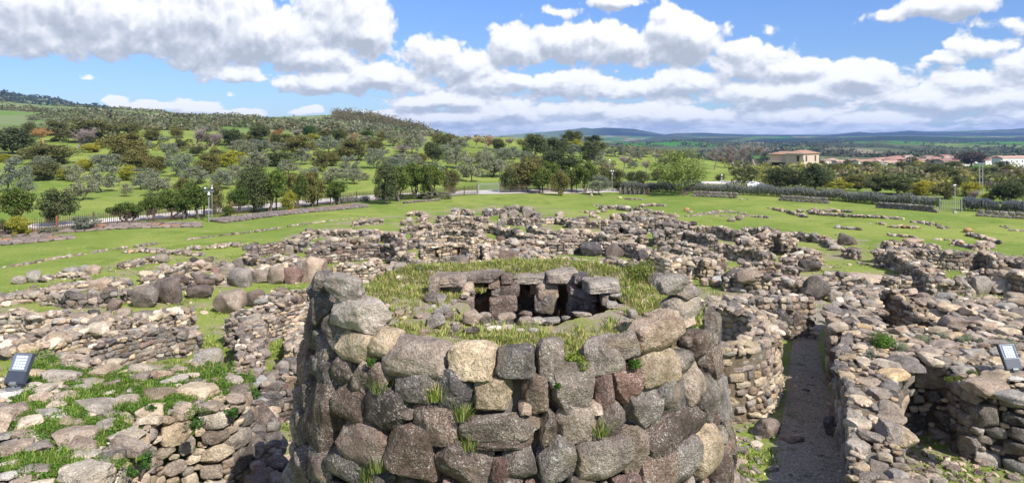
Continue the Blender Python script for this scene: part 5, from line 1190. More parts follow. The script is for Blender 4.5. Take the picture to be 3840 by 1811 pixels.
def tree_proto(kind, var):
    key = (kind, var)
    if key in TREEM: return TREEM[key]
    rs = np.random.RandomState(abs(hash(key)) % 1000 if False else (ord(kind[0]) * 31 + var * 7 + len(kind)))
    root = empty('proto', (0, 0, 0)); 
    if kind in ('X', 'XO', 'E'):
        col = {'X': (.27, .22, .195), 'XO': (.40, .22, .09), 'E': (.36, .27, .16)}[kind]
        m = bare_mesh(rs, col, 1.15, broom=(var % 2 == 1)); o = m.build('branches', M_BARK, root)
    else:
        K = KIND[kind]
        C, R = crown_clumps(rs, K['k'], .5, K['z0'], 1.0, *K['rr'], K.get('shape', 'round'), K['gap'])
        v, q, t = leaf_cards(C, R, K['n'], K['s'], K['t'], rs)
        # inner leaves so that the crown is not see-through everywhere
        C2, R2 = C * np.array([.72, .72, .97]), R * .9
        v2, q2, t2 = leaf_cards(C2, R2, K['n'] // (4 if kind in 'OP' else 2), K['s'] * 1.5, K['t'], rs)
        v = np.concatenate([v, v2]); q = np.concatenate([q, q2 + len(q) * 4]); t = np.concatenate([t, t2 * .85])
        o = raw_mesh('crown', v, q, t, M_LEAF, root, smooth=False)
        m = Mesh(); bc = (.13, .105, .08)
        nt_ = 1 if kind not in 'F' else 3
        for j in range(nt_):
            b = np.array([rs.normal() * .05 * (nt_ > 1), rs.normal() * .05 * (nt_ > 1), -.03]); lean = rs.normal(size=2) * .06
            pts = [b, b + [lean[0], lean[1], .16], b + [lean[0] * 2.2, lean[1] * 2.0, .32]]
            m.tube([tuple(x) for x in pts], [.034 * K['tr'] + .012, .026 * K['tr'] + .008, .018], 6, bc)
            for i in range(7 if nt_ == 1 else 3):
                c = C[rs.randint(len(C))]; a = pts[2] * .9 + pts[1] * .1
                m.tube([tuple(a), tuple(a * .5 + c * .5 + rs.normal(size=3) * .03), tuple(c)], [.014, .009, .004], 4, bc)
        m.build('trunk', M_BARK, root)
    TREEM[key] = root; return root
def put_tree(kind, X, Y, z, w, h, rz=None):
    var = random.randrange(4 if kind in 'ODBF' else 3 if kind in ('X', 'Y', 'E') else 2)
    pr = tree_proto(kind, var)
    nm = KIND[kind]['nm'] if kind in KIND else 'bare_tree'
    r = bpy.data.objects.new(nm, None); COL.objects.link(r); r.location = (X, Y, z - .05); r.rotation_euler = (0, 0, random.uniform(0, 2 * PI) if rz is None else rz)
    r.scale = (w, w, h); r.empty_display_size = .2
    for c in pr.children:
        d = c.copy(); COL.objects.link(d); d.parent = r
    return r
LOOKX = {'X': 'leafless grey pink tree', 'XO': 'leafless tree with orange branches', 'E': 'leafless tan tree'}
TR = []
def T_(tile, s):
    for it in s.split(';'):
        it = it.strip()
        if it:
            a = it.split(); TR.append((tile, float(a[0]), float(a[1]), float(a[2]), float(a[3]), a[4]))
T_('R1', '''330 485 150 120 XO;440 470 170 140 B;590 520 260 150 X;700 472 290 165 B;1000 408 120 80 B;895 412 100 60 D;1165 462 120 85 B;100 562 270 175 D;230 462 100 115 D;930 597 260 190 B;690 552 110 60 Y;762 520 80 50 Y;1370 522 80 60 D;
1490 497 160 130 X;1610 512 150 110 X;1760 502 160 110 D;1970 462 130 100 D;400 640 290 150 B;320 672 130 85 O;325 762 240 115 B;820 692 240 115 O;1040 692 200 155 B;1200 712 150 115 B;1290 602 130 110 O;1370 735 170 155 O;1590 722 170 140 B;1500 582 100 65 D;
1640 642 150 100 B;1760 662 160 110 Y;1930 692 170 135 O;1830 562 150 95 O;1950 545 120 85 O;60 852 240 215 O;190 872 120 110 O;620 912 200 175 O;780 852 200 175 O;560 772 120 115 O;650 692 110 80 Y;960 765 130 105 Y;480 765 90 80 Y;1100 772 160 95 O;
960 887 80 90 O;1190 882 180 155 O;1070 832 120 95 O;1480 792 190 115 O;1680 832 150 135 O;1780 802 120 135 O;1400 872 150 110 B;30 625 120 55 Y;120 645 90 65 O;200 605 90 85 B;1130 640 100 60 B;860 480 90 55 B;1560 470 90 50 B;1870 470 80 50 B;1250 470 70 40 O;560 440 110 60 B;
120 1130 220 275 F;140 1182 150 130 Y;430 1110 220 240 D;640 1142 170 100 O;960 1092 200 145 F;1140 1072 130 175 F;1290 1062 160 205 F;1400 1062 150 205 F;1500 1052 180 245 F;1640 1022 120 205 B;1730 1042 90 80 F;1810 1012 150 175 F;1950 1010 160 280 D;30 1182 90 110 F;380 1162 160 45 O''')
T_('R2', '''150 252 135 108 D;290 232 160 58 XO;420 240 130 62 X;300 292 160 85 B;285 362 115 80 O;430 372 220 130 B;540 228 115 72 G;545 262 110 50 Y;650 237 95 48 B;570 332 95 75 O;670 352 150 110 O;755 272 105 88 D;840 282 140 80 E;965 277 118 78 G;870 412 230 140 B;
1040 342 130 92 B;1095 252 90 52 B;1020 472 120 140 O;1170 302 130 105 O;1250 382 230 92 X;1310 362 160 160 O;1390 312 150 100 X;1500 282 85 72 B;1560 292 85 80 B;1465 432 132 138 D;1380 442 65 80 B;1640 472 150 150 O;1560 402 125 100 O;1660 342 125 92 O;1620 312 90 85 B;
1790 317 110 100 E;1870 322 105 100 E;1960 332 92 75 D;1760 572 165 170 O;1850 462 130 130 O;1930 542 140 140 O;1980 382 120 62 O;1720 302 120 82 X;290 452 215 92 D;100 492 180 120 O;460 442 125 112 O;600 497 125 142 B;700 452 125 102 B;730 592 205 112 O;840 532 130 142 O;
880 592 85 100 O;360 522 160 102 O;530 562 130 92 O;1230 472 180 102 O;1130 472 125 82 O;1330 452 105 82 O;1470 562 170 122 O;60 370 120 90 O;170 345 110 80 O;950 560 70 50 O;1080 390 90 70 O;740 410 70 60 O;
100 800 170 300 D;230 802 190 285 F;360 792 110 135 Y;400 642 120 132 B;450 772 110 225 F;550 767 150 235 B;720 747 150 168 F;1110 742 170 265 D;1210 722 160 235 F;1320 692 180 235 F;1440 702 170 235 F;1600 662 110 185 B;20 762 100 185 F;1380 702 140 45 O;1560 702 110 45 O''')
T_('R3', '''45 322 115 98 E;140 337 88 78 D;215 332 105 102 X;30 472 95 122 O;100 532 180 142 O;190 422 120 92 O;260 402 85 85 O;350 442 95 92 O;400 392 185 155 D;560 402 200 142 D;600 512 260 155 D;690 310 150 112 D;720 382 125 82 O;830 432 142 152 D;860 300 120 70 C;
905 382 112 102 D;915 472 105 88 O;1090 497 170 132 X;1260 522 140 112 X;1190 417 105 92 O;1030 382 150 82 O;1110 372 125 62 O;1240 382 140 62 O;1330 432 110 82 X;1400 442 105 62 O;1600 382 160 82 X;1530 672 400 352 P;1780 482 155 192 X;1930 472 165 205 X;1905 302 95 78 C;
2000 472 105 182 X;1350 562 105 72 B;230 652 140 165 D;370 647 220 235 B;470 662 130 172 F;540 642 130 205 F;610 677 120 162 B;700 652 130 152 F;800 657 150 205 F;910 672 140 132 O;990 602 170 132 B;1060 642 95 72 D;1200 602 150 98 D;1970 582 125 112 D;1830 562 85 52 B;1450 430 100 60 O;1160 470 80 50 O''')
T_('R4', '''60 442 265 185 X;40 582 95 122 D;265 622 270 162 D;430 482 175 72 D;520 632 260 195 D;680 522 155 85 B;830 522 135 85 B;900 502 155 85 D;970 492 135 72 Y;840 642 175 125 B;700 642 170 92 Y;1000 662 180 132 D;1140 672 250 142 D;940 562 155 62 Y;1190 517 190 102 D;
1320 462 105 52 Y;1300 562 180 85 D;1450 562 240 122 D;1350 672 200 112 Y;1500 702 185 122 B;1700 682 150 112 Y;1700 722 130 100 X;1840 722 110 62 Y;1860 642 130 92 X;1990 732 260 172 D;1560 502 160 85 D;1700 462 210 112 R;1870 562 150 102 D;2000 562 155 122 B;1940 502 115 85 D;
1780 542 125 85 D;637 402 26 46 N;1600 612 120 85 D;560 472 115 62 D;1250 452 110 72 B;2080 562 105 122 X;1090 602 200 82 Y;1420 602 180 72 Y;770 590 120 80 D;620 570 120 80 B;1050 540 120 60 B;1650 570 120 70 B;1230 620 140 80 D;1780 610 110 70 D;1930 600 120 80 Y;2060 640 120 90 D;780 460 100 40 D;1000 455 100 40 D;1100 450 90 40 D;1450 450 110 50 D;1380 470 90 45 B;880 450 80 35 B''')
def treezone(px, py, Y):
    row = 'on the upper slope' if py < 545 else 'on the middle slope' if py < 640 else 'on the lower slope'
    fen = 'by the fence'
    for a, b, n in ((-99, 330, 'at the palisade end'), (330, 760, 'left of the twin floodlights'), (760, 1060, 'right of the twin floodlights'), (1060, 1400, 'above the long block wall'),
                    (1400, 1720, 'before the gate'), (1720, 2010, 'behind the gate'), (2010, 2330, 'left of the slim pole'), (2330, 2560, 'by the upright slab row'), (2560, 2760, 'by the double camera post'),
                    (2760, 2960, 'before the cream villa'), (2960, 3150, 'right of the cream villa'), (3150, 3400, 'by the white pickup'), (3400, 3640, 'left of the twin masts'), (3640, 4000, 'right of the twin masts')):
        if a <= px < b: return (fen if Y < 165 else row) + ' ' + n
    return row
nt_count = 0
for tile, x, y, w, h, kind in TR:
    px, py = tp(tile, x, y); s = TILES[tile][2]; X, Y, Z = hit(px, py, 700, 60)
    if Y > 640: continue
    k = Y / FOC / s; q_ = 1.28 if px < 2500 else 1.15; ww, hh = w * k * q_, h * k * (1.15 if px < 2500 else 1.0)
    r = put_tree(kind, X, Y, tz(X, Y), ww, hh)
    look = KIND[kind]['look'] if kind in KIND else LOOKX[kind]
    size = 'tall ' if hh > 6.5 else 'small ' if hh < 3 else ''
    r['px'] = 0; del r['px']
    reg(r, size + look, 'tree' if kind not in 'BY' else 'bush', px, treezone(px, py, Y), 'trees of the ' + ('fence line' if Y < 165 else 'slope')); nt_count += 1
# more young olives scattered through the grove
occ = [(o.location.x, o.location.y) for o, *_ in REG if o.type == 'EMPTY' and o.get('px') is None]
rs0 = np.random.RandomState(99); added = 0; it = 0
while added < 30 and it < 4000:
    it += 1; D = rs0.uniform(165, 330); px = rs0.uniform(-150, 2250); X = (px - CX) / FOC * D
    if any((X - a) ** 2 + (D - b) ** 2 < 7.5 ** 2 for a, b in occ): continue
    occ.append((X, D)); kd = ['O', 'O', 'O', 'B', 'Y', 'O'][rs0.randint(6)]; w_ = rs0.uniform(3.6, 6); z_ = tz(X, D)
    r = put_tree(kd, X, D, z_, w_ * 1.15, w_ * rs0.uniform(.7, .95)); py = HZ + (CAMH - z_) * FOC / D
    reg(r, ('young ' if kd == 'O' else 'low ') + KIND[kd]['look'], 'tree' if kd == 'O' else 'bush', px, treezone(px, py, D), 'trees of the slope'); added += 1
for r in TREEM.values():
    for c in list(r.children): bpy.data.objects.remove(c)
    bpy.data.objects.remove(r)

# ------------------------------------------------------------------ wild cover too dense to count
def scrub(name, label, n, region, sizes, tones, seed, cards=26, flat=.6, mat=M_LEAF, cardk=.30, sq=.75):
    rs = np.random.RandomState(seed); V = []; Q = []; T = []; b = 0; got = 0; it = 0
    while got < n and it < n * 40:
        it += 1; r = region(rs)
        if r is None: continue
        X, Y = r; z = tz(X, Y); w = rs.uniform(*sizes) * (1 if rs.rand() > .12 else 1.6) * (min(1, .4 + Y / 2500) if sizes[1] == 13 else 1)
        k = rs.randint(2, 5); C = np.array([X, Y, z]) + rs.normal(size=(k, 3)) * np.array([w * .4, w * .4, w * .08]) + np.array([0, 0, w * flat * .35]); R = np.full(k, w * .45) * rs.uniform(.7, 1.1, k)
        tn = np.array(tones[rs.randint(len(tones))]) * rs.uniform(.75, 1.25)
        v, q, t = leaf_cards(C, R, cards, w * cardk * .5, [tuple(tn), tuple(tn * .7), tuple(tn * 1.25)], rs, squash=sq)
        V.append(v); Q.append(q + b); T.append(t); b += len(v); got += 1
    o = raw_mesh(name, np.concatenate(V), np.concatenate(Q), np.concatenate(T), mat, smooth=False); tag(o, label, kind='stuff'); return o
def hill_region(d0, d1, x0, x1, dens=.0, pw=1.0):
    def f(rs):
        D = d0 * (d1 / d0) ** (rs.rand() ** pw); px = rs.uniform(x0, x1); X = (px - CX) / FOC * D
        v = math.sin(X * .021 + 1.9 * math.sin(D * .012)) + math.sin(D * .034 + X * .013) + .6 * math.sin(X * .06 + D * .05)
        if v < dens: return None
        if px > 1700 and D > 900: return None
        return X, D
    return f
HT = [(.15, .165, .075), (.11, .13, .05), (.19, .20, .11), (.17, .15, .085), (.22, .23, .15)]
scrub('hillside_scrub', 'grey green scrub and low oaks covering the hillside', 1100, hill_region(350, 620, -350, 1900, .25), (3.0, 6.5), HT, 5, cards=70, cardk=.22)
scrub('hillside_scrub', 'dark bushes massed along the crest of the hill', 2100, hill_region(600, 1080, -500, 1680, .2), (3.5, 8), HT, 6, cards=34, cardk=.3)
scrub('hillside_scrub', 'dark scrub of the far ridge', 2600, hill_region(1500, 2650, -700, 620, -1.2), (9, 17), [(.045, .06, .03), (.06, .07, .035)], 8, cards=16, cardk=.45)
def plant(rs):
    D = rs.uniform(860, 990); px = rs.uniform(1255, 1600); 
    if px > 1255 + (990 - D) * 4 + 200 and rs.rand() < .5: return None
    return (px - CX) / FOC * D, D
scrub('plantation', 'tan green stand of slender planted trees on the hill', 900, plant, (3.2, 5), [(.19, .155, .07), (.13, .125, .05), (.24, .19, .10)], 9, cards=40, flat=2.2, cardk=.24, sq=2.0)
def valley(rs):
    D = 430 * (3600 / 430) ** rs.rand(); px = rs.uniform(1750, 4100); X = (px - CX) / FOC * D
    v = math.sin(X * .013 + 2 * math.sin(D * .006)) + math.sin(D * .012 + X * .004) + .5 * math.sin(X * .05)
    if px > 2980 and D < 860: return None
    if px < 2050 and D < 900: return None
    if D < 760: return (X, D) if rs.rand() < .8 else None
    return (X, D) if v > .55 else None
VT = [(.09, .105, .045), (.07, .085, .035), (.14, .14, .07), (.13, .115, .08)]
scrub('valley_woodland', 'dark hedges and copses of the valley fields', 4200, valley, (6, 13), VT, 10, cards=16, cardk=.42)
def mid(rs):
    D = rs.uniform(175, 400); px = rs.uniform(2300, 4200); X = (px - CX) / FOC * D
    if px < 2900 and rs.rand() < .75: return None
    if px < 2760 and D < 330: return None
    if 2900 < px < 3020 and D > 280: return None
    return X, D
scrub('undergrowth', 'low green and brown undergrowth between the planted trees', 1000, mid, (2.6, 5.2), [(.14, .155, .06), (.10, .12, .045), (.2, .19, .08), (.22, .22, .05), (.24, .2, .14)], 12, cards=110, cardk=.2)
def orch(rs):
    D = rs.uniform(190, 345); px = rs.uniform(-200, 2300); X = (px - CX) / FOC * D
    v = math.sin(X * .05 + 1.4 * math.sin(D * .03)) + math.sin(D * .06 + X * .02)
    return (X, D) if v > .5 else None
scrub('undergrowth', 'low bushes between the olive trees', 260, orch, (1.6, 3.4), [(.14, .15, .09), (.09, .10, .035), (.2, .2, .04), (.17, .13, .08)], 13, cards=110, cardk=.18)
# ------------------------------------------------------------------ road, fence, gate
def gp(px, py, it=6):
    """ground point under a photo position"""
    X, Y, Z = hit(px, py, 900, 20); return X, Y, Z
def drape(name, L, U, mat, lift=.06, nx=5, step=8):
    A_ = [gp(*p)[:2] for p in L]; B_ = [gp(*p)[:2] for p in U]
    def rs_(Q, n):
        q = np.array(Q); s = np.concatenate([[0], np.cumsum(np.linalg.norm(np.diff(q, axis=0), axis=1))]); t = np.linspace(0, s[-1], n)
        return np.stack([np.interp(t, s, q[:, 0]), np.interp(t, s, q[:, 1])], 1)
    n = 60; a = rs_(A_, n); b = rs_(B_, n); vs = []; fs = []
    for i in range(n):
        for k in range(nx + 1):
            t = k / nx; x, y = a[i] * (1 - t) + b[i] * t; vs.append((x, y, tz(x, y) + lift))
    for i in range(n - 1):
        for k in range(nx): q0 = i * (nx + 1) + k; fs.append((q0, q0 + 1, q0 + nx + 2, q0 + nx + 1))
    cm = Mesh(); cm.add(vs, fs); o = cm.build(name, mat, smooth=True); tag(o, kind='structure'); return o
M_ROAD = mat_simple('pale_worn_road', (.58, .52, .47), .95, .9, .12)
drape('road', [(-300, 893), (-100, 875), (200, 857), (494, 831), (800, 802), (1010, 784), (1321, 756), (1555, 741), (1740, 731), (1990, 726), (2330, 721)],
      [(-300, 866), (-100, 852), (200, 837), (494, 813), (800, 784), (1010, 765), (1321, 738), (1555, 725), (1740, 716), (1990, 713), (2330, 709)], M_ROAD)
drape('road', [(2560, 697), (2640, 690), (2800, 689), (2960, 692), (3150, 702)], [(2560, 689), (2640, 682), (2800, 680), (2960, 682), (3150, 691)], M_ROAD)
def polyl(pts, step):
    q = np.array(pts); s = np.concatenate([[0], np.cumsum(np.linalg.norm(np.diff(q, axis=0), axis=1))]); n = int(s[-1] / step)
    t = np.arange(n + 1) * step; return np.stack([np.interp(t, s, q[:, 0]), np.interp(t, s, q[:, 1])], 1), s[-1]
def fence(name, label, pts, hgt=1.9, sp=.25, post=4.2, mat=M_WOODF, pm=None):
    W_ = [gp(*p)[:2] for p in pts]; q, L = polyl(W_, sp); r0 = W_[0]
    root = empty(name, (r0[0], r0[1], tz(*r0))); tag(root, label, 'fence'); base = np.array([r0[0], r0[1], tz(*r0)])
    m = Mesh(); zt_ = terrain(q[:, 0], q[:, 1])
    dv_ = np.gradient(q, axis=0); dv_ /= np.linalg.norm(dv_, axis=1, keepdims=True)
    for (x, y), z, d in zip(q, zt_, dv_):
        h = hgt * random.uniform(.93, 1.02); w = .034
        def M(v, x=x, y=y, z=z, d=d, l=random.gauss(0, .012)): return np.stack([x + v[:, 0] * d[0] - v[:, 1] * d[1] + v[:, 2] * l, y + v[:, 0] * d[1] + v[:, 1] * d[0], z + v[:, 2]], 1)
        m.box(-w, w, -.02, .02, .06, h, M=M)
    o = m.build('pickets', mat, root, tuple(base)); o.location = (0, 0, 0)
    for zr in (.45, 1.35):
        m = Mesh(); k = 12; 
        P_ = [(q[i, 0] + dv_[i, 1] * .05, q[i, 1] - dv_[i, 0] * .05, zt_[i] + zr) for i in list(range(0, len(q), k)) + [len(q) - 1]]
        m.tube(P_, .045, 4); o = m.build('rail', mat, root, tuple(base)); o.location = (0, 0, 0)
    qp, _ = polyl(W_, post)
    for i, (x, y) in enumerate(qp):
        m = Mesh(); z = tz(x, y); m.box(x - .08, x + .08, y - .08, y + .08, z - .1, z + hgt + .15)
        o = m.build('post', pm(i) if pm else mat, root, tuple(base)); o.location = (0, 0, 0)
    return root
fence('palisade_fence', 'long weathered wooden palisade beside the pale road', [(-260, 905), (-100, 896), (99, 880), (277, 863), (494, 842), (700, 822), (833, 812), (970, 796), (1144, 780), (1305, 762), (1400, 755), (1524, 748), (1716, 736), (1790, 729)], pm=lambda i: M_WOODR if i % 7 in (2, 3) else M_WOODF)
fence('palisade_fence', 'dark palisade half hidden by shrubs right of the gate', [(1876, 725), (2000, 724), (2114, 722), (2289, 718), (2400, 720), (2700, 722), (2900, 728), (3100, 740)])
fence('picket_fence', 'short grey picket fence in the gap of the rosemary hedge', [(3524, 790), (3606, 795)], 1.9, .26, 3, M_STEELG)
g0 = gp(1794, 728); g1 = gp(1872, 724.5); root = empty('sliding_gate', g0); tag(root, 'grey metal sliding gate closing the lawn', 'gate')
d = np.array([g1[0] - g0[0], g1[1] - g0[1]]); Lg = np.linalg.norm(d); d /= Lg; ang = math.atan2(d[1], d[0]); root.rotation_euler = (0, 0, ang)
m = Mesh(); m.box(0, Lg, -.03, .03, 2.0, 2.1); m.box(0, Lg, -.03, .03, .12, .26); m.box(0, .1, -.03, .03, .26, 2.0); m.box(Lg - .1, Lg, -.03, .03, .26, 2.0); m.build('gate_frame', M_METAL, root)
m = Mesh()
for k in range(1, int(Lg / .17)): m.box(k * .17 - .022, k * .17 + .022, -.015, .015, .26, 2.0)
m.build('bars', M_STEELG, root)
for x in (-.25, Lg + .1): m = Mesh(); m.box(x, x + .16, -.1, .08, 0, 2.35); m.build('gate_post', M_STEELG, root)

# ------------------------------------------------------------------ grey block walls on the lawn edge
BR = make_rocks(900, 9, 8, 9.0)
def blocks(name, label, a, b, rows, courses, bl=.95, bh=.5, bd=.55, tn=(.175, .155, .14), orange=.0, stag=0.0, topo='wall'):
    A_ = gp(*a); B_ = gp(*b); d = np.array([B_[0] - A_[0], B_[1] - A_[1]]); L = np.linalg.norm(d); d /= L; n = np.array([-d[1], d[0]])
    if n[1] < 0: n = -n
    st = Stones(); root = empty(name, A_); tag(root, label, 'wall', 'walls of squared grey blocks')
    for r in range(rows):
        for c in range(courses if r == 0 else max(1, courses)):
            x = -random.uniform(0, .4) if rows > 1 else -(.0 if c else .25)
            lim = L - (random.uniform(0, .8) if c == courses - 1 else 0)
            while x < lim:
                w = bl * random.uniform(.8, 1.2); p = np.array(A_[:2]) + d * (x + w / 2) + n * (r * (bd + .08) + .1)
                z = tz(*p) + bh * (c + .5) + r * stag
                col = np.array(tn) * random.uniform(.8, 1.3)
                if random.random() < orange: col = np.array([.34, .16, .07])
                elif random.random() < .25: col = np.array([.17, .14, .115])
                f = 1.0
                st.L.append(('blk', random.randrange(8), (p[0], p[1], z), (w * .98, bh * .98, bd), frame(d, roll=random.gauss(0, .02), yaw=random.gauss(0, .03)), tuple(col)))
                x += w
    ROCK['blk'] = BR; o = st.build('blocks', M_BLOCK, root, A_); o.location = (0, 0, 0); return root
blocks('block_wall', 'two-course wall of dark squared blocks left of the double camera post', (2600, 738), (2754, 744), 1, 2, .95, .58)
blocks('block_wall', 'two-course dark block wall below the round dark bushes', (2924, 754), (3104, 765), 1, 2, .95, .55)
blocks('block_wall', 'dark block wall left of the thin lamp post', (3288, 781), (3500, 797), 1, 2, .95, .5)
blocks('block_wall', 'dark block wall at the right edge under the hedge', (3665, 812), (3900, 826), 1, 2, .95, .5)
blocks('block_wall', 'low stepped strip of grey blocks below the palisade, right of the floodlight pole', (836, 838), (1386, 776), 5, 1, .9, .34, .75, (.17, .14, .125), .03, .03)
blocks('block_wall', 'low strip of grey and orange-spotted blocks along the palisade, left of the floodlight pole', (-40, 893), (740, 853), 6, 1, 1.3, .25, .8, (.21, .165, .14), .06, .03)
blocks('block_wall', 'nearest low strip of orange-spotted blocks at the left edge of the lawn', (-40, 925), (256, 899), 6, 1, 1.3, .25, .8, (.21, .165, .14), .14, .03)
blocks('block_wall', 'short single row of blocks before the laurel clump', (1518, 765), (1655, 753), 1, 1, .95, .4, .5, (.15, .12, .11), .1)
a0 = gp(2317, 729); a1 = gp(2460, 731); root = empty('upright_slab_row', a0); tag(root, 'row of upright dark slabs with low panels between them', 'monument')
d = np.array([a1[0] - a0[0], a1[1] - a0[1]]); L = np.linalg.norm(d); d /= L; root.rotation_euler = (0, 0, math.atan2(d[1], d[0]))
def stone_part(nm, c, dims, tn, root, rl=0):
    st = Stones(); st.L.append(('blk', random.randrange(8), c, dims, frame((1, 0), roll=rl), tn)); return st.build(nm, M_BLOCK, root)
ux = [.35, 1.35, 2.5, 3.6, 4.7, 5.9]; k = L / 8.0
for i in range(8): 
    stone_part('upright_slab', ((.5 + i) * k, 0, .72), (.42, 1.45, .5), (.15, .125, .11) if i < 6 else (.24, .12, .08), root, random.gauss(0, .05)) if i % 1 == 0 and i != 7 else None
for i in range(6): stone_part('panel', ((1.0 + i) * k, .1, .35), (k * .7, .75, .3), (.10, .085, .078), root, random.gauss(0, .04))

# ------------------------------------------------------------------ hedges
def hedge(label, pts, hgt, dep, n, tones, top, seed, ns=.09, cat='hedge'):
    rs = np.random.RandomState(seed); q, L = polyl([gp(*p)[:2] for p in pts], 1.0); t = rs.uniform(0, len(q) - 1.001, n); i = t.astype(int); f = (t - i)[:, None]
    c = q[i] * (1 - f) + q[i + 1] * f; d = q[i + 1] - q[i]; nn = np.stack([-d[:, 1], d[:, 0]], 1); nn *= np.sign(nn[:, 1:2])
    a = rs.uniform(0, PI, n); u = -np.cos(a); hh = np.sin(a) ** .5 * hgt * (1 + .12 * np.sin(t * .9) + .08 * np.sin(t * 2.3)); z0 = terrain(c[:, 0], c[:, 1])
    r = rs.uniform(.7, 1, n)
    xy = c + nn * ((.5 + .5 * u * r) * dep)[:, None]; z = z0 + hh * r * rs.uniform(.15, 1.0, n) ** .35
    C = np.column_stack([xy, z]); v, qd, tt = leaf_cards(C, np.full(n, .12), n, ns, tones, rs)
    # flower spikes standing up from the top
    m = n // 3; ii = rs.randint(0, n, m); top_ = C[ii].copy(); top_[:, 2] = z0[ii] + hh[ii] * rs.uniform(.85, 1.08, m)
    s = .035; h = rs.uniform(.15, .38, m); a2 = rs.uniform(0, PI, m); dx = np.stack([np.cos(a2) * s, np.sin(a2) * s, 0 * a2], 1); up = np.stack([rs.normal(0, .06, m), rs.normal(0, .06, m), h], 1)
    v2 = np.stack([top_ - dx, top_ + dx, top_ + up + dx * .6, top_ + up - dx * .6], 1).reshape(-1, 3); q2 = np.arange(m * 4).reshape(m, 4) + len(v)
    t2 = np.repeat(np.array(top)[rs.randint(0, len(top), m)] * rs.uniform(.8, 1.2, (m, 1)), 4, axis=0)
    o = raw_mesh('hedge', np.concatenate([v, v2]), np.concatenate([qd, q2]), np.concatenate([tt, t2]), M_LEAF, loc=(q[0][0], q[0][1], 0), smooth=False); tag(o, label, cat)
RT = [(.05, .08, .022), (.085, .115, .035), (.04, .055, .02), (.12, .12, .06)]; FT = [(.24, .25, .29), (.29, .295, .33), (.20, .21, .22), (.17, .18, .11)]
hedge('long dark rosemary hedge with grey blue flowers behind the block walls', [(2325, 720), (2566, 724), (2800, 733), (3000, 745), (3146, 757), (3274, 769), (3400, 778), (3515, 786)], 1.75, 2.6, 42000, RT, FT, 21)
hedge('rosemary hedge with blue flowers right of the picket gap', [(3610, 792), (3750, 800), (3900, 808), (4050, 815)], 1.75, 2.4, 16000, RT, FT, 22)
hedge('small spiky blue grey plants behind the stepped blocks', [(1265, 768), (1340, 760), (1390, 757)], .8, 1.2, 2500, [(.12, .14, .12), (.18, .2, .19)], FT, 23, cat='plants')
hedge('low dark shrubs at the foot of the laurels by the gate', [(1500, 752), (1600, 745), (1690, 740)], .7, 1.6, 4000, RT, RT, 24, cat='plants')

# ------------------------------------------------------------------ poles, lamps, cameras
def cyl(nm, x, y, z0, z1, r, mat, root, n=10): m = Mesh(); m.tube([(x, y, z0), (x, y, z1)], r, n); return m.build(nm, mat, root, smooth=False)
def flood_head(root, x, z, w=.42, h=.5):
    m = Mesh(); m.box(x - w / 2, x + w / 2, -.07, .07, z, z + h); o = m.build('floodlight', M_DARK, root)
    m = Mesh(); m.box(x - w * .34, x + w * .34, -.078, -.07, z + h * .42, z + h * .86); m.build('lens', M_WHITE, o)
    m = Mesh(); m.box(x - .03, x + .03, -.03, .03, z - .12, z); m.build('bracket', M_CAST, o)
g = gp(783, 834); r = empty('floodlight_pole', g); tag(r, 'steel pole with two floodlights and a white dome camera', 'lamp post')
cyl('pole', 0, 0, -.1, 4.45, .075, M_METAL, r); m = Mesh(); m.box(-.72, .8, -.04, .04, 4.35, 4.43); m.build('crossbar', M_METAL, r)
flood_head(r, -.48, 4.55); flood_head(r, .48, 4.55)
m = Mesh(); m.tube([(.08, -.2, 4.3), (.08, -.2, 4.2), (.08, -.2, 4.0), (.08, -.2, 3.9)], [.06, .11, .2, .2], 12); o = m.build('dome_camera', M_WHITE, r); m = Mesh(); m.tube([(.08, -.2, 3.9), (.08, -.2, 3.8), (.08, -.2, 3.72)], [.13, .12, .05], 12); m.build('camera_eye', M_DARK, o)
g = gp(795, 823); r = empty('steel_pole', g); tag(r, 'thin pale pole just behind the twin floodlight pole', 'pole'); cyl('pole', 0, 0, -.1, 4.7, .05, M_METAL, r); cyl('cap', 0, 0, 4.7, 5.1, .06, M_WHITE, r)
g = gp(2295, 724); r = empty('floodlight_pole', g); tag(r, 'slim steel pole with a dark floodlight before the green slope', 'lamp post'); cyl('pole', 0, 0, -.1, 4.3, .075, M_METAL, r)
flood_head(r, -.16, 4.35, .4, .55); flood_head(r, .26, 4.35, .36, .5); m = Mesh(); m.tube([(.05, -.12, 4.2), (.05, -.12, 4.0)], [.1, .13], 10); m.build('dome_camera', M_WHITE, r)
g = gp(2286, 692); r = empty('street_lamp', g); tag(r, 'thin lamp standing beyond the fence behind the slim floodlight pole', 'lamp post'); cyl('pole', 0, 0, -.1, 5.6, .05, M_METAL, r); m = Mesh(); m.tube([(0, 0, 5.6), (0, 0, 5.75), (0, 0, 5.95)], [.1, .22, .1], 10); m.build('lamp_head', M_WHITE, r)
g = gp(2706, 724); r = empty('camera_post', g); tag(r, 'slim post with white horn speakers and camera above the hedge', 'post'); cyl('pole', 0, 0, -.1, 4.0, .06, M_METAL, r)
for s in (-1, 1): m = Mesh(); m.tube([(s * .08, 0, 2.55), (s * .3, -.1, 2.55 - .05), (s * .42, -.15, 2.5)], [.05, .1, .2], 10); m.build('horn_speaker', M_WHITE, r)
m = Mesh(); m.tube([(0, -.05, 4.0), (0, -.05, 3.85), (0, -.05, 3.7)], [.1, .18, .15], 10); m.build('dome_camera', M_WHITE, r); m = Mesh(); m.box(-.16, .16, -.12, .0, 2.9, 3.3); m.build('junction_box', M_METAL, r)
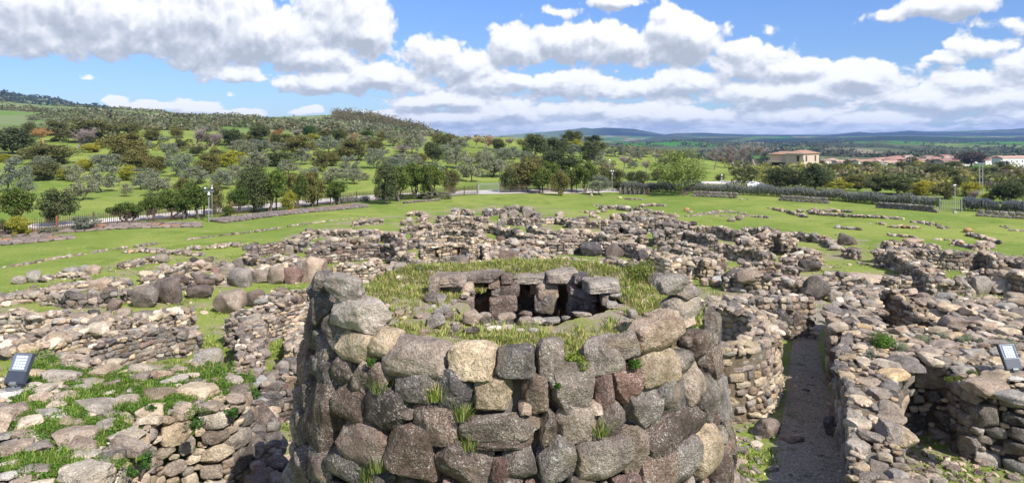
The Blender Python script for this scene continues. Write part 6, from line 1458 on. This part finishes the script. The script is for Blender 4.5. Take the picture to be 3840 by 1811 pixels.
g = gp(3581, 799); r = empty('street_lamp', g); tag(r, 'thin steel lamp post on a concrete foot by the picket gap', 'lamp post'); cyl('pole', 0, 0, .25, 4.25, .06, M_METAL, r); m = Mesh(); m.box(-.22, .22, -.22, .22, -.05, .25); m.build('concrete_foot', mat_simple('concrete', (.4, .38, .35), .95, 6, .2), r)
m = Mesh(); m.tube([(-.28, -.05, 4.28), (-.05, 0, 4.36), (.16, 0, 4.36)], [.05, .09, .07], 8); m.build('lamp_head', M_WHITE, r)
def mast(px, D, ytop, label, two=True, arm=.9):
    X = (px - CX) / FOC * D; z = tz(X, D); H = yz(ytop, D) - z; r = empty('lighting_mast', (X, D, z)); tag(r, label, 'lamp post')
    for dx in ((-.32, .32) if two else (0,)): cyl('pole', dx, 0, -.1, H, .09, M_METAL, r)
    m = Mesh(); m.box(-arm, arm, -.05, .05, H - .12, H); m.build('crossbar', M_METAL, r)
    for s in (-1, 1): m = Mesh(); m.tube([(s * arm, 0, H + .02), (s * (arm + .5), -.2, H + .12)], [.18, .1], 6); m.build('floodlight', M_WHITE, r)
    return r
mast(3679, 150, 612, 'tall twin steel masts with small floodlights rising over the trees')
mast(3769, 255, 604, 'single steel mast before the white apartment house', False, 1.2)
def pole_far(px, D, yt, label): X = (px - CX) / FOC * D; z = tz(X, D); r = empty('utility_pole', (X, D, z)); tag(r, label, 'pole'); H = yz(yt, D) - z; cyl('pole', 0, 0, -.1, H, .14, M_METAL, r); m = Mesh(); m.box(-.7, .7, -.08, .08, H - .5, H - .35); m.build('crossarm', M_METAL, r); return (X, D, z + H - .4)
c1 = pole_far(3084, 380, 590, 'grey utility pole behind the cypress'); c2 = pole_far(3183, 400, 590, 'grey utility pole right of the cypress where two cables meet'); c3 = pole_far(3313, 270, 602, 'grey pole by the parked white pickup'); c4 = pole_far(3416, 420, 578, 'thin pole before the red roofs')
for a, b, lb in ((c1, c2, 'sagging power cable left of the middle utility pole'), (c2, c3, 'sagging power cable right of the middle utility pole')):
    m = Mesh(); m.tube([(a[0] + (b[0] - a[0]) * t, a[1] + (b[1] - a[1]) * t, a[2] + (b[2] - a[2]) * t - 2.2 * 4 * t * (1 - t) * .6) for t in np.linspace(0, 1, 14)], .07, 4); o = m.build('power_cable', M_METAL, loc=a); tag(o, lb, 'cable')

# the two big floodlights standing on the masonry
def big_flood(px, py, z, lean, label, slabw):
    X, Y, _ = P(px, py, z); r = empty('floodlight', (X, Y, z)); tag(r, label, 'floodlight', 'floodlights on the masonry')
    sl = Stones(); sl.add((X - .05, Y, z + .0), (slabw, .9, .18), frame((1, 0), tilt=-PI / 2), 'w', lod=9, jit=.02); so_ = sl.build('loose_stone', MS_NEAR, None, (X, Y, z)); tag(so_, 'whitish slab under the ' + ('left' if px < 1000 else 'right') + ' floodlight', 'stone')
    cyl('base_disc', 0, 0, .08, .14, .2, M_CAST, r, 20)
    m = Mesh(); m.tube([(0, 0, .12), (0, 0, .26)], .055, 10); m.build('stem', M_CAST, r)
    m = Mesh(); m.tube([(-.1, 0, .26), (.1, 0, .26)], .07, 12); m.build('hinge', M_CAST, r)
    u = np.array([.99, -.12 if lean > 0 else .12, 0]); u /= np.linalg.norm(u); v = np.array([lean, .50, 1.0]); v -= u * (v @ u); v /= np.linalg.norm(v); n = np.cross(u, v)   # n looks back at the viewer and up
    if n[1] > 0: n = -n
    o0 = np.array([0, 0, .30]) - v * .02
    def M(q): return o0 + np.outer(q[:, 0], u) + np.outer(q[:, 1], v) + np.outer(q[:, 2], n)
    def bx(nm, x0, x1, y0, y1, z0, z1, mat, par): m = Mesh(); m.box(x0, x1, y0, y1, z0, z1, M=M); return m.build(nm, mat, par)
    h = bx('housing', -.32, .32, 0, .92, -.13, 0, M_DARK, r)
    bx('lower_cover', -.30, .30, .03, .36, 0, .012, M_DARK, r)
    for a, b, c, d in ((-.30, .30, .36, .39), (-.30, .30, .87, .90), (-.30, -.27, .39, .87), (.27, .30, .39, .87)): bx('glass_frame', a, b, c, d, 0, .022, M_CAST, r)
    gl = bx('glass', -.27, .27, .39, .87, .0, .006, mat_simple('blue_grey_glass', (.12, .16, .24), .12, 3, .05, spec=.7), r)
    led = mat_simple('led_lens', (.62, .65, .70), .25, 30, .1, spec=.8)
    lm = Mesh()
    for i in range(4):
        for j in range(5):
            x = -.15 + i * .10; y = .45 + j * .087; lm.box(x - .040, x + .040, y - .034, y + .034, .006, .02, M=M)
    lm.build('led_array', led, r)
    return r
big_flood(50, 1470, 4.12, .42, 'tilted dark floodlight on a pale slab at the left edge', 1.0)
big_flood(3806, 1411, 3.12, -.44, 'tilted grey floodlight on a pale slab at the right edge', 1.0)

# small number plate on the hut wall
X, Y, Z = P(2669, 1157, 2.75); Y -= 0; r = empty('number_plate', (X, Y - 1.0, Z)); 
X, Y = X * (Y - 1.0) / Y, Y - 1.0; r.location = (X, Y, CAMH - (1157 - HZ) / FOC * Y); tag(r, 'small dark stone marked XI in white on the hut wall', 'plate')
m = Mesh(); m.box(-.2, .2, 0, .06, -.13, .13); m.build('plate', mat_simple('dark_plate', (.07, .065, .065), .8, 9, .2), r)
tcu = bpy.data.curves.new('lettering', 'FONT'); tcu.body = 'XI'; tcu.size = .19; tcu.align_x = 'CENTER'; tcu.align_y = 'CENTER'; tcu.extrude = .003; tq = bpy.data.objects.new('t', tcu); COL.objects.link(tq); bpy.context.view_layer.update(); tm = bpy.data.meshes.new_from_object(tq.evaluated_get(bpy.context.evaluated_depsgraph_get())); bpy.data.objects.remove(tq); to = bpy.data.objects.new('lettering', tm); COL.objects.link(to); to.parent = r; to.location = (0, -.005, 0); to.rotation_euler = (PI / 2, 0, 0); tm.materials.clear(); tm.materials.append(M_WHITE)

# ------------------------------------------------------------------ cars
def car(label, X, Y, rz, L=4.3, Wd=1.75, H=1.46, col=(.75, .76, .78), tall=False):
    z = tz(X, Y); r = empty('parked_car', (X, Y, z), rz); tag(r, label, 'car')
    if tall: prof = [(-2.15, .45), (-2.17, .95), (-2.05, 1.05), (-.75, 1.08), (-.62, 1.62), (-.4, 1.72), (.55, 1.72), (1.0, 1.12), (2.0, 1.02), (2.15, .85), (2.15, .42), (1.7, .36), (-1.7, .36)]
    else: prof = [(-2.12, .45), (-2.14, .8), (-2.0, 1.0), (-1.75, 1.12), (-1.05, 1.40), (-.3, 1.46), (.35, 1.38), (1.05, .98), (1.85, .86), (2.1, .7), (2.13, .42), (1.7, .30), (-1.7, .30)]
    sx = L / 4.3; n = len(prof); vs = []; 
    ys = [-.5, -.42, .42, .5]
    for k, y in enumerate(ys):
        for (x, zz) in prof:
            w = y * Wd * (1.0 if zz < 1.0 else .86 if abs(y) > .45 else .9)
            sh = .97 if k in (0, 3) else 1.0
            vs.append((x * sx * sh, w, .3 + (zz - .3) * (1.0 if k in (1, 2) else .985)))
    fs = []
    for k in range(3):
        for i in range(n): j = (i + 1) % n; fs.append((k * n + i, k * n + j, (k + 1) * n + j, (k + 1) * n + i))
    fs += [tuple(range(n - 1, -1, -1)), tuple(3 * n + i for i in range(n))]
    m = Mesh(); m.add(vs, fs, col); m.build('body', M_TONE_G, r)
    win = [[(-1.6, 1.08), (-1.0, 1.34), (-.35, 1.39), (-.35, 1.02)], [(-.28, 1.02), (-.28, 1.39), (.28, 1.33), (.85, .99)]] if not tall else [[(-.62, 1.14), (-.52, 1.58), (.05, 1.64), (.05, 1.12)], [(.12, 1.12), (.12, 1.64), (.5, 1.62), (.85, 1.14)]]
    for w in win:
        for s in (-1, 1):
            m = Mesh(); q = [(x * sx, s * (Wd * .43 + .012 + (.03 if zz < 1.2 else 0) * 0 + (1.0 - min(zz, 1.0)) * 0 + .012 * (1.4 - zz) * 3), zz) for x, zz in w]; m.add(q + [(a, b - s * .02, c) for a, b, c in q], [(0, 1, 2, 3), (7, 6, 5, 4), (0, 4, 5, 1), (1, 5, 6, 2), (2, 6, 7, 3), (3, 7, 4, 0)]); m.build('window', M_GLASSD, r)
    a, b = ((.40, 1.37), (1.02, 1.0)) if not tall else ((.58, 1.69), (.97, 1.15)); m = Mesh(); q = [(a[0] * sx, -.36 * Wd, a[1]), (a[0] * sx, .36 * Wd, a[1]), (b[0] * sx, .4 * Wd, b[1]), (b[0] * sx, -.4 * Wd, b[1])]; m.add([(x + .02, y, zz + .02) for x, y, zz in q] + q, [(0, 1, 2, 3), (7, 6, 5, 4), (0, 4, 5, 1), (1, 5, 6, 2), (2, 6, 7, 3), (3, 7, 4, 0)]); m.build('windscreen', M_GLASSD, r)
    for sx_ in (-1.3, 1.32):
        for s in (-1, 1):
            m = Mesh(); m.tube([(sx_ * sx, s * (Wd / 2 - .2), .32), (sx_ * sx, s * (Wd / 2 + .01), .32)], .32, 16, (.02, .02, .02)); w = m.build('wheel', M_TONE, r)
            m = Mesh(); m.tube([(sx_ * sx, s * (Wd / 2 + .0), .32), (sx_ * sx, s * (Wd / 2 + .02), .32)], .19, 12, (.35, .35, .36)); m.build('rim', M_TONE, w)
    for s in (-1, 1): m = Mesh(); m.box(2.0 * sx, 2.12 * sx, s * .68 - .14, s * .68 + .14, .68, .8, (.7, .7, .68)); m.build('headlight', M_TONE_G, r)
    return r
g = gp(2838, 706); car('white hatchback parked behind the rosemary hedge', g[0], g[1], -.25, 4.6)
g = gp(2596, 692); car('dark blue car half hidden behind the pale spring tree', g[0], g[1], -.1, col=(.04, .05, .08))
g = gp(3340, 658); car('white pickup parked among the trees toward the village', g[0], g[1], -1.0, 4.5, 1.85, col=(.78, .78, .78), tall=True)
g = gp(3312, 656); car('small reddish car beside the white pickup', g[0], g[1], -.6, 3.9, col=(.25, .09, .07))

# ------------------------------------------------------------------ buildings
def house(name, label, X, Y, rz, w, d, h, col, roof='hip', rise=1.4, wins=((0, .5),), storeys=2, zb=None, wcol=(.08, .055, .04), tile=M_TILES, over=.45, group=None, winrows=None, cat='house', mat=M_TONE):
    z = tz(X, Y) if zb is None else zb; r = empty(name, (X, Y, z), rz); tag(r, label, cat, group)
    m = Mesh(); m.box(-w / 2, w / 2, -d / 2, d / 2, -1.5, h, col); m.build('wall', mat, r)
    m = Mesh(); o = over
    base = [(-w / 2 - o, -d / 2 - o, h), (w / 2 + o, -d / 2 - o, h), (w / 2 + o, d / 2 + o, h), (-w / 2 - o, d / 2 + o, h)]; top = [(x, y, h + .2) for x, y, _ in base]
    if roof == 'hip': k = min(w, d) / 2 * .9; rd = [(-w / 2 + k, 0, h + .2 + rise), (w / 2 - k, 0, h + .2 + rise)] if w >= d else [(0, -d / 2 + k, h + .2 + rise), (0, d / 2 - k, h + .2 + rise)]
    else: rd = [(-w / 2 - o, 0, h + .2 + rise), (w / 2 + o, 0, h + .2 + rise)]
    V_ = base + top + rd
    F_ = [(3, 2, 1, 0), (0, 1, 5, 4), (1, 2, 6, 5), (2, 3, 7, 6), (3, 0, 4, 7)]
    if w >= d or roof != 'hip': F_ += [(4, 5, 9, 8), (5, 6, 9), (6, 7, 8, 9), (7, 4, 8)]
    else: F_ += [(4, 5, 8), (5, 6, 9, 8), (6, 7, 9), (7, 4, 8, 9)]
    m.add(V_, F_); m.build('roof', tile, r)
    for (side, x, z0, ww, hh) in (winrows or []):
        m = Mesh()
        if side == 'f': m.box(x - ww / 2, x + ww / 2, -d / 2 - .03, -d / 2 + .1, z0, z0 + hh, wcol)
        elif side == 'r': m.box(w / 2 - .1, w / 2 + .03, x - ww / 2, x + ww / 2, z0, z0 + hh, wcol)
        else: m.box(-w / 2 - .03, -w / 2 + .1, x - ww / 2, x + ww / 2, z0, z0 + hh, wcol)
        wn = m.build('window', M_TONE, r)
    return r
D0 = 285.0; zb = -.9
def vx(hx, D=D0): return (2740 + hx / 4.293 - CX) / FOC * D
# the cream villa: a main block with its corner to the viewer and a lower wing to the left
cy, sy = math.cos(math.radians(-47)), math.sin(math.radians(-47)); wA, dB = 7.2, 13.7; cxw, cyw = vx(1168), D0
cxx = cxw + (-wA / 2) * cy - (dB / 2) * sy; cyy = cyw + (-wA / 2) * sy + (dB / 2) * cy
hv = yz(540 + 163 / 4.293, D0) - zb
vr = house('villa', 'cream villa with hipped red tile roof and brown shuttered windows', cxx, cyy, math.radians(-47), wA, dB, hv, (.60, .50, .41), 'hip', 1.2, zb=zb, over=.5, wcol=(.10, .055, .035), cat='house', mat=M_PLASTER,
      winrows=[('f', 1.5, hv - 3.0, 1.1, 2.3), ('r', -4.2, hv - 3.0, 1.3, 2.3), ('r', 3.6, hv - 3.0, 1.3, 2.3), ('f', -1.8, hv - 6.4, 1.2, 1.3)])
m = Mesh(); m.box(-12.5, -wA / 2 - .02, -2.5, 6.5, -1.5, hv - .5, (.6, .5, .41)); m.build('wing_wall', M_PLASTER, vr)
m = Mesh(); m.add([(-13, -3.1, hv - .5), (-wA / 2 + .2, -3.1, hv - .5), (-wA / 2 + .2, 7, hv - .5), (-13, 7, hv - .5), (-13, -3.1, hv - .3), (-wA / 2 + .2, -3.1, hv - .3), (-wA / 2 + .2, 7, hv - .3), (-13, 7, hv - .3), (-9.5, 2, hv + .8), (-wA / 2 + .2, 2, hv + .8)],
    [(3, 2, 1, 0), (0, 1, 5, 4), (1, 2, 6, 5), (2, 3, 7, 6), (3, 0, 4, 7), (4, 5, 9, 8), (6, 7, 8, 9), (7, 4, 8), (5, 6, 9)]); m.build('wing_roof', M_TILES, vr)
m = Mesh(); m.box(-12.2, -3.6, -4.2, -2.52, hv - 3.6, hv - 2.9, (.5, .38, .28)); m.build('balcony', M_PLASTER, vr)
m = Mesh(); m.box(-11.5, -4.2, -2.56, -2.48, 0, hv - 3.75, (.03, .025, .02)); m.build('garage_shade_panel', M_TONE, vr)  # near-black panel stands in for the shade inside the garage
m = Mesh(); m.box(-5.3, -4.4, -2.9, -2.52, hv - 2.3, hv - 1.5, (.5, .5, .48)); m.build('air_conditioner', M_TONE, vr)
m = Mesh(); m.box(-wA / 2 - .55, wA / 2 + .55, -dB / 2 - .62, -dB / 2 - .5, hv - .02, hv + .22, (.6, .57, .52)); m.build('gutter', M_TONE, vr)
# village in the valley
hl_ = []
rsv = random.Random(5)
ROOFS = [mat_simple('roof_' + n, c, .95, .5, .25) for n, c in (('terracotta', (.34, .19, .145)), ('pale_terracotta', (.42, .28, .22)), ('brown_terracotta', (.27, .165, .13)))]
def vill(px, ytop, D, w, h=5.5, col=None, lab=None, roof=None, rise=1.3):
    X = (px - CX) / FOC * D; zt_ = yz(ytop, D); z = tz(X, D); hgt = max(3.0, min(h, 12)); zb_ = zt_ - hgt - rise - .2
    col = col or rsv.choice([(.6, .5, .44), (.66, .6, .55), (.55, .42, .36), (.62, .56, .46)])
    n = max(1, int(w / 4)); wr = [('f', -w / 2 + (i + .5) * w / n, hgt - 1.9, .9, 1.2) for i in range(n)]
    ri = rsv.randrange(3)
    r = house('house', 'x', X, D, rsv.uniform(-.5, .5), w, w * rsv.uniform(.6, .9), hgt, col, rsv.choice(['hip', 'gable']), rise, zb=min(zb_, z), tile=roof or ROOFS[ri], winrows=wr, over=.3)
    if zb_ > z: 
        pass
    if lab: tag(r, lab, 'house'); r['group'] = 'houses of the village'
    else: reg(r, ('terracotta', 'pale-roofed', 'brown-roofed')[ri] + ' village house', 'house', px, 'beyond the trees', 'houses of the village')
for px, y, D, w in ((3072, 596, 700, 9), (3095, 597, 720, 9), (3120, 594, 740, 10), (3205, 596, 640, 12), (3232, 598, 600, 13), (3262, 597, 640, 12), (3290, 592, 680, 12), (3312, 590, 700, 12), (3348, 581, 720, 12), (3366, 579, 740, 14),
                    (3384, 583, 700, 12), (3360, 591, 650, 14), (3425, 587, 700, 10), (3480, 583, 740, 13), (3510, 585, 700, 13), (3538, 580, 760, 14), (3560, 585, 690, 11), (3585, 588, 700, 12), (3548, 597, 600, 13), (3506, 597, 620, 12), (3470, 596, 640, 11),
                    (3440, 598, 630, 10), (3600, 597, 600, 11), (3700, 583, 720, 14), (3722, 588, 680, 12), (3745, 581, 760, 14), (3775, 578, 780, 14), (3805, 576, 800, 15), (3835, 578, 780, 14), (3690, 595, 620, 11), (3860, 582, 720, 14), (3150, 600, 650, 11), (3335, 598, 610, 11), (3400, 596, 640, 11), (3632, 590, 720, 12)):
    vill(px, y, D, w)
vill(3402, 577, 700, 8, 8, (.74, .7, .62), 'tall pale house standing above the red roofs', rise=.6)
vill(3343, 603, 520, 17, 5.5, (.66, .64, .62), 'low white house with a row of small windows before the village', rise=1.2)
X = (3822 - CX) / FOC * 560; zt_ = yz(592, 560); wr = [('f', -15 + i * 4.3, z_, 1.0, 1.4) for i in range(8) for z_ in (1.0, 4.4)]
house('apartment_house', 'long white two-storey house with dark square windows at the right edge', X, 560, .1, 36, 11, 7.4, (.70, .68, .64), 'gable', 1.4, zb=zt_ - 9.0 + 1.4, tile=ROOFS[1], winrows=wr, over=.4, wcol=(.06, .065, .08), cat='apartment house')
X = (1655 - CX) / FOC * 600; house('hut', 'small bright green hut on the crest above the olive grove', X, 600, .1, 6.6, 4, 2.6, (.12, .34, .05), 'gable', .3, zb=yz(511, 600), tile=mat_simple('green_sheet', (.10, .3, .05), .7, 1, .1), over=.2, cat='hut', winrows=[('f', -2.2, .6, 1.0, 1.5)])
X = (1721 - CX) / FOC * 600; r = empty('radio_mast', (X, 600, tz(X, 600))); tag(r, 'thin radio mast on the crest right of the green hut', 'mast'); cyl('pole', 0, 0, 0, yz(491, 600) - tz(X, 600), .12, M_METAL, r); m = Mesh(); m.box(-.5, .5, -.1, .1, yz(494, 600) - tz(X, 600), yz(492.5, 600) - tz(X, 600)); m.build('antenna', M_METAL, r)

# ------------------------------------------------------------------ grass and small plants near the viewer
def tufts(name, label, spots, tones, hb=(.12, .3), blades=16, seed=3, spread=.09, lean=.5, wd=.011):
    rs = np.random.RandomState(seed); V = []; T = []
    for (x, y, z, s) in spots:
        n = int(blades * rs.uniform(.6, 1.4)); a = rs.uniform(0, 2 * PI, n); r = rs.uniform(0, spread, n) * s
        b = np.stack([x + r * np.cos(a), y + r * np.sin(a), np.full(n, z)], 1); h = rs.uniform(*hb, n) * s; l = lean * h * rs.uniform(.2, 1, n)
        tip = b + np.stack([np.cos(a) * l, np.sin(a) * l, h], 1); mid_ = b * .45 + tip * .55 + np.array([0, 0, .12]) * h[:, None]
        w = np.stack([-np.sin(a + .5), np.cos(a + .5), 0 * a], 1) * (wd * s ** .5)
        V.append(np.stack([b - w, b + w, mid_ + w * .8, mid_ - w * .8, mid_ - w * .8, mid_ + w * .8, tip + w * .1, tip - w * .1], 1).reshape(-1, 3))
        t = np.array(tones)[rs.randint(0, len(tones), n)] * rs.uniform(.7, 1.3, (n, 1)); T.append(np.repeat(t, 8, axis=0))
    V = np.concatenate(V); return raw_mesh(name, V, np.arange(len(V)).reshape(-1, 4), np.concatenate(T), M_GRASS, smooth=False, loc=(V[0][0], V[0][1], V[0][2]))
GT = [(.17, .27, .04), (.25, .33, .07), (.34, .34, .12), (.12, .21, .03), (.42, .38, .19)]
rs = np.random.RandomState(31); sp_ = []
while len(sp_) < 3300:
    a, r = rs.uniform(0, 2 * PI), 4.35 * math.sqrt(rs.rand()); x, y = r * math.cos(a), r * math.sin(a)
    if math.hypot(x - CH[0], y - CH[1]) < 2.0 + .25 * rs.rand(): continue
    v = nz(x * .9 + y * .3 + 1) + nz(y * 1.1 + x * .2); k = 1.0
    if y < .8 and v < .15 and rs.rand() < .85: continue
    if y > 1.6: k = 1.1
    if x > 1.8: k = 1.25
    sp_.append((TC[0] + x, TC[1] + y, turf_z(x, y) - .01, k * rs.uniform(.5, 1.2)))
tag(tufts('grass', 'x', sp_, GT + [(.42, .36, .18), (.33, .31, .12)], (.05, .15), 15, spread=.13, lean=.8), 'green and straw-coloured grass growing on the tower top', kind='stuff')
# herbs between the slabs of the left masonry
def herb_patch(name, label, spots, tones, seed, size=.035, n=60, rad=.22, hgt=.10, kind='stuff'):
    rs = np.random.RandomState(seed); C = []; R = []
    for x, y, z, s in spots: C.append((x, y, z)); R.append(rad * s)
    C = np.array(C); R = np.array(R); v, q, t = leaf_cards(C, R, n * len(spots), size, tones, rs, up=.9, squash=hgt / rad)
    o = raw_mesh(name, v, q, t, M_GRASS, loc=tuple(C[0]), smooth=False); tag(o, label, kind=kind); return o
HG = [(.08, .17, .02), (.12, .23, .03), (.055, .12, .018), (.17, .25, .05)]
def inland(regs, z, n, seed, s=(.5, 1.4)):
    rs = np.random.RandomState(seed); out_ = []
    for (T, x, y, w, h) in regs:
        for _ in range(int(n * w * h / 1e4) + 2):
            u = rs.normal(size=2) * .42; px, py = tp(T, x + u[0] * w, y + u[1] * h); X, Y, _ = P(px, py, z); out_.append((X, Y, z + lz(X, Y) - LZ if T == 'LL' else z, rs.uniform(*s)))
    return out_
regs = [('LL', 1150, 560, 430, 150), ('LL', 850, 480, 350, 120), ('LL', 560, 410, 260, 50), ('LL', 1550, 400, 280, 80), ('LL', 1760, 470, 170, 80), ('LL', 620, 570, 160, 80), ('LL', 380, 810, 260, 110), ('LL', 400, 1060, 520, 60), ('LL', 510, 1130, 180, 110),
        ('LL', 230, 690, 160, 130), ('LL', 680, 760, 90, 60), ('LL', 880, 780, 60, 110), ('LL', 740, 880, 80, 60), ('LL', 250, 1090, 250, 80), ('LL', 90, 1110, 120, 60), ('LL', 560, 630, 80, 140), ('LL', 310, 400, 180, 130), ('LL', 180, 590, 90, 60), ('LL', 1000, 640, 120, 60), ('LL', 560, 1180, 110, 60), ('LL', 470, 660, 120, 100)]
herb_patch('weeds', 'bright green clover and weeds filling the joints of the left masonry', [(a, b, c + .05, d) for a, b, c, d in inland(regs, LZ, 55, 4)], HG, 5, size=.028, n=85, rad=.17, hgt=.08)
spg = [(a, b, c, d * 1.3) for a, b, c, d in inland(regs, LZ, 22, 6)]
tag(tufts('grass', 'x', spg, GT[:4], (.06, .16), 12, seed=9, spread=.12), 'short grass between the slabs of the left masonry', kind='stuff')
# weeds and grass on the village ground: along wall feet and lanes
rs = np.random.RandomState(77); sp2 = []
while len(sp2) < 7000:
    px, py = rs.uniform(-60, 3900), rs.uniform(930, 1811) ** 1.0; X, Y, _ = P(px, py, 0)
    if not inpoly(X, Y, VIL)[0]: continue
    if nz(X * .35 + 2) + nz(Y * .4 + X * .1) < -.1: continue
    if Y < 30 and (px > 3300 or px < 1100) and rs.rand() < .8: continue
    if (2815 < px < 3250 and py > 1180) and not (px < 2900 and py > 1500): continue
    sp2.append((X, Y, tz(X, Y) + .01, rs.uniform(.8, 2.2)))
tag(tufts('grass', 'x', sp2, GT, (.04, .10), 14, seed=12, spread=.3, wd=.018, lean=.9), 'rough grass growing on the ground of the ruined village', kind='stuff')
# small fallen stones all over the village ground
rs = np.random.RandomState(123); rb = Stones(); got = 0
while got < 5200:
    px, py = rs.uniform(-40, 3880), rs.uniform(915, 1811); X, Y, _ = P(px, py, 0)
    if not inpoly(X, Y, VIL)[0]: continue
    if nz(X * .5 + 1) + nz(Y * .55 + X * .2) < -.05 and not (Y < 34): continue
    if 2830 + (1811 - py) * .2 < px < 3200 and py > 1150 and rs.rand() < .93: continue
    w = rs.uniform(.10, .34) * (1.0 if rs.rand() > .1 else 1.7); got += 1
    rb.add((X, Y, tz(X, Y) + w * .12), (w, w * rs.uniform(.6, 1), w * rs.uniform(.35, .6)), rot_rand(.7), random.choice('ttkkkmmggpbl'))
tag(rb.build('rubble', MS_MID, None, (0, 30, 0)), 'small fallen stones lying over the village ground', kind='stuff')
def shrublet(name, look, T, x, y, w, h, z, tones, cat='plant', D=None, leaf=.03, spikes=False, n=900, k=10):
    px, py = tp(T, x, y); s = TILES[T][2]
    if D is None: X, Y, _ = P(px, py, z)
    else: Y = D; X = (px - CX) / FOC * D; z = CAMH - (py - HZ) / FOC * D
    ww, hh = w / s / FOC * Y, h / s / FOC * Y; rs = np.random.RandomState(int(x + y))
    C = rs.uniform(-1, 1, (k, 3)) * np.array([ww * .33, ww * .3, hh * .3]) + np.array([X, Y, z + hh * .45]); R = rs.uniform(.18, .28, k) * max(ww, hh)
    R = np.minimum(R, hh * .6)
    v, q, t = leaf_cards(C, R, n, leaf, tones, rs)
    o = raw_mesh(name, v, q, t, M_LEAF, loc=(X, Y, z), smooth=False); tag(o, look, cat); return o
GG = [(.26, .31, .21), (.20, .26, .16), (.32, .35, .26)]; BG = [(.07, .16, .02), (.11, .22, .03), (.05, .10, .02)]
shrublet('bush', 'big yellow green bush at the far right rim of the tower', 'T7', 770, 260, 170, 85, TZ, [(.20, .24, .05), (.13, .18, .03), (.3, .3, .1)], D=19.6, n=3800, leaf=.028, k=16)
shrublet('bush', 'leafy bright green plant with yellow flowers in the tower face', 'T7', 1005, 590, 95, 165, 0, BG + [(.15, .26, .04)], D=15.2, n=3000, leaf=.026, k=16)
shrublet('plant', 'low yellow green plant spilling over the tower front', 'T7', 440, 660, 130, 60, 0, [(.22, .28, .05), (.14, .2, .03)], D=12.9, n=1500, leaf=.02)
shrublet('plant', 'small green plant under the tan rim block', 'T7', 735, 670, 60, 50, 0, BG, D=13.0, n=500, leaf=.02)
shrublet('plant', 'green weed beside the upright narrow block', 'T7', 370, 770, 40, 40, 0, BG, D=12.5, n=300, leaf=.018)
shrublet('plant', 'leafy weed among the upper left blocks of the tower', 'T6', 495, 660, 50, 40, 0, BG, D=13.2, n=350, leaf=.018)
for x, y, w, h, lb in ((850, 330, 220, 120, 'grey green herb above the long pale slab'), (1150, 280, 170, 100, 'second grey green herb in the row on the right masonry'), (1475, 335, 230, 140, 'largest grey green herb on the right masonry'), (1715, 340, 130, 80, 'small grey green herb left of the right floodlight'), (2150, 370, 340, 70, 'wide grey green herb behind the right floodlight'), (540, 480, 190, 140, 'grey green herb beside the green bramble'), (60, 570, 120, 130, 'grey green herb nearest the path wall')):
    shrublet('herb', lb, 'RR', x, y, w, h, RZ, GG, 'plant', leaf=.018, n=1600, k=12)
shrublet('bramble', 'dark green bramble on the path-side masonry', 'RR', 240, 400, 420, 190, RZ, BG, 'plant', leaf=.03, n=3000, k=20)
for x, y, w, h, lb in ((1240, 920, 130, 60, 'moss cushion below the round pale stone'), (1380, 910, 140, 60, 'moss cushion left of the long boulder'), (1630, 830, 170, 60, 'yellow moss cushion by the floodlight'), (1880, 870, 260, 70, 'dark moss patch under the right floodlight')):
    shrublet('moss', lb, 'RR', x, y, w, h, RZ, [(.14, .18, .035), (.09, .13, .02)], 'moss', leaf=.016, n=900, k=12)
for x, y, w, h, D, lb in ((1130, 760, 110, 170, 16.4, 'trailing ivy down the left masonry face, upper strand'), (1460, 830, 120, 120, 17.6, 'ivy clump on the left masonry face under the big stone'), (1075, 1090, 120, 130, 15.5, 'ivy clump low on the left masonry face'), (980, 1170, 90, 80, 15.0, 'lowest ivy clump of the left masonry'), (1270, 700, 90, 80, 17.4, 'small ivy clump at the masonry edge'), (1720, 710, 110, 70, 19.2, 'green weed on the ochre soil by the corner'), (1890, 600, 80, 110, 20.5, 'ivy hanging at the shaded corner'), (990, 900, 100, 60, 15.8, 'thin ivy strand mid face')):
    px, py = LL(x, y); 
    z = None
    shrublet('ivy', lb, 'LL', x, y, w, h, 0, [(.06, .14, .03), (.09, .19, .04), (.045, .09, .02)], 'ivy', D=D + 4.0 if False else None or (CAMH - (LZ - .35)) * FOC / (py - HZ) * .985, leaf=.035, n=500, k=9)
for i, (T, x, y, D, lb) in enumerate((('T6', 545, 780, 12.9, 'grass tuft hanging between the dark left blocks'), ('T6', 800, 815, 12.4, 'grass tuft above the pointed middle block'), ('T6', 540, 1150, 12.1, 'grass tuft low on the tower left side'), ('T6', 960, 1045, 12.0, 'thin grass tuft below the long flat block'),
      ('T7', 565, 985, 12.2, 'grass tuft above the wide grey block'), ('T6', 930, 905, 12.2, 'straw grass on the long flat block'), ('T6', 490, 1200, 12.0, 'lowest grass tuft on the tower'))):
    px, py = tp(T, x, y); c = cone_hit(px, py); n_ = np.array([c[0] - TC[0], c[1] - TC[1]]); n_ /= np.linalg.norm(n_)
    o = tufts('grass_tuft', 'x', [(c[0] + n_[0] * .04 + random.gauss(0, .05), c[1] + n_[1] * .04, c[2] - .02, 1.6) for _ in range(5)], GT, (.1, .24), 16, seed=40 + i, lean=.9, spread=.08, wd=.007); tag(o, lb, 'grass tuft', 'grass tufts in the tower face')
finish_labels()
